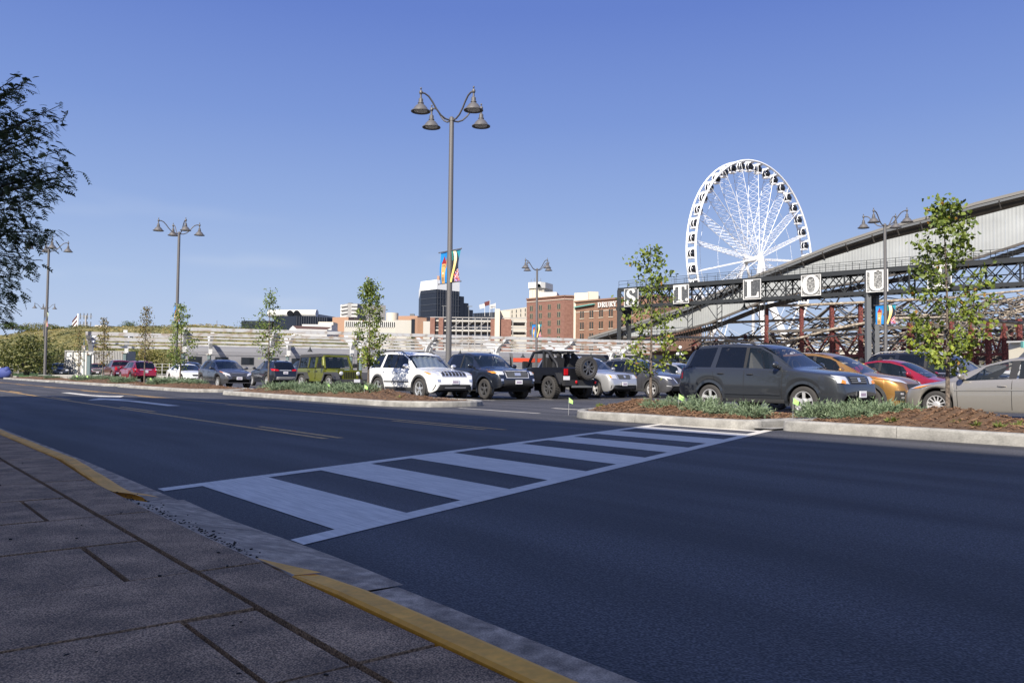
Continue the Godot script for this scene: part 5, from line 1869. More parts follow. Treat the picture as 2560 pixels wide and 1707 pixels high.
func rim_mesh(r: float, n: int, twin: bool) -> ArrayMesh:
	var key := "rim %.2f %d %s" % [r, n, twin]
	if not tyres.has(key):
		var b := MB.new()
		var t := Transform3D(Basis(Vector3.RIGHT, Vector3.BACK, Vector3.DOWN), Vector3.ZERO)
		var ri := r * 0.66
		b.lathe([Vector2(ri * 1.0, -0.09), Vector2(ri * 0.93, -0.08), Vector2(ri * 0.93, 0.05), Vector2(ri * 0.97, 0.085), Vector2(ri * 1.03, 0.085), Vector2(ri * 1.03, 0.06)].duplicate(), 26, t)
		b.lathe([Vector2(0.09, 0.0), Vector2(0.085, 0.055), Vector2(0.05, 0.07), Vector2(0.0, 0.072)], 14, t)
		for k in n:
			var a := TAU * k / n + 0.3
			for s in ([-1, 1] if twin else [0]):
				var a1: float = a + s * 0.55 / n
				var a0: float = a + s * 0.9 / n
				var w := ri * (0.16 if twin else 0.34) * (5.0 / n if n > 5 else 1.0)
				b.bar(Vector3(cos(a0) * 0.06, sin(a0) * 0.06, 0.045), Vector3(cos(a1) * ri * 0.97, sin(a1) * ri * 0.97, 0.058), 0.035, w) if false else spoke(b, a0, a1, ri, w)
		tyres[key] = b.mesh()
	return tyres[key]

func spoke(b: MB, a0: float, a1: float, ri: float, w: float) -> void:
	var p0 := Vector3(cos(a0), sin(a0), 0) * 0.05
	var p1 := Vector3(cos(a1), sin(a1), 0) * ri * 0.97
	var q := (p1 - p0).cross(Vector3.BACK).normalized()
	var zf0 := Vector3(0, 0, 0.055)
	var zf1 := Vector3(0, 0, 0.070)
	var zb := Vector3(0, 0, 0.02)
	var a := p0 + q * w * 0.42 + zf0
	var c := p0 - q * w * 0.42 + zf0
	var d := p1 - q * w * 0.5 + zf1
	var e := p1 + q * w * 0.5 + zf1
	b.quad(a, e, d, c) if (e - a).cross(d - a).z > 0 else b.quad(a, c, d, e)
	for s in [[a, e], [d, c]]:
		b.quad(s[0], s[0] - zb, s[1] - zb, s[1])

func add_wheel(t: Node3D, at: Vector3, side: float, r: float, w: float, n: int, twin: bool, m: Material, knobs := false, steer := 0.0) -> void:
	var k := Node3D.new()
	k.name = "wheel"
	t.add_child(k, true)
	k.transform = Transform3D(Basis(Vector3.UP, steer) * (Basis() if side > 0 else Basis(Vector3.UP, PI)), at)
	obj("tyre", tyre_mesh(r, w, knobs), M["rubber"], k)
	var rm := obj("rim", rim_mesh(r, n, twin), m, k)
	rm.position.z = w * 0.5 - 0.095
	var d := MB.new()
	d.lathe([Vector2(r * 0.62, 0.0), Vector2(0.0, 0.005)], 20, Transform3D(Basis(Vector3.RIGHT, Vector3.BACK, Vector3.DOWN), Vector3(0, 0, w * 0.5 - 0.15)))
	mb("brake_disc", d, M["well"], k)

func car(called: String, label: String, category: String, c: Dictionary, pm: Material, s: float, t_: float, heading: float) -> Node3D:
	var t := thing(called, label, category, st(s, t_), -deg_to_rad(heading), "")
	var sh := Shell.new()
	sh.L = c.L
	sh.W2 = c.W * 0.5
	sh.top = sh.sample(c.top, 0.07)
	sh.bot = sh.sample(c.bot, 0.03)
	sh.belt = sh.sample(c.belt, 0.1)
	sh.plan = sh.sample(c.plan, 0.06)
	sh.zt = sh.sample(c.zt, 0.08)
	var r: float = c.r
	var wx := [c.fo, c.fo + c.wb]
	var ra: float = r + c.get("gap", 0.07)
	sh.arch = sh.bot.duplicate()
	for i in sh.arch.size():
		for q in wx:
			var dx: float = i * 0.01 - q
			if absf(dx) < ra:
				sh.arch[i] = maxf(sh.arch[i], r + sqrt(ra * ra - dx * dx))
	# stations
	var xs := [0.0, 0.012, 0.03, 0.06, 0.1, 0.15, c.xc, c.wf, c.rr, c.rb, c.L - 0.15, c.L - 0.1, c.L - 0.06, c.L - 0.03, c.L - 0.012, c.L]
	var x := 0.2
	while x < c.L - 0.18:
		xs.append(x)
		x += 0.085
	for q in wx:
		for k in 19:
			xs.append(q - ra * cos(PI * k / 18.0) * 0.999)
	xs.sort()
	var keep := [0.0]
	for q in xs:
		var key: bool = q == c.xc or q == c.wf or q == c.rr or q == c.rb or q == c.L
		if q - keep[-1] > 0.011 or key:
			if key and q - keep[-1] < 0.02 and keep.size() > 1 and not (keep[-1] in [c.xc, c.wf, c.rr, c.rb]):
				keep[-1] = q
			else:
				keep.append(q)
	xs = keep
	var fr := [0.0, 0.06, 0.25, 0.5, 0.78, 0.93, 1.0]
	var ng := 4
	var nt := 4
	var nj := fr.size() + ng + nt - 1   # points from sill to the middle of the top
	var g := []
	var hl: float = c.L * 0.5
	for q in xs:
		var row := []
		var yb := sh.at(sh.arch, q)
		var ys := sh.ysh(q)
		var yt := sh.yte(q)
		var tp := sh.at(sh.top, q)
		var w := sh.W2 * sh.at(sh.plan, q)
		for f in fr:
			row.append(Vector3(hl - q, lerpf(yb, ys, f), w * sh.pf(f)))
		var z1 := w * sh.at(sh.zt, q)
		for k in ng:
			var u := float(k + 1) / ng
			row.append(Vector3(hl - q, lerpf(ys, yt, u), lerpf(w * 0.935, z1, u)))
		for k in nt - 1:
			var u := 1.0 - float(k + 1) / (nt - 1)
			row.append(Vector3(hl - q, yt + (tp - yt) * (1.0 - u * u), z1 * u))
		g.append(row)
	nj = g[0].size()
	var full := []
	for row in g:
		var f: Array = row.duplicate()
		for j in range(nj - 2, -1, -1):
			f.append(row[j] * Vector3(1, 1, -1))
		full.append(f)
	var nf: int = full[0].size()
	var nn := []
	for i in full.size():
		var row := []
		for j in nf:
			var du: Vector3 = full[mini(i + 1, full.size() - 1)][j] - full[maxi(i - 1, 0)][j]
			var dv: Vector3 = full[i][mini(j + 1, nf - 1)] - full[i][maxi(j - 1, 0)]
			row.append(dv.cross(du).normalized() * -1.0)
		nn.append(row)
	var body := MB.new()
	var wind := MB.new()
	var rear := MB.new()
	var bed := MB.new()
	var e := 0.001
	for i in full.size() - 1:
		var xm: float = (xs[i] + xs[i + 1]) * 0.5
		for j in nf - 1:
			var jj := mini(j, nf - 2 - j)
			var to: MB = body
			if jj >= fr.size() - 1 and jj < fr.size() - 1 + ng:
				if xm > c.xc and xm < c.rb:
					continue
			elif jj >= fr.size() - 1 + ng:
				if xm > c.xc and xm < c.wf:
					to = wind
				elif xm > c.rr and xm < c.rb:
					to = rear
				elif c.has("bed") and xm > c.bed[0] and xm < c.bed[1]:
					to = bed
			var a: Vector3 = full[i][j]
			var b: Vector3 = full[i + 1][j]
			var d: Vector3 = full[i + 1][j + 1]
			var f: Vector3 = full[i][j + 1]
			if (d - a).cross(f - a).dot(nn[i][j]) < 0.0:
				to.quadn(a, f, d, b, nn[i][j], nn[i][j + 1], nn[i + 1][j + 1], nn[i + 1][j])
			else:
				to.quadn(a, b, d, f, nn[i][j], nn[i + 1][j], nn[i + 1][j + 1], nn[i][j + 1])
	for en in [0, full.size() - 1]:
		var row: Array = full[en]
		for j in range(1, nf - 1):
			if en == 0:
				body.tri(row[0], row[j + 1], row[j]) if (row[j + 1] - row[0]).cross(row[j] - row[0]).x > 0 else body.tri(row[0], row[j], row[j + 1])
			else:
				body.tri(row[0], row[j], row[j + 1]) if (row[j] - row[0]).cross(row[j + 1] - row[0]).x < 0 else body.tri(row[0], row[j + 1], row[j])
	mb("body", body, pm, t)
	mb("windscreen", wind, M["clear_glass"] if c.get("clear", true) else M["tint_glass"], t)
	if rear.v.size():
		mb("rear_window", rear, M["privacy_glass"] if c.get("privacy", false) else M["tint_glass"], t)
	if bed.v.size():
		mb("bed_cover", bed, M["trim_plastic"], t)
	# side windows and pillars between slanted dividing lines
	var dv: Array = c.div
	for sd in [1.0, -1.0]:
		var pil := MB.new()
		var black := MB.new()
		var fs := func(p: Vector2, off: float) -> Vector3:
			return Vector3(hl - p.x, p.y, (sh.side(p.x, p.y) + off) * sd)
		var strip := func(b: MB, l0: Array, l1: Array, y0: float, y1: float, off: float) -> void:
			# y0, y1: shares of the height between belt and roof edge, kept clear of the slopes
			var n := 7
			var gq := []
			for k in 4:
				var row := []
				for m in n + 1:
					var u := float(m) / n
					var xb := lerpf(l0[0], l1[0], u)
					var xt := lerpf(l0[1], l1[1], u)
					var v := lerpf(y0, y1, k / 3.0)
					var xx := lerpf(xb, xt, v)
					for it in 2:
						pass
					var yy := lerpf(sh.ysh(xx), sh.yte(xx), v)
					row.append(fs.call(Vector2(xx, yy), off))
				gq.append(row)
			for k in 3:
				for m in n:
					var a: Vector3 = gq[k][m]
					var b2: Vector3 = gq[k][m + 1]
					var d: Vector3 = gq[k + 1][m + 1]
					var f: Vector3 = gq[k + 1][m]
					var nrm := (b2 - a).cross(f - a)
					if nrm.length() < 1e-9:
						nrm = (d - a).cross(f - a)
					if nrm.z * sd > 0.0:
						b.quad(a, b2, d, f)
					else:
						b.quad(a, f, d, b2)
		strip.call(pil, [c.xc, c.xc], [c.rb, c.rb], 0.0, 0.05, 0.0)
		strip.call(pil, [c.xc, c.xc], [c.rb, c.rb], 0.90, 1.0, 0.0)
		for k in dv.size() - 1:
			var kind: String = dv[k][2]
			if kind == "p" or kind == "b":
				strip.call(pil if kind == "p" else black, dv[k], dv[k + 1], 0.05, 0.90, 0.0)
			else:
				var w := MB.new()
				strip.call(w, dv[k], dv[k + 1], 0.05, 0.90, -0.006)
				mb("window", w, M["privacy_glass"] if kind == "g" else M["clear_glass"], t)
		mb("window_frame", pil, pm, t)
		if black.v.size():
			mb("door_post", black, M["black_plastic"], t)
		# trims along the side
		for q in c.get("side", []):
			var b := MB.new()
			patch(b, q[2], q[3] if q.size() > 3 else 6, 2, fs.bind(q[4] if q.size() > 4 else 0.008), Vector3(0, 0, sd))
			mb(q[0], b, M[q[1]], t)
		# door seams, handles, mirror
		for q in c.doors:
			var b := MB.new()
			var y0: float = sh.at(sh.bot, q[0]) + 0.06
			patch(b, [[q[0] - 0.006, y0], [q[0] + 0.006, y0], [q[1] + 0.006, sh.ysh(q[1])], [q[1] - 0.006, sh.ysh(q[1])]], 1, 8, fs.bind(0.003), Vector3(0, 0, sd))
			mb("door_seam", b, M["seam"], t)
		for q in c.handles:
			var y: float = sh.ysh(q) - 0.13
			var b := MB.new()
			b.sphere(fs.call(Vector2(q, y), 0.015), Vector3(0.105, 0.02, 0.022), 8)
			mb("door_handle", b, M[c.get("handle", "black_plastic")] if c.get("handle", "") != "paint" else pm, t)
		var mx: float = c.mirror
		var my: float = sh.ysh(mx) + 0.12
		var mr := MB.new()
		mr.sphere(Vector3(hl - mx, my, (sh.W2 * 0.98 + 0.10) * sd), Vector3(0.07, 0.085, 0.125), 10)
		mr.box(Vector3(hl - mx + 0.01, my - 0.06, (sh.W2 * 0.94) * sd), Vector3(0.07, 0.05, 0.16))
		mb("mirror", mr, pm if not c.has("mirror_mat") else M[c.mirror_mat], t)
		if c.has("rails"):
			var rl := MB.new()
			var x0: float = c.rails[0]
			var x1: float = c.rails[1]
			var pts := []
			var rd := []
			for k in 9:
				var xx := lerpf(x0, x1, k / 8.0)
				var rise := 0.055 if k > 0 and k < 8 else -0.01
				pts.append(Vector3(hl - xx, sh.yte(xx) + 0.01 + rise, sh.W2 * sh.at(sh.plan, xx) * sh.at(sh.zt, xx) * 0.94 * sd))
				rd.append(0.018)
			rl.tube(pts, rd, 6)
			mb("roof_rail", rl, M[c.get("rail_mat", "black_plastic")], t)
		# wheel arches: dark liners and, where the car has them, flares
		for q in wx:
			var ln := MB.new()
			for k in 16:
				var a0 := PI * k / 16.0 - 0.12
				var a1 := PI * (k + 1) / 16.0 - 0.12
				var p0 := Vector3(hl - q + cos(a0) * ra, r + sin(a0) * ra, 0)
				var p1 := Vector3(hl - q + cos(a1) * ra, r + sin(a1) * ra, 0)
				var za: float = sh.W2 * 0.96 * sh.at(sh.plan, q) * sd
				var zb: float = sh.W2 * 0.5 * sd
				ln.quad(p0 + Vector3(0, 0, za), p1 + Vector3(0, 0, za), p1 + Vector3(0, 0, zb), p0 + Vector3(0, 0, zb))
				ln.tri(p0 + Vector3(0, 0, zb), p1 + Vector3(0, 0, zb), Vector3(hl - q, r, zb))
			mb("wheel_well", ln, M["well"], t)
			if c.has("flare"):
				var fl := MB.new()
				var ro: float = ra + c.flare[1]
				var pr := []
				for k in 25:
					var a := lerpf(-0.28, PI + 0.28, k / 24.0)
					var pi_ := Vector2(q - cos(a) * (ra - 0.012), r + sin(a) * (ra - 0.012))
					var po := Vector2(q - cos(a) * ro, r + sin(a) * ro)
					var thick: float = c.flare[2]
					var zi := sh.side(clampf(po.x, 0.02, sh.L - 0.02), clampf(po.y, 0.3, 1.2))
					pr.append([Vector3(hl - pi_.x, pi_.y, (zi - 0.05) * sd), Vector3(hl - pi_.x, pi_.y, (zi + thick) * sd), Vector3(hl - po.x, po.y, (zi + thick * 0.8) * sd), Vector3(hl - po.x, po.y, (zi - 0.01) * sd)])
				for k in 24:
					for m in 3:
						var a: Vector3 = pr[k][m]
						var b2: Vector3 = pr[k][m + 1]
						var d: Vector3 = pr[k + 1][m + 1]
						var f: Vector3 = pr[k + 1][m]
						if sd > 0:
							fl.quad(a, b2, d, f)
						else:
							fl.quad(a, f, d, b2)
				mb("wheel_arch", fl, pm if c.flare[0] == "paint" else M[c.flare[0]], t)
			add_wheel(t, Vector3(hl - q, r, (sh.W2 - c.get("tw", 0.23) * 0.5 - 0.015) * sd), sd, r, c.get("tw", 0.23), c.get("spokes", 5), c.get("twin", false), M[c.get("rim", "alloy")], c.get("knobs", false), c.get("steer", 0.0) if q == c.fo else 0.0)
	# front and rear details
	for en in 2:
		for q in c.get("front" if en == 0 else "rear", []):
			var pts: Array = q[2]
			var both: bool = minf(minf(pts[0][0], pts[1][0]), minf(pts[2][0], pts[3][0])) >= 0.0
			for sd in ([1.0, -1.0] if both else [1.0]):
				var off: float = q[3] if q.size() > 3 else 0.008
				var ff := func(p: Vector2) -> Vector3:
					var xx := sh.front(p.x, p.y, en == 1)
					var o := off if en == 0 else -off
					return Vector3(hl - xx + o, p.y, (p.x + (off * 0.6 if absf(p.x) > sh.W2 * 0.6 else 0.0)) * sd)
				var b := MB.new()
				patch(b, pts, 8, 4, ff, Vector3(1 if en == 0 else -1, 0, 0.01 * sd))
				mb(q[0], b, pm if q[1] == "paint" else M[q[1]], t)
		var pl: Array = c.get("plates", [[0.0, 0.5], [0.0, 0.8]])[en]
		if pl.size():
			var xx := sh.front(0.0, pl[1], en == 1)
			var pn := block("licence_plate", Vector3(hl - xx + (0.022 if en == 0 else -0.022), pl[1], pl[0]), Vector3(0.02, 0.155, 0.31), M["plate_white"], t)
			for k in 5:
				var mk := obj("plate_mark", unit_box, M["plate_mark"], pn)
				mk.transform = Transform3D(Basis().scaled(Vector3(1.2, 0.46, 0.1)), Vector3(0, -0.06, -0.3 + k * 0.15))
	# underside, floor, seats, dashboard
	var un := MB.new()
	un.box(Vector3(0, 0.42, 0), Vector3(c.L - 0.5, 0.26, c.W * 0.62))
	un.box(Vector3(hl - c.fo - c.wb * 0.5, 0.42, 0), Vector3(c.wb - 2.0 * ra - 0.1, 0.24, c.W * 0.86))
	mb("underbody", un, M["well"], t)
	var fl := MB.new()
	var bl: float = sh.ysh((c.xc + c.rb) * 0.5)
	fl.box(Vector3(hl - (c.xc + c.rb) * 0.5, bl - 0.42, 0), Vector3(c.rb - c.xc - 0.1, 0.5, c.W * 0.80))
	fl.box(Vector3(hl - c.xc - 0.28, bl - 0.05, 0), Vector3(0.5, 0.14, c.W * 0.76))
	mb("cabin_floor", fl, M["seat_black"], t)
	var sm: Material = M[c.get("seats", "seat_black")]
	var sx: float = c.wf + 0.50
	for rw in c.get("rows", [0.0, 0.95]):
		for sd in [1.0, -1.0]:
			var se := MB.new()
			var bx: float = hl - sx - rw
			se.box(Vector3(bx - 0.12, bl + 0.10, 0.38 * sd), Vector3(0.16, 0.62, 0.46), Basis(Vector3.BACK, 0.16))
			se.sphere(Vector3(bx - 0.18, bl + 0.50, 0.38 * sd), Vector3(0.07, 0.11, 0.14), 8)
			mb("seat", se, sm, t)
	var swl := MB.new()
	var ring := []
	var rad := []
	for k in 15:
		var a := TAU * k / 14.0
		ring.append(Vector3(hl - c.xc - 0.62, bl + 0.08, -0.38) + Basis(Vector3.BACK, 0.4) * Vector3(0, cos(a) * 0.18, sin(a) * 0.18))
		rad.append(0.018)
	swl.tube(ring, rad, 6, false)
	mb("steering_wheel", swl, M["seat_black"], t)
	if c.has("shade"):
		var shd := MB.new()
		var fsx := func(p: Vector2) -> Vector3:
			var tp := sh.at(sh.top, p.x)
			var yt := sh.yte(p.x)
			var z1 := sh.W2 * sh.at(sh.plan, p.x) * sh.at(sh.zt, p.x)
			var u := p.y / z1
			return Vector3(hl - p.x - 0.05 + 0.018 * sin(p.x * 31.0 + p.y * 17.0) * cos(p.y * 23.0), yt + (tp - yt) * (1.0 - u * u) - 0.05 + 0.02 * sin(p.y * 27.0 + p.x * 11.0), p.y)
		var a0: float = c.xc + 0.06
		var a1: float = c.wf - 0.02
		patch(shd, [[a0, -0.66], [a0, 0.66], [a1, 0.52], [a1, -0.52]], 26, 10, fsx, Vector3(1, 1, 0))
		mb("sun_shade", shd, M["sunshade"], t)
	return t

func suv(L: float, W: float, H: float, wb: float, fo: float, r: float, more: Dictionary) -> Dictionary:   # an upright estate-like off-roader
	var k := L / 4.77
	var h := H / 1.79
	var d := {"L": L, "W": W, "wb": wb, "fo": fo, "r": r,
		"top": [[0, 0.62 * h], [0.03, 0.80 * h], [0.08, 0.97 * h], [0.30, 1.055 * h], [0.8, 1.11 * h], [1.22 * k, 1.155 * h], [1.34 * k, 1.19 * h], [2.0 * k, 1.64 * h], [2.25 * k, 1.735 * h], [3.1 * k, 1.79 * h], [4.2 * k, 1.75 * h], [4.40 * k, 1.69 * h], [4.62 * k, 1.20 * h], [L - 0.06, 1.08 * h], [L - 0.03, 0.80], [L, 0.66]],
		"bot": [[0, 0.52], [0.05, 0.36], [0.25, 0.27], [1.0, 0.29], [L - 1.0, 0.30], [L - 0.3, 0.35], [L - 0.05, 0.44], [L, 0.58]],
		"belt": [[0, 0.7], [0.1, 0.90 * h], [0.35, 0.985 * h], [1.3 * k, 1.09 * h], [3.0 * k, 1.12 * h], [L - 0.3, 1.14 * h], [L, 1.08 * h]],
		"plan": [[0, 0.74], [0.04, 0.82], [0.14, 0.91], [0.38, 0.97], [0.9, 1.0], [L - 0.8, 1.0], [L - 0.25, 0.965], [L - 0.08, 0.91], [L, 0.83]],
		"zt": [[0, 0.84], [1.3 * k, 0.84], [2.0 * k, 0.715], [4.4 * k, 0.70], [4.62 * k, 0.80], [L, 0.84]],
		"xc": 1.30 * k, "wf": 2.02 * k, "rr": 4.36 * k, "rb": 4.64 * k, "mirror": 1.62 * k,
		"div": [[1.30 * k, 1.30 * k, "p"], [1.56 * k, 1.98 * k, "w"], [2.56 * k, 2.56 * k, "b"], [2.64 * k, 2.66 * k, "g"], [3.50 * k, 3.42 * k, "p"], [3.66 * k, 3.54 * k, "g"], [4.42 * k, 4.24 * k, "p"], [4.64 * k, 4.64 * k, "p"]],
		"doors": [[1.52 * k, 1.50 * k], [2.60 * k, 2.60 * k], [3.42 * k, 3.56 * k]], "handles": [2.42 * k, 3.30 * k],
		"front": [["grille", "black_plastic", [[-0.36, 0.80 * h], [0.36, 0.80 * h], [0.40, 0.98 * h], [-0.40, 0.98 * h]]], ["headlamp", "headlamp", [[0.48, 0.80 * h], [0.86, 0.82 * h], [0.86, 1.0 * h], [0.52, 0.97 * h]], 0.012], ["lower_intake", "black_plastic", [[-0.55, 0.36], [0.55, 0.36], [0.5, 0.52], [-0.5, 0.52]]]],
		"rear": [["tail_lamp", "tail_red", [[0.66, 0.86 * h], [0.86, 0.86 * h], [0.84, 1.16 * h], [0.68, 1.16 * h]], 0.012], ["bumper_trim", "trim_plastic", [[-0.8, 0.48], [0.8, 0.48], [0.8, 0.62], [-0.8, 0.62]]]],
		"plates": [[0.0, 0.56], [0.0, 0.92 * h]], "privacy": true}
	d.merge(more, true)
	return d

func crossover(L: float, W: float, H: float, wb: float, fo: float, r: float, more: Dictionary) -> Dictionary:   # a rounder, lower car with a fast windscreen
	var k := L / 4.6
	var h := H / 1.66
	var d := {"L": L, "W": W, "wb": wb, "fo": fo, "r": r,
		"top": [[0, 0.60 * h], [0.03, 0.74 * h], [0.10, 0.86 * h], [0.4, 0.985 * h], [1.0 * k, 1.07 * h], [1.22 * k, 1.11 * h], [2.05 * k, 1.54 * h], [2.45 * k, 1.645 * h], [3.1 * k, 1.66 * h], [3.95 * k, 1.60 * h], [4.18 * k, 1.53 * h], [4.48 * k, 1.10 * h], [L - 0.05, 1.0 * h], [L - 0.02, 0.75], [L, 0.62]],
		"bot": [[0, 0.50], [0.05, 0.33], [0.25, 0.23], [1.0, 0.25], [L - 1.0, 0.26], [L - 0.3, 0.32], [L - 0.05, 0.42], [L, 0.56]],
		"belt": [[0, 0.62], [0.12, 0.78 * h], [0.4, 0.90 * h], [1.25 * k, 1.02 * h], [2.6 * k, 1.05 * h], [4.0 * k, 1.12 * h], [L, 1.06 * h]],
		"plan": [[0, 0.62], [0.04, 0.72], [0.14, 0.84], [0.38, 0.94], [0.9, 1.0], [L - 0.9, 1.0], [L - 0.3, 0.94], [L - 0.08, 0.86], [L, 0.76]],
		"zt": [[0, 0.80], [1.2 * k, 0.82], [2.05 * k, 0.68], [4.1 * k, 0.65], [4.48 * k, 0.76], [L, 0.8]],
		"xc": 1.16 * k, "wf": 2.08 * k, "rr": 4.12 * k, "rb": 4.48 * k, "mirror": 1.62 * k,
		"div": [[1.16 * k, 1.16 * k, "p"], [1.50 * k, 2.0 * k, "w"], [2.50 * k, 2.52 * k, "b"], [2.58 * k, 2.62 * k, "g"], [3.36 * k, 3.32 * k, "b"], [3.44 * k, 3.38 * k, "g"], [4.04 * k, 3.74 * k, "p"], [4.48 * k, 4.48 * k, "p"]],
		"doors": [[1.45 * k, 1.42 * k], [2.54 * k, 2.54 * k], [3.30 * k, 3.46 * k]], "handles": [2.36 * k, 3.24 * k], "handle": "paint",
		"front": [["grille", "black_plastic", [[-0.42, 0.70 * h], [0.42, 0.70 * h], [0.46, 0.82 * h], [-0.46, 0.82 * h]]], ["headlamp", "headlamp", [[0.48, 0.74 * h], [0.78, 0.80 * h], [0.82, 0.95 * h], [0.52, 0.86 * h]], 0.012], ["lower_intake", "black_plastic", [[-0.55, 0.32], [0.55, 0.32], [0.5, 0.48], [-0.5, 0.48]]], ["fog_lamp", "chrome", [[0.60, 0.42], [0.70, 0.42], [0.70, 0.50], [0.60, 0.50]], 0.012]],
		"rear": [["tail_lamp", "tail_red", [[0.52, 0.94 * h], [0.82, 0.96 * h], [0.84, 1.08 * h], [0.56, 1.06 * h]], 0.012], ["bumper_trim", "trim_plastic", [[-0.75, 0.40], [0.75, 0.40], [0.75, 0.58], [-0.75, 0.58]]]],
		"plates": [[0.0, 0.56], [0.0, 0.86 * h]], "privacy": true, "spokes": 5, "twin": true}
	d.merge(more, true)
	return d

func sedan(L: float, W: float, H: float, wb: float, fo: float, r: float, more: Dictionary) -> Dictionary:
	var k := L / 4.7
	var h := H / 1.46
	var d := {"L": L, "W": W, "wb": wb, "fo": fo, "r": r,
		"top": [[0, 0.52], [0.03, 0.64], [0.12, 0.74 * h], [0.45, 0.85 * h], [1.1 * k, 0.93 * h], [1.36 * k, 0.97 * h], [2.2 * k, 1.36 * h], [2.6 * k, 1.45 * h], [3.0 * k, 1.46 * h], [3.5 * k, 1.38 * h], [4.12 * k, 1.06 * h], [4.5 * k, 1.04 * h], [L - 0.04, 0.98 * h], [L - 0.02, 0.7], [L, 0.58]],
		"bot": [[0, 0.44], [0.05, 0.28], [0.25, 0.19], [1.0, 0.21], [L - 1.0, 0.21], [L - 0.3, 0.26], [L - 0.05, 0.36], [L, 0.5]],
		"belt": [[0, 0.56], [0.12, 0.68 * h], [0.45, 0.78 * h], [1.3 * k, 0.90 * h], [2.6 * k, 0.94 * h], [4.0 * k, 1.0 * h], [L, 0.94 * h]],
		"plan": [[0, 0.60], [0.04, 0.70], [0.14, 0.82], [0.4, 0.93], [1.0, 1.0], [L - 1.0, 1.0], [L - 0.35, 0.93], [L - 0.08, 0.84], [L, 0.74]],
		"zt": [[0, 0.78], [1.35 * k, 0.82], [2.2 * k, 0.66], [3.5 * k, 0.62], [4.12 * k, 0.76], [L, 0.78]],
		"xc": 1.32 * k, "wf": 2.24 * k, "rr": 3.46 * k, "rb": 4.14 * k, "mirror": 1.80 * k,
		"div": [[1.32 * k, 1.32 * k, "p"], [1.66 * k, 2.16 * k, "w"], [2.62 * k, 2.66 * k, "b"], [2.70 * k, 2.74 * k, "w"], [3.44 * k, 3.34 * k, "p"], [4.14 * k, 4.14 * k, "p"]],
		"doors": [[1.62 * k, 1.60 * k], [2.66 * k, 2.66 * k], [3.30 * k, 3.50 * k]], "handles": [2.50 * k, 3.40 * k], "handle": "paint",
		"front": [["grille", "black_plastic", [[-0.34, 0.58], [0.34, 0.58], [0.40, 0.70 * h], [-0.40, 0.70 * h]]], ["headlamp", "headlamp", [[0.46, 0.62 * h], [0.78, 0.68 * h], [0.84, 0.80 * h], [0.52, 0.73 * h]], 0.012], ["lower_intake", "black_plastic", [[-0.6, 0.26], [0.6, 0.26], [0.5, 0.40], [-0.5, 0.40]]]],
		"rear": [["tail_lamp", "tail_red", [[0.52, 0.84 * h], [0.80, 0.86 * h], [0.80, 0.98 * h], [0.52, 0.97 * h]], 0.012]],
		"plates": [[0.0, 0.46], [0.0, 0.8 * h]], "spokes": 5, "twin": true}
	d.merge(more, true)
	return d

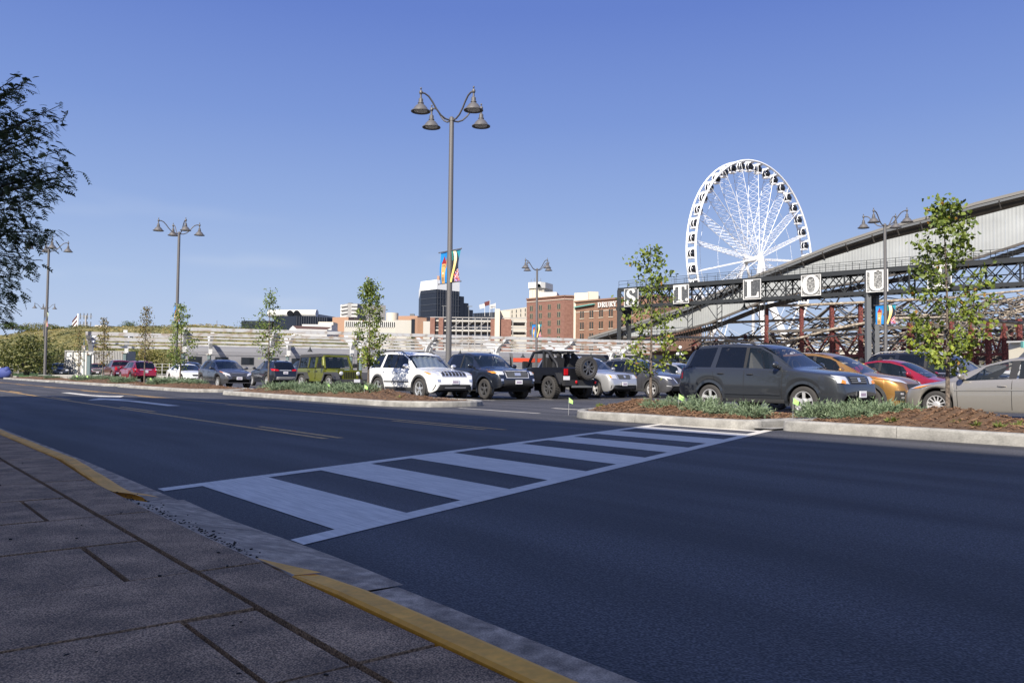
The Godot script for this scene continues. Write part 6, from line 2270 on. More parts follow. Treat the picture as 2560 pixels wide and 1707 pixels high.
func pickup(L: float, W: float, H: float, wb: float, fo: float, r: float, more: Dictionary) -> Dictionary:
	var k := L / 5.39
	var h := H / 1.79
	var d := {"L": L, "W": W, "wb": wb, "fo": fo, "r": r,
		"top": [[0, 0.66 * h], [0.03, 0.86 * h], [0.08, 1.04 * h], [0.3, 1.13 * h], [0.9, 1.19 * h], [1.30 * k, 1.21 * h], [1.42 * k, 1.23 * h], [2.06 * k, 1.66 * h], [2.35 * k, 1.76 * h], [2.8 * k, 1.79 * h], [3.55 * k, 1.75 * h], [3.72 * k, 1.68 * h], [3.84 * k, 1.24 * h], [3.90 * k, 1.20 * h], [L - 0.06, 1.20 * h], [L - 0.03, 0.9], [L, 0.7]],
		"bot": [[0, 0.58], [0.05, 0.46], [0.3, 0.40], [1.0, 0.40], [L - 1.0, 0.42], [L - 0.3, 0.46], [L - 0.05, 0.52], [L, 0.62]],
		"belt": [[0, 0.72], [0.1, 0.96 * h], [0.3, 1.04 * h], [1.35 * k, 1.12 * h], [3.0 * k, 1.14 * h], [L - 0.2, 1.15 * h], [L, 1.1 * h]],
		"plan": [[0, 0.76], [0.04, 0.84], [0.14, 0.92], [0.38, 0.97], [0.9, 1.0], [L - 0.6, 1.0], [L - 0.08, 0.97], [L, 0.94]],
		"zt": [[0, 0.82], [1.4 * k, 0.82], [2.06 * k, 0.70], [3.7 * k, 0.69], [3.86 * k, 0.90], [L, 0.92]],
		"xc": 1.38 * k, "wf": 2.08 * k, "rr": 3.70 * k, "rb": 3.85 * k, "mirror": 1.70 * k, "bed": [3.95 * k, L - 0.08],
		"div": [[1.38 * k, 1.38 * k, "p"], [1.66 * k, 2.04 * k, "w"], [2.60 * k, 2.62 * k, "b"], [2.70 * k, 2.72 * k, "g"], [3.52 * k, 3.46 * k, "p"], [3.85 * k, 3.85 * k, "p"]],
		"doors": [[1.60 * k, 1.58 * k], [2.65 * k, 2.65 * k], [3.56 * k, 3.60 * k], [3.88 * k, 3.88 * k]], "handles": [2.46 * k, 3.40 * k],
		"front": [["grille_frame", "alloy", [[-0.52, 0.80 * h], [0.52, 0.80 * h], [0.56, 1.08 * h], [-0.56, 1.08 * h]], 0.008], ["grille", "black_plastic", [[-0.48, 0.83 * h], [0.48, 0.83 * h], [0.52, 1.05 * h], [-0.52, 1.05 * h]], 0.014], ["headlamp", "headlamp", [[0.60, 0.92 * h], [0.86, 0.93 * h], [0.88, 1.06 * h], [0.60, 1.05 * h]], 0.012], ["bumper_trim", "black_plastic", [[-0.80, 0.50], [0.80, 0.50], [0.80, 0.74], [-0.80, 0.74]], 0.01]],
		"rear": [["tail_lamp", "tail_red", [[0.72, 0.88 * h], [0.90, 0.88 * h], [0.90, 1.16 * h], [0.72, 1.16 * h]], 0.012], ["bumper", "chrome", [[-0.86, 0.56], [0.86, 0.56], [0.86, 0.74], [-0.86, 0.74]], 0.05]],
		"plates": [[0.0, 0.66], [0.0, 0.66]], "rows": [0.0, 0.85], "privacy": true, "gap": 0.10}
	d.merge(more, true)
	return d

func bars(n: int, z: float, y0: float, y1: float, mt: String, name_ := "grille_bar") -> Array:
	var o := []
	for k in n:
		var y := lerpf(y0, y1, (k + 0.5) / n)
		var h := (y1 - y0) / n * 0.22
		o.append([name_, mt, [[-z, y - h], [z, y - h], [z, y + h], [-z, y + h]], 0.02])
	return o

func vehicles() -> void:
	var white := paint("paint_white", lin(0.80, 0.80, 0.78), 0.0)
	var navy := paint("paint_navy", lin(0.018, 0.022, 0.032))
	var dgrey := paint("paint_dark_grey", lin(0.036, 0.040, 0.046), 0.3)
	var silver := paint("paint_silver", lin(0.52, 0.52, 0.52), 0.6)
	var grey := paint("paint_grey", lin(0.085, 0.085, 0.092), 0.45)
	var bronze := paint("paint_bronze", lin(0.34, 0.18, 0.05), 0.55)
	var beige := paint("paint_beige", lin(0.36, 0.335, 0.295), 0.5)
	var red := paint("paint_red", lin(0.28, 0.012, 0.03), 0.25)
	var maroon := paint("paint_maroon", lin(0.12, 0.008, 0.018), 0.3)
	var black := paint("paint_black", lin(0.012, 0.013, 0.017), 0.2)
	var blue := paint("paint_blue_black", lin(0.014, 0.02, 0.045), 0.3)
	var green := paint("paint_olive", lin(0.135, 0.145, 0.008), 0.25)
	# row nearest the crosswalk
	var f1: Array = suv(4.77, 1.97, 1.79, 2.7, 0.95, 0.365, {}).front
	car("parked_suv", "dark grey upright car with roof bars, nearest the crosswalk on the right", "car", suv(4.77, 1.97, 1.83, 2.70, 0.95, 0.365, {"front": f1 + bars(3, 0.36, 0.82, 0.97, "grey_steel") + [["indicator", "amber", [[0.62, 0.80], [0.80, 0.82], [0.72, 0.90], [0.60, 0.87]], 0.02], ["emblem", "chrome", [[-0.06, 0.85], [0.06, 0.85], [0.06, 0.95], [-0.06, 0.95]], 0.03]], "flare": ["paint", 0.06, 0.018], "rails": [2.4, 4.3], "seats": "seat_grey", "side": [["side_moulding", "paint_dark_grey", [[1.55, 0.50], [3.36, 0.50], [3.36, 0.66], [1.55, 0.66]], 8, 0.018], ["sill", "trim_plastic", [[1.45, 0.31], [3.3, 0.31], [3.3, 0.40], [1.45, 0.40]], 8, 0.012], ["tail_lamp", "tail_red", [[4.55, 0.88], [4.70, 0.88], [4.66, 1.14], [4.56, 1.16]], 3, 0.012]], "spokes": 5, "rim": "alloy"}), dgrey, 12.4, 18.75, 50.0)
	car("parked_crossover", "bronze gold rounded car partly behind the dark grey one", "car", crossover(4.48, 1.855, 1.665, 2.67, 0.91, 0.345, {"flare": ["trim_plastic", 0.07, 0.015], "rim": "dark_alloy", "front": [["grille", "black_plastic", [[-0.5, 0.66], [0.5, 0.66], [0.44, 0.80], [-0.44, 0.80]]], ["headlamp", "headlamp", [[0.40, 0.80], [0.80, 0.88], [0.84, 0.97], [0.50, 0.92]], 0.012], ["indicator", "amber", [[0.80, 0.90], [0.86, 0.93], [0.87, 0.99], [0.82, 0.97]], 0.02], ["side_intake", "black_plastic", [[0.60, 0.36], [0.82, 0.38], [0.82, 0.62], [0.66, 0.62]], 0.012]] + [["fog_lamp", "chrome", [[0.68, 0.42], [0.74, 0.42], [0.74, 0.47], [0.68, 0.47]], 0.02], ["fog_lamp", "chrome", [[0.70, 0.52], [0.76, 0.52], [0.76, 0.57], [0.70, 0.57]], 0.02]], "side": [["window_trim", "chrome", [[1.5, 1.035], [3.9, 1.09], [3.9, 1.105], [1.5, 1.05]], 10, 0.012], ["sill", "trim_plastic", [[1.3, 0.26], [3.2, 0.26], [3.2, 0.40], [1.3, 0.40]], 8, 0.012]]}), bronze, 12.45, 21.9, 47.0)
	car("parked_coupe", "magenta red low coupe between the bronze car and the black one", "car", sedan(4.45, 1.75, 1.52, 2.65, 0.9, 0.32, {"div": [[1.25, 1.25, "p"], [1.57, 2.05, "w"], [2.62, 2.64, "b"], [2.70, 2.72, "w"], [3.3, 3.1, "p"], [3.92, 3.92, "p"]]}), red, 11.9, 24.9, 49.0)
	car("parked_suv", "large black car with a silver roof rail, right of the red coupe", "car", suv(5.05, 2.0, 1.84, 2.95, 0.95, 0.39, {"rails": [2.2, 4.6], "rail_mat": "alloy", "side": [["window_trim", "chrome", [[1.5, 1.10], [4.6, 1.16], [4.6, 1.175], [1.5, 1.115]], 10, 0.012]], "mirror_mat": "chrome"}), black, 12.2, 28.2, 49.0)
	car("parked_hatchback", "beige silver hatchback cut off by the right edge", "car", crossover(4.53, 1.82, 1.475, 2.65, 0.90, 0.325, {"top": [[0, 0.52], [0.03, 0.62], [0.12, 0.70], [0.4, 0.83], [0.95, 0.93], [1.12, 0.97], [2.05, 1.36], [2.5, 1.465], [3.0, 1.475], [3.8, 1.40], [4.05, 1.33], [4.35, 1.04], [4.48, 0.98], [4.51, 0.75], [4.53, 0.6]], "belt": [[0, 0.56], [0.12, 0.66], [0.4, 0.75], [1.25, 0.88], [2.6, 0.93], [4.0, 1.0], [4.53, 0.95]], "bot": [[0, 0.42], [0.05, 0.28], [0.25, 0.18], [1.0, 0.19], [3.5, 0.20], [4.2, 0.25], [4.48, 0.36], [4.53, 0.5]], "xc": 1.08, "wf": 2.08, "rr": 4.0, "rb": 4.36, "mirror": 1.52, "div": [[1.08, 1.08, "p"], [1.44, 2.0, "w"], [2.48, 2.50, "b"], [2.64, 2.68, "w"], [3.4, 3.3, "p"], [4.36, 4.36, "p"]], "doors": [[1.40, 1.38], [2.56, 2.56], [3.3, 3.46]], "handles": [2.36, 3.24], "spokes": 12, "twin": false, "seats": "seat_black", "front": [["headlamp", "headlamp", [[0.44, 0.62], [0.80, 0.70], [0.86, 0.82], [0.62, 0.78]], 0.012], ["indicator", "amber", [[0.80, 0.70], [0.86, 0.73], [0.88, 0.80], [0.84, 0.78]], 0.02], ["grille", "black_plastic", [[-0.5, 0.30], [0.5, 0.30], [0.42, 0.50], [-0.42, 0.50]]]], "side": [["crease", "paint_beige", [[1.0, 0.66], [4.2, 0.72], [4.2, 0.75], [1.0, 0.69]], 10, 0.012]]}), beige, 7.65, 21.3, 231.0)
	car("parked_van", "white van roof showing beyond the beige hatchback at the right edge", "van", suv(4.9, 1.95, 2.15, 3.0, 0.9, 0.35, {}), white, 13.0, 40.0, 231.0)
	car("parked_sedan", "grey car bonnet low between the black car and the beige hatchback", "car", sedan(4.6, 1.8, 1.45, 2.7, 0.9, 0.32, {}), silver, 9.0, 32.5, 231.0)
	# row behind the second island
	var gf := [["grille", "black_plastic", [[-0.52, 0.86], [0.52, 0.86], [0.54, 1.03], [-0.54, 1.03]], 0.008], ["grille_rim", "chrome", [[-0.55, 1.03], [0.55, 1.03], [0.55, 1.05], [-0.55, 1.05]], 0.02], ["grille_rim", "chrome", [[-0.53, 0.84], [0.53, 0.84], [0.53, 0.86], [-0.53, 0.86]], 0.02]]
	for k in 8:
		var z := -0.52 + k * 0.1486
		gf.append(["grille_bar", "chrome", [[z - 0.02, 0.86], [z + 0.02, 0.86], [z + 0.02, 1.03], [z - 0.02, 1.03]], 0.02])
	gf += [["headlamp", "headlamp", [[0.58, 0.90], [0.86, 0.90], [0.88, 1.02], [0.58, 1.02]], 0.012], ["indicator", "amber", [[0.86, 0.92], [0.9, 0.92], [0.92, 1.0], [0.88, 1.0]], 0.016], ["front_apron", "trim_plastic", [[-0.86, 0.36], [0.86, 0.36], [0.8, 0.56], [-0.8, 0.56]], 0.012], ["apron_strip", "alloy", [[-0.45, 0.43], [0.45, 0.43], [0.45, 0.47], [-0.45, 0.47]], 0.03], ["fog_lamp", "chrome", [[0.60, 0.66], [0.74, 0.66], [0.74, 0.74], [0.60, 0.74]], 0.012]]
	car("parked_suv", "white car with dappled tree shade and a silver windscreen sunshade", "car", suv(4.82, 1.94, 1.77, 2.915, 0.90, 0.385, {"front": gf, "flare": ["trim_plastic", 0.065, 0.02], "shade": true, "plates": [[0.0, 0.66], [0.0, 0.92]], "side": [["sill", "trim_plastic", [[1.4, 0.31], [3.4, 0.31], [3.4, 0.44], [1.4, 0.44]], 8, 0.014], ["door_moulding", "trim_plastic", [[1.6, 0.62], [3.3, 0.62], [3.3, 0.66], [1.6, 0.66]], 8, 0.016]], "mirror_mat": "chrome", "handle": "chrome", "rails": [2.3, 4.3], "rail_mat": "black_plastic", "spokes": 5, "rim": "chrome", "clear": true}), white, 26.3, 16.8, 51.0)
	car("parked_pickup", "navy black pickup with a silver framed grille, right of the white car", "pickup", pickup(5.39, 1.91, 1.80, 3.24, 0.93, 0.385, {"front": pickup(5.39, 1.91, 1.8, 3.24, 0.93, 0.385, {}).front + bars(4, 0.46, 0.84, 1.04, "grey_steel") + [["emblem", "chrome", [[-0.14, 0.90], [0.14, 0.90], [0.14, 1.0], [-0.14, 1.0]], 0.035], ["indicator", "amber", [[0.84, 0.98], [0.90, 0.98], [0.92, 1.05], [0.86, 1.05]], 0.02], ["fog_lamp", "chrome", [[0.66, 0.70], [0.76, 0.70], [0.76, 0.78], [0.66, 0.78]], 0.02], ["skid_plate", "well", [[-0.6, 0.42], [0.6, 0.42], [0.6, 0.52], [-0.6, 0.52]], 0.02]], "flare": ["paint", 0.08, 0.03], "spokes": 5, "twin": true, "rim": "dark_alloy", "tw": 0.26}), navy, 26.5, 19.75, 54.0)
	wrangler("open_off_roader", "black open-top off-roader with a big spare wheel on its tail", black, true, 25.4, 22.55, 236.0)
	var f2: Array = suv(4.77, 1.97, 1.79, 2.7, 0.95, 0.365, {}).front
	car("parked_suv", "silver car seen from the front beside the spare wheel", "car", suv(4.77, 1.97, 1.80, 2.70, 0.95, 0.37, {"front": f2 + bars(3, 0.36, 0.82, 0.97, "grey_steel") + [["indicator", "amber", [[0.76, 0.84], [0.86, 0.86], [0.86, 0.96], [0.78, 0.96]], 0.02], ["emblem", "chrome", [[-0.06, 0.85], [0.06, 0.85], [0.06, 0.95], [-0.06, 0.95]], 0.03], ["bumper_trim", "trim_plastic", [[-0.84, 0.40], [0.84, 0.40], [0.82, 0.54], [-0.82, 0.54]], 0.012]], "plates": [[0.1, 0.60], [0.0, 0.9]]}), silver, 26.2, 25.3, 48.0)
	car("parked_crossover", "charcoal grey rounded car behind the slim tree trunk", "car", crossover(4.69, 1.84, 1.71, 2.705, 0.93, 0.365, {"rails": [2.4, 3.9], "rail_mat": "alloy", "flare": ["trim_plastic", 0.05, 0.012], "front": [["grille", "black_plastic", [[-0.30, 0.66], [0.30, 0.66], [0.42, 0.86], [-0.42, 0.86]]], ["grille_chevron", "chrome", [[0.26, 0.64], [0.33, 0.64], [0.48, 0.86], [0.40, 0.86]], 0.016], ["headlamp", "headlamp", [[0.52, 0.80], [0.84, 0.86], [0.86, 0.95], [0.54, 0.90]], 0.012], ["lower_intake", "black_plastic", [[-0.6, 0.30], [0.6, 0.30], [0.5, 0.46], [-0.5, 0.46]]], ["fog_lamp", "chrome", [[0.62, 0.48], [0.78, 0.50], [0.78, 0.55], [0.62, 0.52]], 0.014]], "side": [["sill", "trim_plastic", [[1.3, 0.26], [3.3, 0.26], [3.3, 0.38], [1.3, 0.38]], 8, 0.012]]}), grey, 25.4, 28.1, 51.0)
	car("parked_sedan", "pale grey car roof between the charcoal car and the dark grey one", "car", sedan(4.6, 1.8, 1.60, 2.7, 0.9, 0.33, {}), silver, 25.6, 31.2, 50.0)
	car("parked_sedan", "dark blue car glimpsed between the white car and the navy pickup", "car", sedan(4.7, 1.8, 1.55, 2.7, 0.9, 0.33, {}), blue, 33.0, 23.0, 51.0)
	# the rows further left
	wrangler("hardtop_off_roader", "olive green four-door off-roader with a black hard top", green, false, 36.9, 18.55, 51.0)
	car("parked_crossover", "black car seen from behind with a red tail lamp, left of the olive green one", "car", crossover(4.57, 1.845, 1.72, 2.66, 0.91, 0.355, {"rails": [2.0, 3.8], "rail_mat": "alloy", "flare": ["trim_plastic", 0.05, 0.012], "rear": [["tail_lamp", "tail_red", [[0.44, 1.0], [0.84, 1.02], [0.84, 1.16], [0.46, 1.10]], 0.014], ["bumper_trim", "block_grey", [[-0.8, 0.44], [0.8, 0.44], [0.8, 0.62], [-0.8, 0.62]], 0.012], ["chrome_strip", "alloy", [[-0.4, 1.03], [0.4, 1.03], [0.4, 1.07], [-0.4, 1.07]], 0.012]]}), black, 53.4, 22.5, 232.0)
	car("parked_pickup", "black pickup cab roof behind the grey hatchback", "pickup", pickup(5.6, 2.0, 1.9, 3.4, 0.95, 0.4, {}), black, 62.0, 29.0, 231.0)
	car("parked_sedan", "dark grey sedan glimpsed between the grey hatchback and the black car", "car", sedan(4.7, 1.82, 1.48, 2.75, 0.9, 0.33, {}), dgrey, 56.0, 24.6, 51.0)
	car("parked_hatchback", "dark grey hatchback facing the road, with large bright headlamps", "car", crossover(4.41, 1.83, 1.63, 2.65, 0.90, 0.33, {"privacy": false, "front": [["upper_grille", "black_plastic", [[-0.36, 0.78], [0.36, 0.78], [0.40, 0.83], [-0.40, 0.83]]], ["chrome_bar", "chrome", [[-0.36, 0.83], [0.36, 0.83], [0.36, 0.845], [-0.36, 0.845]], 0.014], ["grille", "black_plastic", [[-0.44, 0.48], [0.44, 0.48], [0.36, 0.68], [-0.36, 0.68]]], ["headlamp", "headlamp", [[0.46, 0.68], [0.78, 0.80], [0.84, 0.96], [0.50, 0.80]], 0.012], ["indicator", "amber", [[0.74, 0.86], [0.82, 0.90], [0.84, 0.97], [0.78, 0.94]], 0.02], ["fog_lamp", "black_plastic", [[0.56, 0.42], [0.78, 0.46], [0.76, 0.54], [0.58, 0.52]], 0.012], ["chin_strip", "alloy", [[-0.7, 0.30], [0.7, 0.30], [0.66, 0.34], [-0.66, 0.34]], 0.016]], "plates": [[0.0, 0.57], [0.0, 0.86]], "spokes": 10, "twin": false}), grey, 47.1, 17.0, 50.5)
	car("parked_sedan", "white sedan with its front to the road behind a juniper bed", "car", sedan(4.9, 1.85, 1.49, 2.775, 0.95, 0.33, {}), white, 62.3, 19.7, 51.0)
	car("parked_crossover", "dark blue car behind the white sedan, right of the red hatchback", "car", crossover(4.6, 1.85, 1.72, 2.7, 0.9, 0.35, {}), blue, 70.5, 22.6, 51.0)
	car("parked_crossover", "bright red hatchback seen from behind with a chrome tail strip", "car", crossover(4.77, 1.84, 1.70, 2.857, 0.95, 0.36, {"rear": [["tail_lamp", "tail_red", [[0.60, 0.86], [0.84, 0.86], [0.86, 1.12], [0.62, 1.10]], 0.016], ["tail_lamp_lens", "headlamp", [[0.66, 0.98], [0.76, 0.98], [0.76, 1.05], [0.66, 1.05]], 0.03], ["chrome_strip", "chrome", [[-0.42, 0.98], [0.42, 0.98], [0.42, 1.03], [-0.42, 1.03]], 0.014], ["bumper_trim", "trim_plastic", [[-0.7, 0.38], [0.7, 0.38], [0.7, 0.46], [-0.7, 0.46]]]], "plates": [[0.0, 0.56], [0.0, 0.86]]}), red, 67.4, 17.6, 231.5)
	car("parked_pickup", "dark red pickup seen from behind, left of the red hatchback", "pickup", pickup(5.8, 2.02, 1.94, 3.56, 1.0, 0.41, {}), maroon, 84.5, 20.4, 233.0)
	car("parked_pickup", "small far dark red pickup facing the road before the white container", "pickup", pickup(5.4, 1.95, 1.82, 3.3, 0.95, 0.39, {}), maroon, 112.0, 24.5, 62.0)
	car("parked_suv", "small far dark green car left of the far dark red pickup", "car", suv(4.7, 1.9, 1.8, 2.7, 0.95, 0.37, {}), dgrey, 116.0, 21.0, 55.0)
	car("parked_suv", "dark car front glimpsed left of the dark red pickup's cab", "car", suv(4.7, 1.9, 1.75, 2.7, 0.95, 0.37, {}), dgrey, 103.0, 24.3, 51.0)
	car("parked_suv", "white car seen between the olive green off-roader and the white one", "car", suv(4.8, 1.9, 1.7, 2.8, 0.95, 0.36, {}), white, 45.0, 28.5, 231.0)
	var bc := thing("covered_motorbike", "motorbike under a blue cover at the far left edge", "motorbike", at_ground(6, 80))
	var cv := MB.new()
	cv.sphere(Vector3(0, 0.55, 0), Vector3(0.85, 0.55, 0.35), 12)
	cv.sphere(Vector3(0.35, 0.85, 0), Vector3(0.3, 0.35, 0.3), 10)
	mb("cover", cv, M["blue_fabric"], bc)
	for sx in [-0.65, 0.65]:
		add_wheel(bc, Vector3(sx, 0.3, 0.02), 1.0, 0.3, 0.12, 5, false, M["dark_alloy"])

func wrangler(called: String, label: String, pm: Material, open: bool, s: float, t_: float, heading: float) -> void:
	# a boxy off-roader: flat panels, separate wings, seven grille slots; open: roll bars, seats and a spare wheel on the tail
	var t := thing(called, label, "off-roader", st(s, t_), -deg_to_rad(heading))
	var long := not open
	var wb := 2.946 if long else 2.44
	var r := 0.41 if long else 0.44
	var fx := wb * 0.5
	var rx := -wb * 0.5
	var y0 := 0.52 if long else 0.62
	var yb := y0 + 0.62
	var nose := fx + 0.42
	var cowl := fx - 0.72
	var tail := rx - 0.72
	var hw := 0.76
	var bev := func(poly: Array, w: float, nm: String, m: Material) -> void:   # a side outline as thick as the car is wide, with slightly rounded edges
		var b := MB.new()
		var pl := PackedVector2Array()
		for q in poly:
			pl.append(Vector2(q[0], q[1]))
		b.prism(pl, Transform3D(Basis(), Vector3(0, 0, w)), w * 2.0)
		mb(nm, b, m, t)
	var ra := r + 0.13
	# tub with the rear arch cut out
	var tub := [[cowl, yb], [tail + 0.03, yb], [tail, yb - 0.04], [tail, y0]]
	for k in 9:
		var a := PI - PI * k / 8.0
		tub.append([rx + cos(a) * ra, maxf(y0, r + sin(a) * ra * 0.98)])
	tub += [[cowl, y0]]
	bev.call(tub, hw, "body", pm)
	# bonnet, narrower to the front
	var bn := MB.new()
	var h0 := 0.70
	var h1 := 0.58
	var yh := yb - 0.02
	var yn := yb - 0.10
	var q := [Vector3(cowl, yh, h0), Vector3(nose - 0.06, yn, h1), Vector3(nose - 0.06, yn, -h1), Vector3(cowl, yh, -h0)]
	bn.quad(q[0] - Vector3(0, 0.0, 0.1), q[1] - Vector3(0, 0, 0.1), q[2] + Vector3(0, 0, 0.1), q[3] + Vector3(0, 0, 0.1))
	for sd in [1.0, -1.0]:
		var a := Vector3(cowl, yh, (h0 - 0.1) * sd)
		var b := Vector3(nose - 0.06, yn, (h1 - 0.1) * sd)
		var c := Vector3(nose - 0.05, yn - 0.06, h1 * sd)
		var d := Vector3(cowl, yh - 0.06, h0 * sd)
		var e := Vector3(nose - 0.05, y0 + 0.12, h1 * sd)
		var f := Vector3(cowl, y0 + 0.12, h0 * sd)
		if sd > 0:
			bn.quad(a, d, c, b); bn.quad(d, f, e, c)
		else:
			bn.quad(a, b, c, d); bn.quad(d, c, e, f)
	mb("bonnet", bn, pm, t)
	var gr := MB.new()
	gr.box(Vector3(nose - 0.04, (yn + y0) * 0.5 + 0.03, 0), Vector3(0.08, yn - y0 - 0.02, h1 * 2.0 + 0.1))
	mb("grille", gr, pm, t)
	for k in 7:
		block("grille_slot", Vector3(nose + 0.002, (yn + y0) * 0.5 + 0.05, -0.27 + k * 0.09), Vector3(0.02, 0.30, 0.052), M["well"], t)
	for sd in [1.0, -1.0]:
		var hlm := MB.new()
		hlm.sphere(Vector3(nose - 0.005, yn - 0.14, 0.44 * sd), Vector3(0.04, 0.105, 0.105), 14)
		mb("headlamp", hlm, M["headlamp"], t)
		var ind := MB.new()
		ind.sphere(Vector3(nose + 0.0, yn - 0.34, 0.50 * sd), Vector3(0.03, 0.055, 0.055), 10)
		mb("indicator", ind, M["amber"], t)
		# wings
		for fr in [1.0, -1.0]:
			var wx := fx if fr > 0 else rx
			var b := MB.new()
			var yt := r + ra - 0.02
			var pl := PackedVector2Array([Vector2(wx - ra - 0.16, yt - 0.42), Vector2(wx - ra + 0.02, yt - 0.36), Vector2(wx - ra * 0.62, yt - 0.06), Vector2(wx + ra * 0.62, yt - 0.06), Vector2(wx + ra - 0.02, yt - 0.28), Vector2(wx + ra + 0.14, yt - 0.30), Vector2(wx + ra * 0.72, yt + 0.03), Vector2(wx - ra * 0.72, yt + 0.03)])
			b.prism(pl, Transform3D(Basis(), Vector3(0, 0, 0.93 if sd > 0 else -0.60)), 0.33)
			mb("wing", b, M["trim_plastic"] if long else pm, t)
			add_wheel(t, Vector3(wx, r, (0.93 if open else 0.88) * sd - 0.13 * sd), sd, r, 0.27 if long else 0.32, 5 if long else 8, false, M["alloy"] if long else M["dark_alloy"], true)
			var lw := MB.new()
			lw.box(Vector3(wx, r + 0.12, 0.5 * sd), Vector3(0.9, 0.6, 0.1))
			mb("wheel_well", lw, M["well"], t)
		# doors and windows
		if long:
			for k in 3:
				var x0: float = [cowl - 0.08, cowl - 0.98, cowl - 1.80][k]
				var x1: float = [cowl - 0.92, cowl - 1.74, tail + 0.12][k]
				if k < 2:
					for xx in [x0 + 0.02, x1 - 0.02]:
						block("door_seam", Vector3(xx, (y0 + yb) * 0.5 + 0.05, (hw + 0.004) * sd), Vector3(0.014, yb - y0 - 0.1, 0.01), M["seam"], t)
					block("door_handle", Vector3(x1 + 0.12, yb - 0.14, (hw + 0.02) * sd), Vector3(0.16, 0.04, 0.04), M["black_plastic"], t)
					for yy in [y0 + 0.16, yb - 0.14]:
						block("hinge", Vector3(x0 - 0.02, yy, (hw + 0.02) * sd), Vector3(0.10, 0.05, 0.03), pm, t)
				var fb := MB.new()
				var zt := hw - 0.10
				var p := [Vector3(x0 - (0.14 if k == 0 else 0.0) + 0.02, yb + 0.03, hw - 0.012), Vector3(x1 + 0.03, yb + 0.03, hw - 0.012), Vector3(x1 + 0.03, yb + 0.53, zt), Vector3(x0 - (0.30 if k == 0 else 0.02), yb + 0.53, zt)]
				for i in 4:
					p[i].z *= sd
				fb.quad(p[0], p[1], p[2], p[3])
				mb("window", fb, M["privacy_glass"] if k else M["clear_glass"], t)
				for xx in [[p[0], p[3]], [p[1], p[2]]]:
					strut("window_post", xx[0], xx[1], 0.07, 0.05, pm if k < 2 else M["trim_plastic"], t)
		block("mirror", Vector3(cowl - 0.14, yb + 0.14, 0.95 * sd), Vector3(0.10, 0.20, 0.20), M["black_plastic"], t)
		# windscreen frame
		strut("windscreen_post", Vector3(cowl + 0.02, yb, (hw - 0.03) * sd), Vector3(cowl - 0.30, yb + 0.60, (hw - 0.12) * sd), 0.08, 0.08, pm, t)
		block("tail_lamp", Vector3(tail - 0.03, yb - 0.18, 0.66 * sd), Vector3(0.08, 0.24, 0.15), M["tail_red"], t)
	strut("windscreen_header", Vector3(cowl - 0.30, yb + 0.60, -0.66), Vector3(cowl - 0.30, yb + 0.60, 0.66), 0.09, 0.09, pm, t)
	var ws := MB.new()
	ws.quad(Vector3(cowl + 0.01, yb + 0.02, 0.70), Vector3(cowl + 0.01, yb + 0.02, -0.70), Vector3(cowl - 0.29, yb + 0.57, -0.62), Vector3(cowl - 0.29, yb + 0.57, 0.62))
	mb("windscreen", ws, M["clear_glass"], t)
	var bu := MB.new()
	bu.box(Vector3(nose + 0.14, y0 + 0.02, 0), Vector3(0.22, 0.20, 1.62))
	mb("front_bumper", bu, M["trim_plastic"], t)
	var rb := MB.new()
	rb.box(Vector3(tail - 0.12, y0 + 0.02, 0), Vector3(0.2, 0.22, 1.66))
	mb("rear_bumper", rb, M["black_plastic"], t)
	var un := MB.new()
	un.box(Vector3(0, y0 - 0.06, 0), Vector3(wb + 0.9, 0.2, 0.9))
	un.box(Vector3(0, y0 + 0.05, 0), Vector3(wb - 2.0 * ra, 0.14, 1.5))
	mb("underbody", un, M["well"], t)
	for sd in [1.0, -1.0]:
		for row in 2:
			var sx := cowl - 0.95 - row * 0.9
			if open and row == 1:
				sx = rx + 0.25
			var se := MB.new()
			se.box(Vector3(sx - 0.1, yb + 0.06, 0.36 * sd), Vector3(0.16, 0.66, 0.46), Basis(Vector3.BACK, 0.15))
			se.sphere(Vector3(sx - 0.17, yb + 0.46, 0.36 * sd), Vector3(0.08, 0.12, 0.15), 8)
			mb("seat", se, M["seat_black"], t)
	if long:
		block("licence_plate", Vector3(nose + 0.26, y0 + 0.04, -0.25), Vector3(0.02, 0.15, 0.31), M["plate_white"], t)
		bev.call([[cowl - 0.26, yb + 0.56], [cowl - 0.28, yb + 0.66], [cowl - 0.5, yb + 0.70], [tail + 0.2, yb + 0.68], [tail + 0.06, yb + 0.62], [tail + 0.05, yb + 0.54], [tail + 0.12, yb + 0.54]], hw - 0.09, "hard_top", M["trim_plastic"])
		var rp := MB.new()
		rp.quad(Vector3(tail + 0.02, yb, -0.74), Vector3(tail + 0.02, yb, 0.74), Vector3(tail + 0.07, yb + 0.56, 0.66), Vector3(tail + 0.07, yb + 0.56, -0.66))
		mb("rear_window", rp, M["privacy_glass"], t)
		strut("aerial", Vector3(cowl + 0.25, yb, -0.72), Vector3(cowl + 0.1, yb + 0.75, -0.74), 0.012, 0.012, M["black_plastic"], t)
	else:
		# roll cage
		for sd in [1.0, -1.0]:
			var cg := MB.new()
			var z: float = 0.60 * sd
			cg.tube([Vector3(cowl - 0.30, yb + 0.60, z), Vector3(cowl - 0.9, yb + 0.66, z), Vector3(rx + 0.75, yb + 0.66, z), Vector3(rx + 0.45, yb + 0.60, z), Vector3(rx - 0.15, yb + 0.15, z * 1.08), Vector3(rx - 0.22, yb - 0.05, z * 1.08)], [0.05, 0.055, 0.055, 0.06, 0.055, 0.05], 8)
			mb("roll_bar", cg, M["black_plastic"], t)
			strut("roll_post", Vector3(cowl - 0.98, yb + 0.64, z), Vector3(cowl - 1.02, yb - 0.1, z * 1.12), 0.10, 0.10, M["black_plastic"], t)
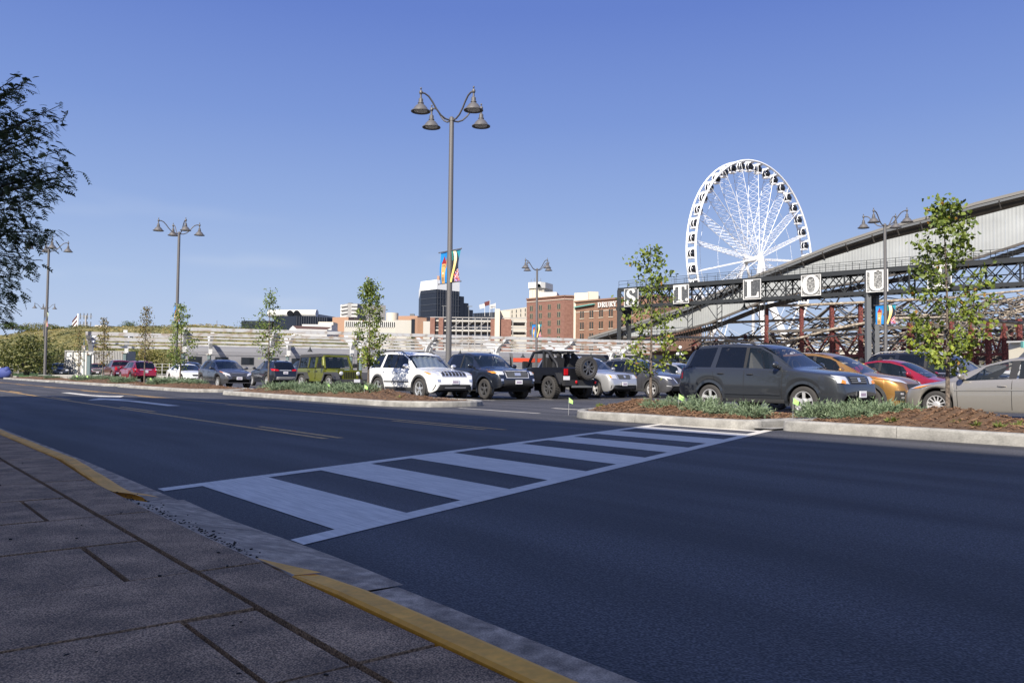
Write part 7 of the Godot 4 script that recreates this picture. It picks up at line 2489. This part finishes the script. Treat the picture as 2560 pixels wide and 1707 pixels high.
		for xx in [cowl - 0.98, rx + 0.62]:
			strut("cross_bar", Vector3(xx, yb + 0.65, -0.6), Vector3(xx, yb + 0.65, 0.6), 0.10, 0.10, M["black_plastic"], t)
		var tp := MB.new()
		tp.sphere(Vector3(rx + 0.1, yb + 0.66, 0), Vector3(0.55, 0.06, 0.58), 14)
		mb("white_top", tp, M["paint_white"], t)
		# spare wheel, plate, hooks
		var sp := Node3D.new()
		sp.name = "spare_wheel"
		t.add_child(sp, true)
		sp.transform = Transform3D(Basis(Vector3.UP, -PI / 2), Vector3(tail - 0.28, yb - 0.02, 0.16))
		obj("tyre", tyre_mesh(0.44, 0.32, true), M["rubber"], sp)
		var rm := obj("rim", rim_mesh(0.44, 8, false), M["dark_alloy"], sp)
		rm.position.z = 0.07
		strut("spare_carrier", Vector3(tail - 0.02, yb - 0.1, 0.16), Vector3(tail - 0.25, yb - 0.05, 0.16), 0.2, 0.2, M["black_plastic"], t)
		block("licence_plate", Vector3(tail - 0.03, yb - 0.42, -0.62), Vector3(0.02, 0.16, 0.3), M["plate_white"], t)
		for z in [-0.32, 0.62]:
			var hk := MB.new()
			hk.sphere(Vector3(tail - 0.26, y0 + 0.05, z), Vector3(0.04, 0.07, 0.05), 10)
			mb("tow_hook", hk, M["tail_red"], t)
		strut("hitch_bar", Vector3(tail - 0.2, y0 - 0.12, -0.5), Vector3(tail - 0.2, y0 - 0.12, 0.5), 0.08, 0.08, M["grey_steel"], t)

func young_tree(label: String, at: Vector3, h: float, prof: Array, n: int, tone: int, lsz: float) -> void:
	# a slim planted tree: a thin trunk, rising limbs and twigs with leaves; prof: [height share, reach]
	var o := thing("young_tree", label, "tree", at, 0.0, "young trees on the islands")
	var b := MB.new()
	var pts := []
	var rr := []
	var ph := rng.randf() * TAU
	for k in 13:
		var u := k / 12.0
		pts.append(Vector3(sin(u * 5.0 + ph) * 0.035 * h * 0.2 * u, u * h, cos(u * 4.0 + ph) * 0.03 * h * 0.2 * u))
		rr.append(lerpf(0.012 * h, 0.004, pow(u, 0.8)))
	b.tube(pts, rr, 8)
	var reach := func(u: float) -> float:
		for i in prof.size() - 1:
			if u <= prof[i + 1][0]:
				return lerpf(prof[i][1], prof[i + 1][1], clampf((u - prof[i][0]) / (prof[i + 1][0] - prof[i][0]), 0, 1))
		return 0.1
	var l := MB.new()
	l.colored = true
	var tips := []
	var lo: float = prof[0][0]
	var limbs := 44
	for k in limbs:
		var u := lo + (0.985 - lo) * pow((k + rng.randf()) / limbs, 0.9)
		var ang := k * 2.39996 + rng.randf_range(-0.5, 0.5)
		var len: float = reach.call(u) * rng.randf_range(0.55, 1.08)
		var f := u * 12.0
		var i := mini(int(f), 11)
		var p0: Vector3 = pts[i].lerp(pts[i + 1], f - i) - Vector3(0, len * 0.42, 0)
		p0.y = maxf(p0.y, lo * h * 0.92)
		var fx := p0.y / h * 12.0
		i = clampi(int(fx), 0, 11)
		p0 = pts[i].lerp(pts[i + 1], fx - i)
		var p2: Vector3 = Vector3(cos(ang) * len, u * h, sin(ang) * len)
		var p1 := p0.lerp(p2, 0.5) + Vector3(0, -0.08 * len, 0)
		b.tube([p0, p1, p2], [0.0045 * h * (1.1 - u), 0.003 * h * (1.15 - u), 0.003], 5, false)
		tips.append([p0, p1, p2])
	var per := n / limbs
	for q in tips:
		var dens := rng.randf_range(0.25, 1.6)
		for k in int(per * dens):
			var u := 0.30 + 0.72 * pow(rng.randf(), 0.7)
			var c: Vector3 = q[0].lerp(q[1], u * 2.0) if u < 0.5 else q[1].lerp(q[2], u * 2.0 - 1.0)
			c += Vector3(rng.randfn(), rng.randfn() * 0.8, rng.randfn()) * lsz * 0.95
			var share := c.y / h
			var yel := clampf((0.62 - share) * 1.6, 0.05, 0.75)
			var g := rng.randf()
			var col: Color
			if tone == 1:
				col = Color(0.10, 0.115, 0.03).lerp(Color(0.26, 0.15, 0.045), g * 0.8)
			elif tone == 2:
				col = Color(0.075, 0.125, 0.026).lerp(Color(0.21, 0.26, 0.05), g)
			else:
				col = Color(0.075, 0.115, 0.026).lerp(Color(0.29, 0.34, 0.035), clampf(g * 0.5 + yel * rng.randf() * 1.1, 0, 1))
				if rng.randf() < 0.02:
					col = Color(0.30, 0.16, 0.03)
			l.col = col
			leaf(l, c, Vector3(rng.randfn(), rng.randfn() - 0.55, rng.randfn()).normalized(), lsz * rng.randf_range(0.7, 1.3), 0.75)
	mb("trunk", b, M["bark"], o)
	mb("crown", l, M["leaf"], o)

func juniper_mesh(sd: int, n: int) -> ArrayMesh:
	var g := RandomNumberGenerator.new()
	g.seed = sd
	var l := MB.new()
	l.colored = true
	for k in n:
		var a := g.randf() * TAU
		var tilt := g.randf_range(0.55, 1.45)
		var d := Vector3(cos(a) * sin(tilt), cos(tilt), sin(a) * sin(tilt))
		var len := g.randf_range(0.20, 0.42)
		var p0 := Vector3(cos(a), 0, sin(a)) * g.randf_range(0.0, 0.2) + Vector3(0, 0.02, 0)
		var p1 := p0 + d * len * 0.6
		var p2 := p0 + d * len + Vector3(0, 0.05 - 0.06 * tilt, 0)
		l.col = Color(0.085, 0.135, 0.075).lerp(Color(0.26, 0.33, 0.20), g.randf())
		for s in 7:
			var u := g.randf_range(0.25, 1.0)
			var c := p0.lerp(p1, u * 2.0) if u < 0.5 else p1.lerp(p2, u * 2.0 - 1.0)
			var e := (d * 0.8 + Vector3(g.randfn(), g.randfn() + 0.25, g.randfn()) * 0.55).normalized()
			var sd2 := e.cross(Vector3(g.randfn(), g.randfn(), g.randfn())).normalized() * 0.009
			var tip := c + e * g.randf_range(0.05, 0.10)
			l.tri(c - sd2, c + sd2, tip)
			l.tri(c - sd2.rotated(e, 1.5), c + sd2.rotated(e, 1.5), tip)
	return l.mesh()

func trees() -> void:
	young_tree("tallest leafy young tree at the right, in front of the train shed", st(s_at(2370, 14.7), 14.7, 0.36), 3.72, [[0.22, 0.15], [0.30, 0.62], [0.45, 0.98], [0.60, 0.86], [0.74, 0.62], [0.86, 0.42], [0.95, 0.22], [1.0, 0.08]], 2300, 0, 0.088)
	young_tree("young tree before the gantry's left tower, with a narrow gap below its top", st(s_at(1628, 15.0), 15.0, 0.28), 3.80, [[0.20, 0.2], [0.27, 0.75], [0.40, 0.98], [0.50, 0.45], [0.58, 0.90], [0.67, 0.85], [0.73, 0.30], [0.82, 0.55], [0.93, 0.45], [1.0, 0.12]], 1350, 0, 0.095)
	young_tree("dense young tree with yellow-green lower leaves beside the white car", st(s_at(922, 14.0), 14.0, 0.30), 3.92, [[0.24, 0.2], [0.32, 0.62], [0.46, 0.72], [0.6, 0.64], [0.75, 0.40], [0.86, 0.34], [1.0, 0.16]], 2100, 0, 0.085)
	young_tree("sparse slim young tree in front of the grey hatchback and the black car", st(s_at(672, 13.6), 13.6, 0.22), 4.2, [[0.30, 0.2], [0.42, 0.75], [0.55, 0.62], [0.72, 0.78], [0.80, 0.3], [0.86, 0.22], [0.94, 0.42], [1.0, 0.2]], 1000, 2, 0.085)
	young_tree("bushy green young tree in front of the white sedan, before a lamp post", st(s_at(451, 14.0), 14.0, 0.2), 4.4, [[0.22, 0.3], [0.34, 0.85], [0.6, 0.80], [0.8, 0.5], [1.0, 0.15]], 1700, 2, 0.10)
	young_tree("thin brownish young tree in front of the red hatchback", st(s_at(362, 15.0), 15.0, 0.2), 4.9, [[0.3, 0.2], [0.42, 0.55], [0.7, 0.62], [0.86, 0.35], [1.0, 0.1]], 1000, 1, 0.10)
	young_tree("thin brownish young tree in front of the dark red pickup", st(s_at(258, 14.4), 14.4, 0.2), 4.5, [[0.25, 0.2], [0.36, 0.7], [0.6, 0.6], [0.85, 0.35], [1.0, 0.1]], 900, 1, 0.11)
	young_tree("smallest bare looking young tree left of the first canopy post", st(s_at(196, 14.0), 14.0, 0.2), 3.9, [[0.25, 0.1], [0.4, 0.45], [0.8, 0.3], [1.0, 0.1]], 420, 1, 0.11)
	dark_tree()
	# creeping junipers
	var jm := [juniper_mesh(1, 230), juniper_mesh(2, 210), juniper_mesh(3, 250)]
	var near := {1640: [13.9, 0.85, "low blue-green juniper under the middle tree's trunk"], 1700: [14.3, 1.0, "juniper beside a green marker flag on the middle island"], 1755: [14.1, 1.05, "juniper in front of the dark grey car's rear wheel"], 1800: [13.6, 0.85, "last juniper of the row, left of a lone one"], 1880: [13.5, 0.95, "lone juniper at the end of the middle island"], 2040: [14.3, 0.95, "leftmost juniper on the nearest island by the front wheel"], 2090: [14.5, 1.0, "second juniper on the nearest island"], 2140: [14.2, 1.05, "third juniper on the nearest island"], 2185: [14.6, 1.1, "fourth juniper, below the licence plate"], 2235: [14.8, 1.15, "fifth and tallest juniper on the nearest island"], 2280: [15.0, 0.85, "last juniper before the beige car's front wheel"]}
	var i := 0
	for px in near:
		var q: Array = near[px]
		var o := thing("juniper", q[2], "shrub", st(s_at(px, q[0]), q[0], 0.17), rng.randf() * TAU, "junipers on the planting islands")
		obj("foliage", jm[i % 3], M["needle"], o)
		o.scale = Vector3(q[1] * 0.92, q[1] * 0.95, q[1] * 0.92)
		i += 1
	var rows := [[680, 920, 13.6, 14, "juniper in the thick row below the green off-roader"], [385, 500, 13.8, 11, "juniper in the row below the red hatchback and white sedan"], [190, 330, 13.8, 11, "juniper in the row below the dark red pickup"], [85, 145, 13.8, 7, "juniper by the concrete foot of the far lamp post"]]
	for r in rows:
		var nth := ["leftmost", "second", "third", "fourth", "fifth", "sixth", "seventh", "eighth", "ninth", "tenth", "eleventh", "twelfth", "thirteenth", "fourteenth"]
		for k in r[3]:
			var px: float = lerpf(r[0], r[1], (k + 0.5) / r[3])
			var t: float = r[2] + rng.randf_range(-0.55, 0.65)
			var o := thing("juniper", ("leftmost " if k == 0 else (nth[k] + " from the left, ")) + r[4], "shrub", st(s_at(px, t), t, 0.17), rng.randf() * TAU, r[4] + "s")
			obj("foliage", jm[(k + r[3]) % 3], M["needle"], o)
			var s: float = rng.randf_range(0.95, 1.35) if r[0] > 100 else 0.8
			o.scale = Vector3(s * 1.15, s * 0.95, s * 1.15)
	# small weeds in the mulch
	for q in [[2392, 13.9, "small weed below the right tree trunk"], [2440, 13.7, "low weed in the mulch right of the trunk"], [2500, 13.6, "dark weed in the mulch near the right edge"], [2540, 14.2, "yellow-green weed near the right edge"], [2228, 13.6, "tiny weed in front of the junipers"], [1500, 14.3, "dry tuft at the middle island's rounded end"], [1530, 13.8, "small weed left of the middle tree"], [1000, 13.3, "small weed by the tree of the white car"]]:
		var o := thing("weed", q[2], "weed", st(s_at(q[0], q[1]), q[1], 0.20 if q[0] > 1950 else 0.16), 0.0, "weeds in the mulch")
		var l := MB.new()
		l.colored = true
		for k in 26:
			l.col = Color(0.07, 0.09, 0.02).lerp(Color(0.20, 0.22, 0.05), rng.randf())
			leaf(l, Vector3(rng.randfn() * 0.03, 0.02, rng.randfn() * 0.03), Vector3(rng.randfn(), rng.randf_range(0.2, 1.2), rng.randfn()).normalized(), rng.randf_range(0.06, 0.14), 0.3)
		mb("leaves", l, M["leaf"], o)

func dark_tree() -> void:
	# the big feathery tree at the left, in the station's shade
	var base := Vector3(-11.6, 0.1, -13.4)
	var o := thing("feathery_tree", "large dark feathery leaved tree reaching in from the left edge", "tree", base)
	var b := MB.new()
	var l := MB.new()
	l.colored = true
	b.tube([Vector3.ZERO, Vector3(0.1, 1.2, 0), Vector3(0.05, 2.6, 0.05), Vector3(0.2, 4.2, 0), Vector3(0.1, 6.2, 0.1)], [0.16, 0.13, 0.11, 0.08, 0.03], 9)
	var ends := [[62, 205, 13.0], [70, 200, 12.4], [40, 190, 12.0], [115, 275, 12.6], [150, 262, 12.2], [140, 300, 13.2], [100, 330, 12.8], [130, 330, 12.0], [165, 372, 12.6], [178, 420, 12.4], [192, 437, 12.8], [150, 410, 13.2], [165, 450, 12.2], [120, 440, 12.6], [110, 515, 12.2], [135, 480, 13.0], [80, 500, 12.6], [60, 545, 12.8], [95, 560, 12.4], [132, 590, 12.6], [110, 580, 12.2], [60, 600, 12.6], [85, 650, 12.3], [90, 672, 12.6], [50, 640, 13.0], [30, 690, 12.6], [45, 722, 12.2], [20, 740, 12.8], [35, 772, 12.4], [10, 800, 12.2], [0, 250, 13], [0, 330, 12], [-20, 420, 12.5], [-20, 500, 12], [10, 560, 13], [-40, 620, 12.4], [-30, 700, 12.8], [-60, 300, 12.2], [-80, 450, 13], [-100, 560, 12.6], [-60, 200, 12.6], [-150, 350, 13.4], [-200, 480, 12.4], [-180, 620, 13], [20, 300, 12.4], [60, 300, 13.2], [40, 390, 12.6], [80, 380, 12.0], [30, 450, 13.2], [90, 420, 13.4], [60, 260, 12.8], [20, 230, 12.2], [-330, 300, 12.6], [-400, 460, 13.2], [-380, 600, 12.4], [-300, 180, 13]]
	for q in ends:
		var tip := P(q[0], q[1], q[2]) - base
		var y0 := clampf(tip.y - 1.2 - 0.5 * Vector2(tip.x, tip.z).length(), 2.0, 5.6)
		var p0 := Vector3(0.1, y0, 0.02)
		var p1 := p0.lerp(tip, 0.5) + Vector3(0, 0.35, 0)
		var p2 := p0.lerp(tip, 0.82) + Vector3(0, 0.2, 0)
		b.tube([p0, p1, p2, tip], [0.035, 0.022, 0.012, 0.004], 5, false)
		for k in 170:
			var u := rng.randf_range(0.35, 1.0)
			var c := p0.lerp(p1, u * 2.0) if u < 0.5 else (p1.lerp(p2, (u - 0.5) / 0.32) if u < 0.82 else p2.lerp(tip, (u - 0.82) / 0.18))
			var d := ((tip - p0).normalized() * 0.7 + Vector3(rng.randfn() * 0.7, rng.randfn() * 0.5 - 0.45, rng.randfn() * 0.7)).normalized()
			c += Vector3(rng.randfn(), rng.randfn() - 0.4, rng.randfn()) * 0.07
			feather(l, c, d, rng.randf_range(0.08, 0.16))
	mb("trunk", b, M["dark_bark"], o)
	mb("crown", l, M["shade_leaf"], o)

func feather(l: MB, p: Vector3, d: Vector3, len: float) -> void:   # a compound leaf: a drooping stalk with pairs of leaflets
	var sd := d.cross(Vector3(rng.randfn() * 0.4, 1, rng.randfn() * 0.4)).normalized()
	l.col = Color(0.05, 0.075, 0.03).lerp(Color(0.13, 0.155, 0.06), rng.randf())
	for k in 5:
		var u := (k + 0.6) / 5.0
		var c := p + d * len * u + Vector3(0, -0.35 * len * u * u, 0)
		for s in [-1.0, 1.0]:
			var e: Vector3 = (sd * s + d * 0.5 + Vector3(0, -0.25, 0)).normalized() * len * 0.36
			var w := d * len * 0.10
			l.tri(c - w, c + w + e * 0.6, c + e)
			l.tri(c - w, c + w, c + w + e * 0.6)

func small_things() -> void:
	var flags := [[1423, 998, 13.3, "green marker flag on bare ground by the middle island's rounded end"], [1697, 1003, 14.0, "pale green marker flag among the junipers of the middle island"], [1983, 1008, 13.9, "pale marker flag in front of the dark grey car's front wheel"], [820, 985, 13.0, "left green marker flag below the green off-roader"], [912, 985, 13.0, "right green marker flag near the white car's tree"], [375, 958, 13.2, "small green marker flag below the red hatchback"], [217, 950, 13.2, "right of two marker flags below the dark red pickup"], [191, 950, 13.2, "left of two marker flags below the dark red pickup"]]
	var fm := MB.new()
	fm.quad(Vector3(0, 0.30, 0), Vector3(0.11, 0.26, 0.02), Vector3(0.12, 0.34, 0.03), Vector3(0.01, 0.41, 0))
	fm.quad(Vector3(0, 0.30, -0.003), Vector3(0.01, 0.41, -0.003), Vector3(0.12, 0.34, 0.027), Vector3(0.11, 0.26, 0.017))
	var m := fm.mesh()
	for q in flags:
		var o := thing("marker_flag", q[3], "flag", st(s_at(q[0], q[2]), q[2], 0.0 if q[0] == 1423 else 0.15), rng.randf_range(-0.6, 0.6), "green marker flags on the islands")
		strut("wire", Vector3(0, 0, 0), Vector3(0.01, 0.42, 0), 0.008, 0.008, M["wire"], o)
		obj("cloth", m, M["flag_green"], o)
	# crumbs of dirt and old leaves along the ramp's joint and over the pavement
	var cr := MB.new()
	cr.sphere(Vector3.ZERO, Vector3(0.010, 0.004, 0.006), 6)
	var mm := MultiMesh.new()
	mm.transform_format = MultiMesh.TRANSFORM_3D
	mm.mesh = cr.mesh()
	mm.instance_count = 260
	for k in 260:
		var q: Vector3
		if k < 170:
			var s := rng.randf_range(3.4, 6.1)
			s = lerpf(s, 4.5, 0.35 * rng.randf())
			q = st(s, 1.43 + absf(rng.randfn()) * 0.03 * (1.6 if s > 4.2 else 1.0), 0.121)
		else:
			q = st(rng.randf_range(1.5, 8.5), rng.randf_range(-0.6, 1.4), 0.133)
		mm.set_instance_transform(k, Transform3D(Basis(Vector3.UP, rng.randf() * TAU).scaled(Vector3.ONE * rng.randf_range(0.3, 1.1)), q))
	var mi := MultiMeshInstance3D.new()
	mi.name = "dirt_crumbs"
	mi.multimesh = mm
	mi.material_override = M["debris"]
	add_child(mi)
	tag(mi, "dark crumbs of dirt and old leaves along the ramp joint", "debris", "", "stuff")
	# globe lamps by the shed
	var gl := thing("globe_lamp", "pole with three white globe lamps left of the dark grey car's roof", "lamp", at_ground(1700, 62))
	strut("pole", Vector3.ZERO, Vector3(0, 3.0, 0), 0.09, 0.09, M["black_steel"], gl)
	for q in [Vector3(-0.16, 2.6, 0), Vector3(0.2, 2.62, 0), Vector3(0.03, 3.1, 0)]:
		var s := MB.new()
		s.sphere(q, Vector3(0.13, 0.13, 0.13), 12)
		mb("globe", s, M["plain_white"], gl)
	for q in [[1672, 58, 2.3, 0.85, 2, "yellow-green shrub left of the globe lamps"], [1722, 58, 2.2, 0.8, 2, "yellow-green shrub right of the globe lamps"], [1565, 66, 2.4, 0.9, 1, "orange leaved shrub at the foot of the gantry's left tower"], [2140, 70, 1.9, 0.6, 2, "small shrub at the foot of the gantry's middle tower"]]:
		bush(q[5], "bush", at_ground(q[0], q[1]), q[2], q[3], q[4], "shrubs beyond the parked cars", 420)
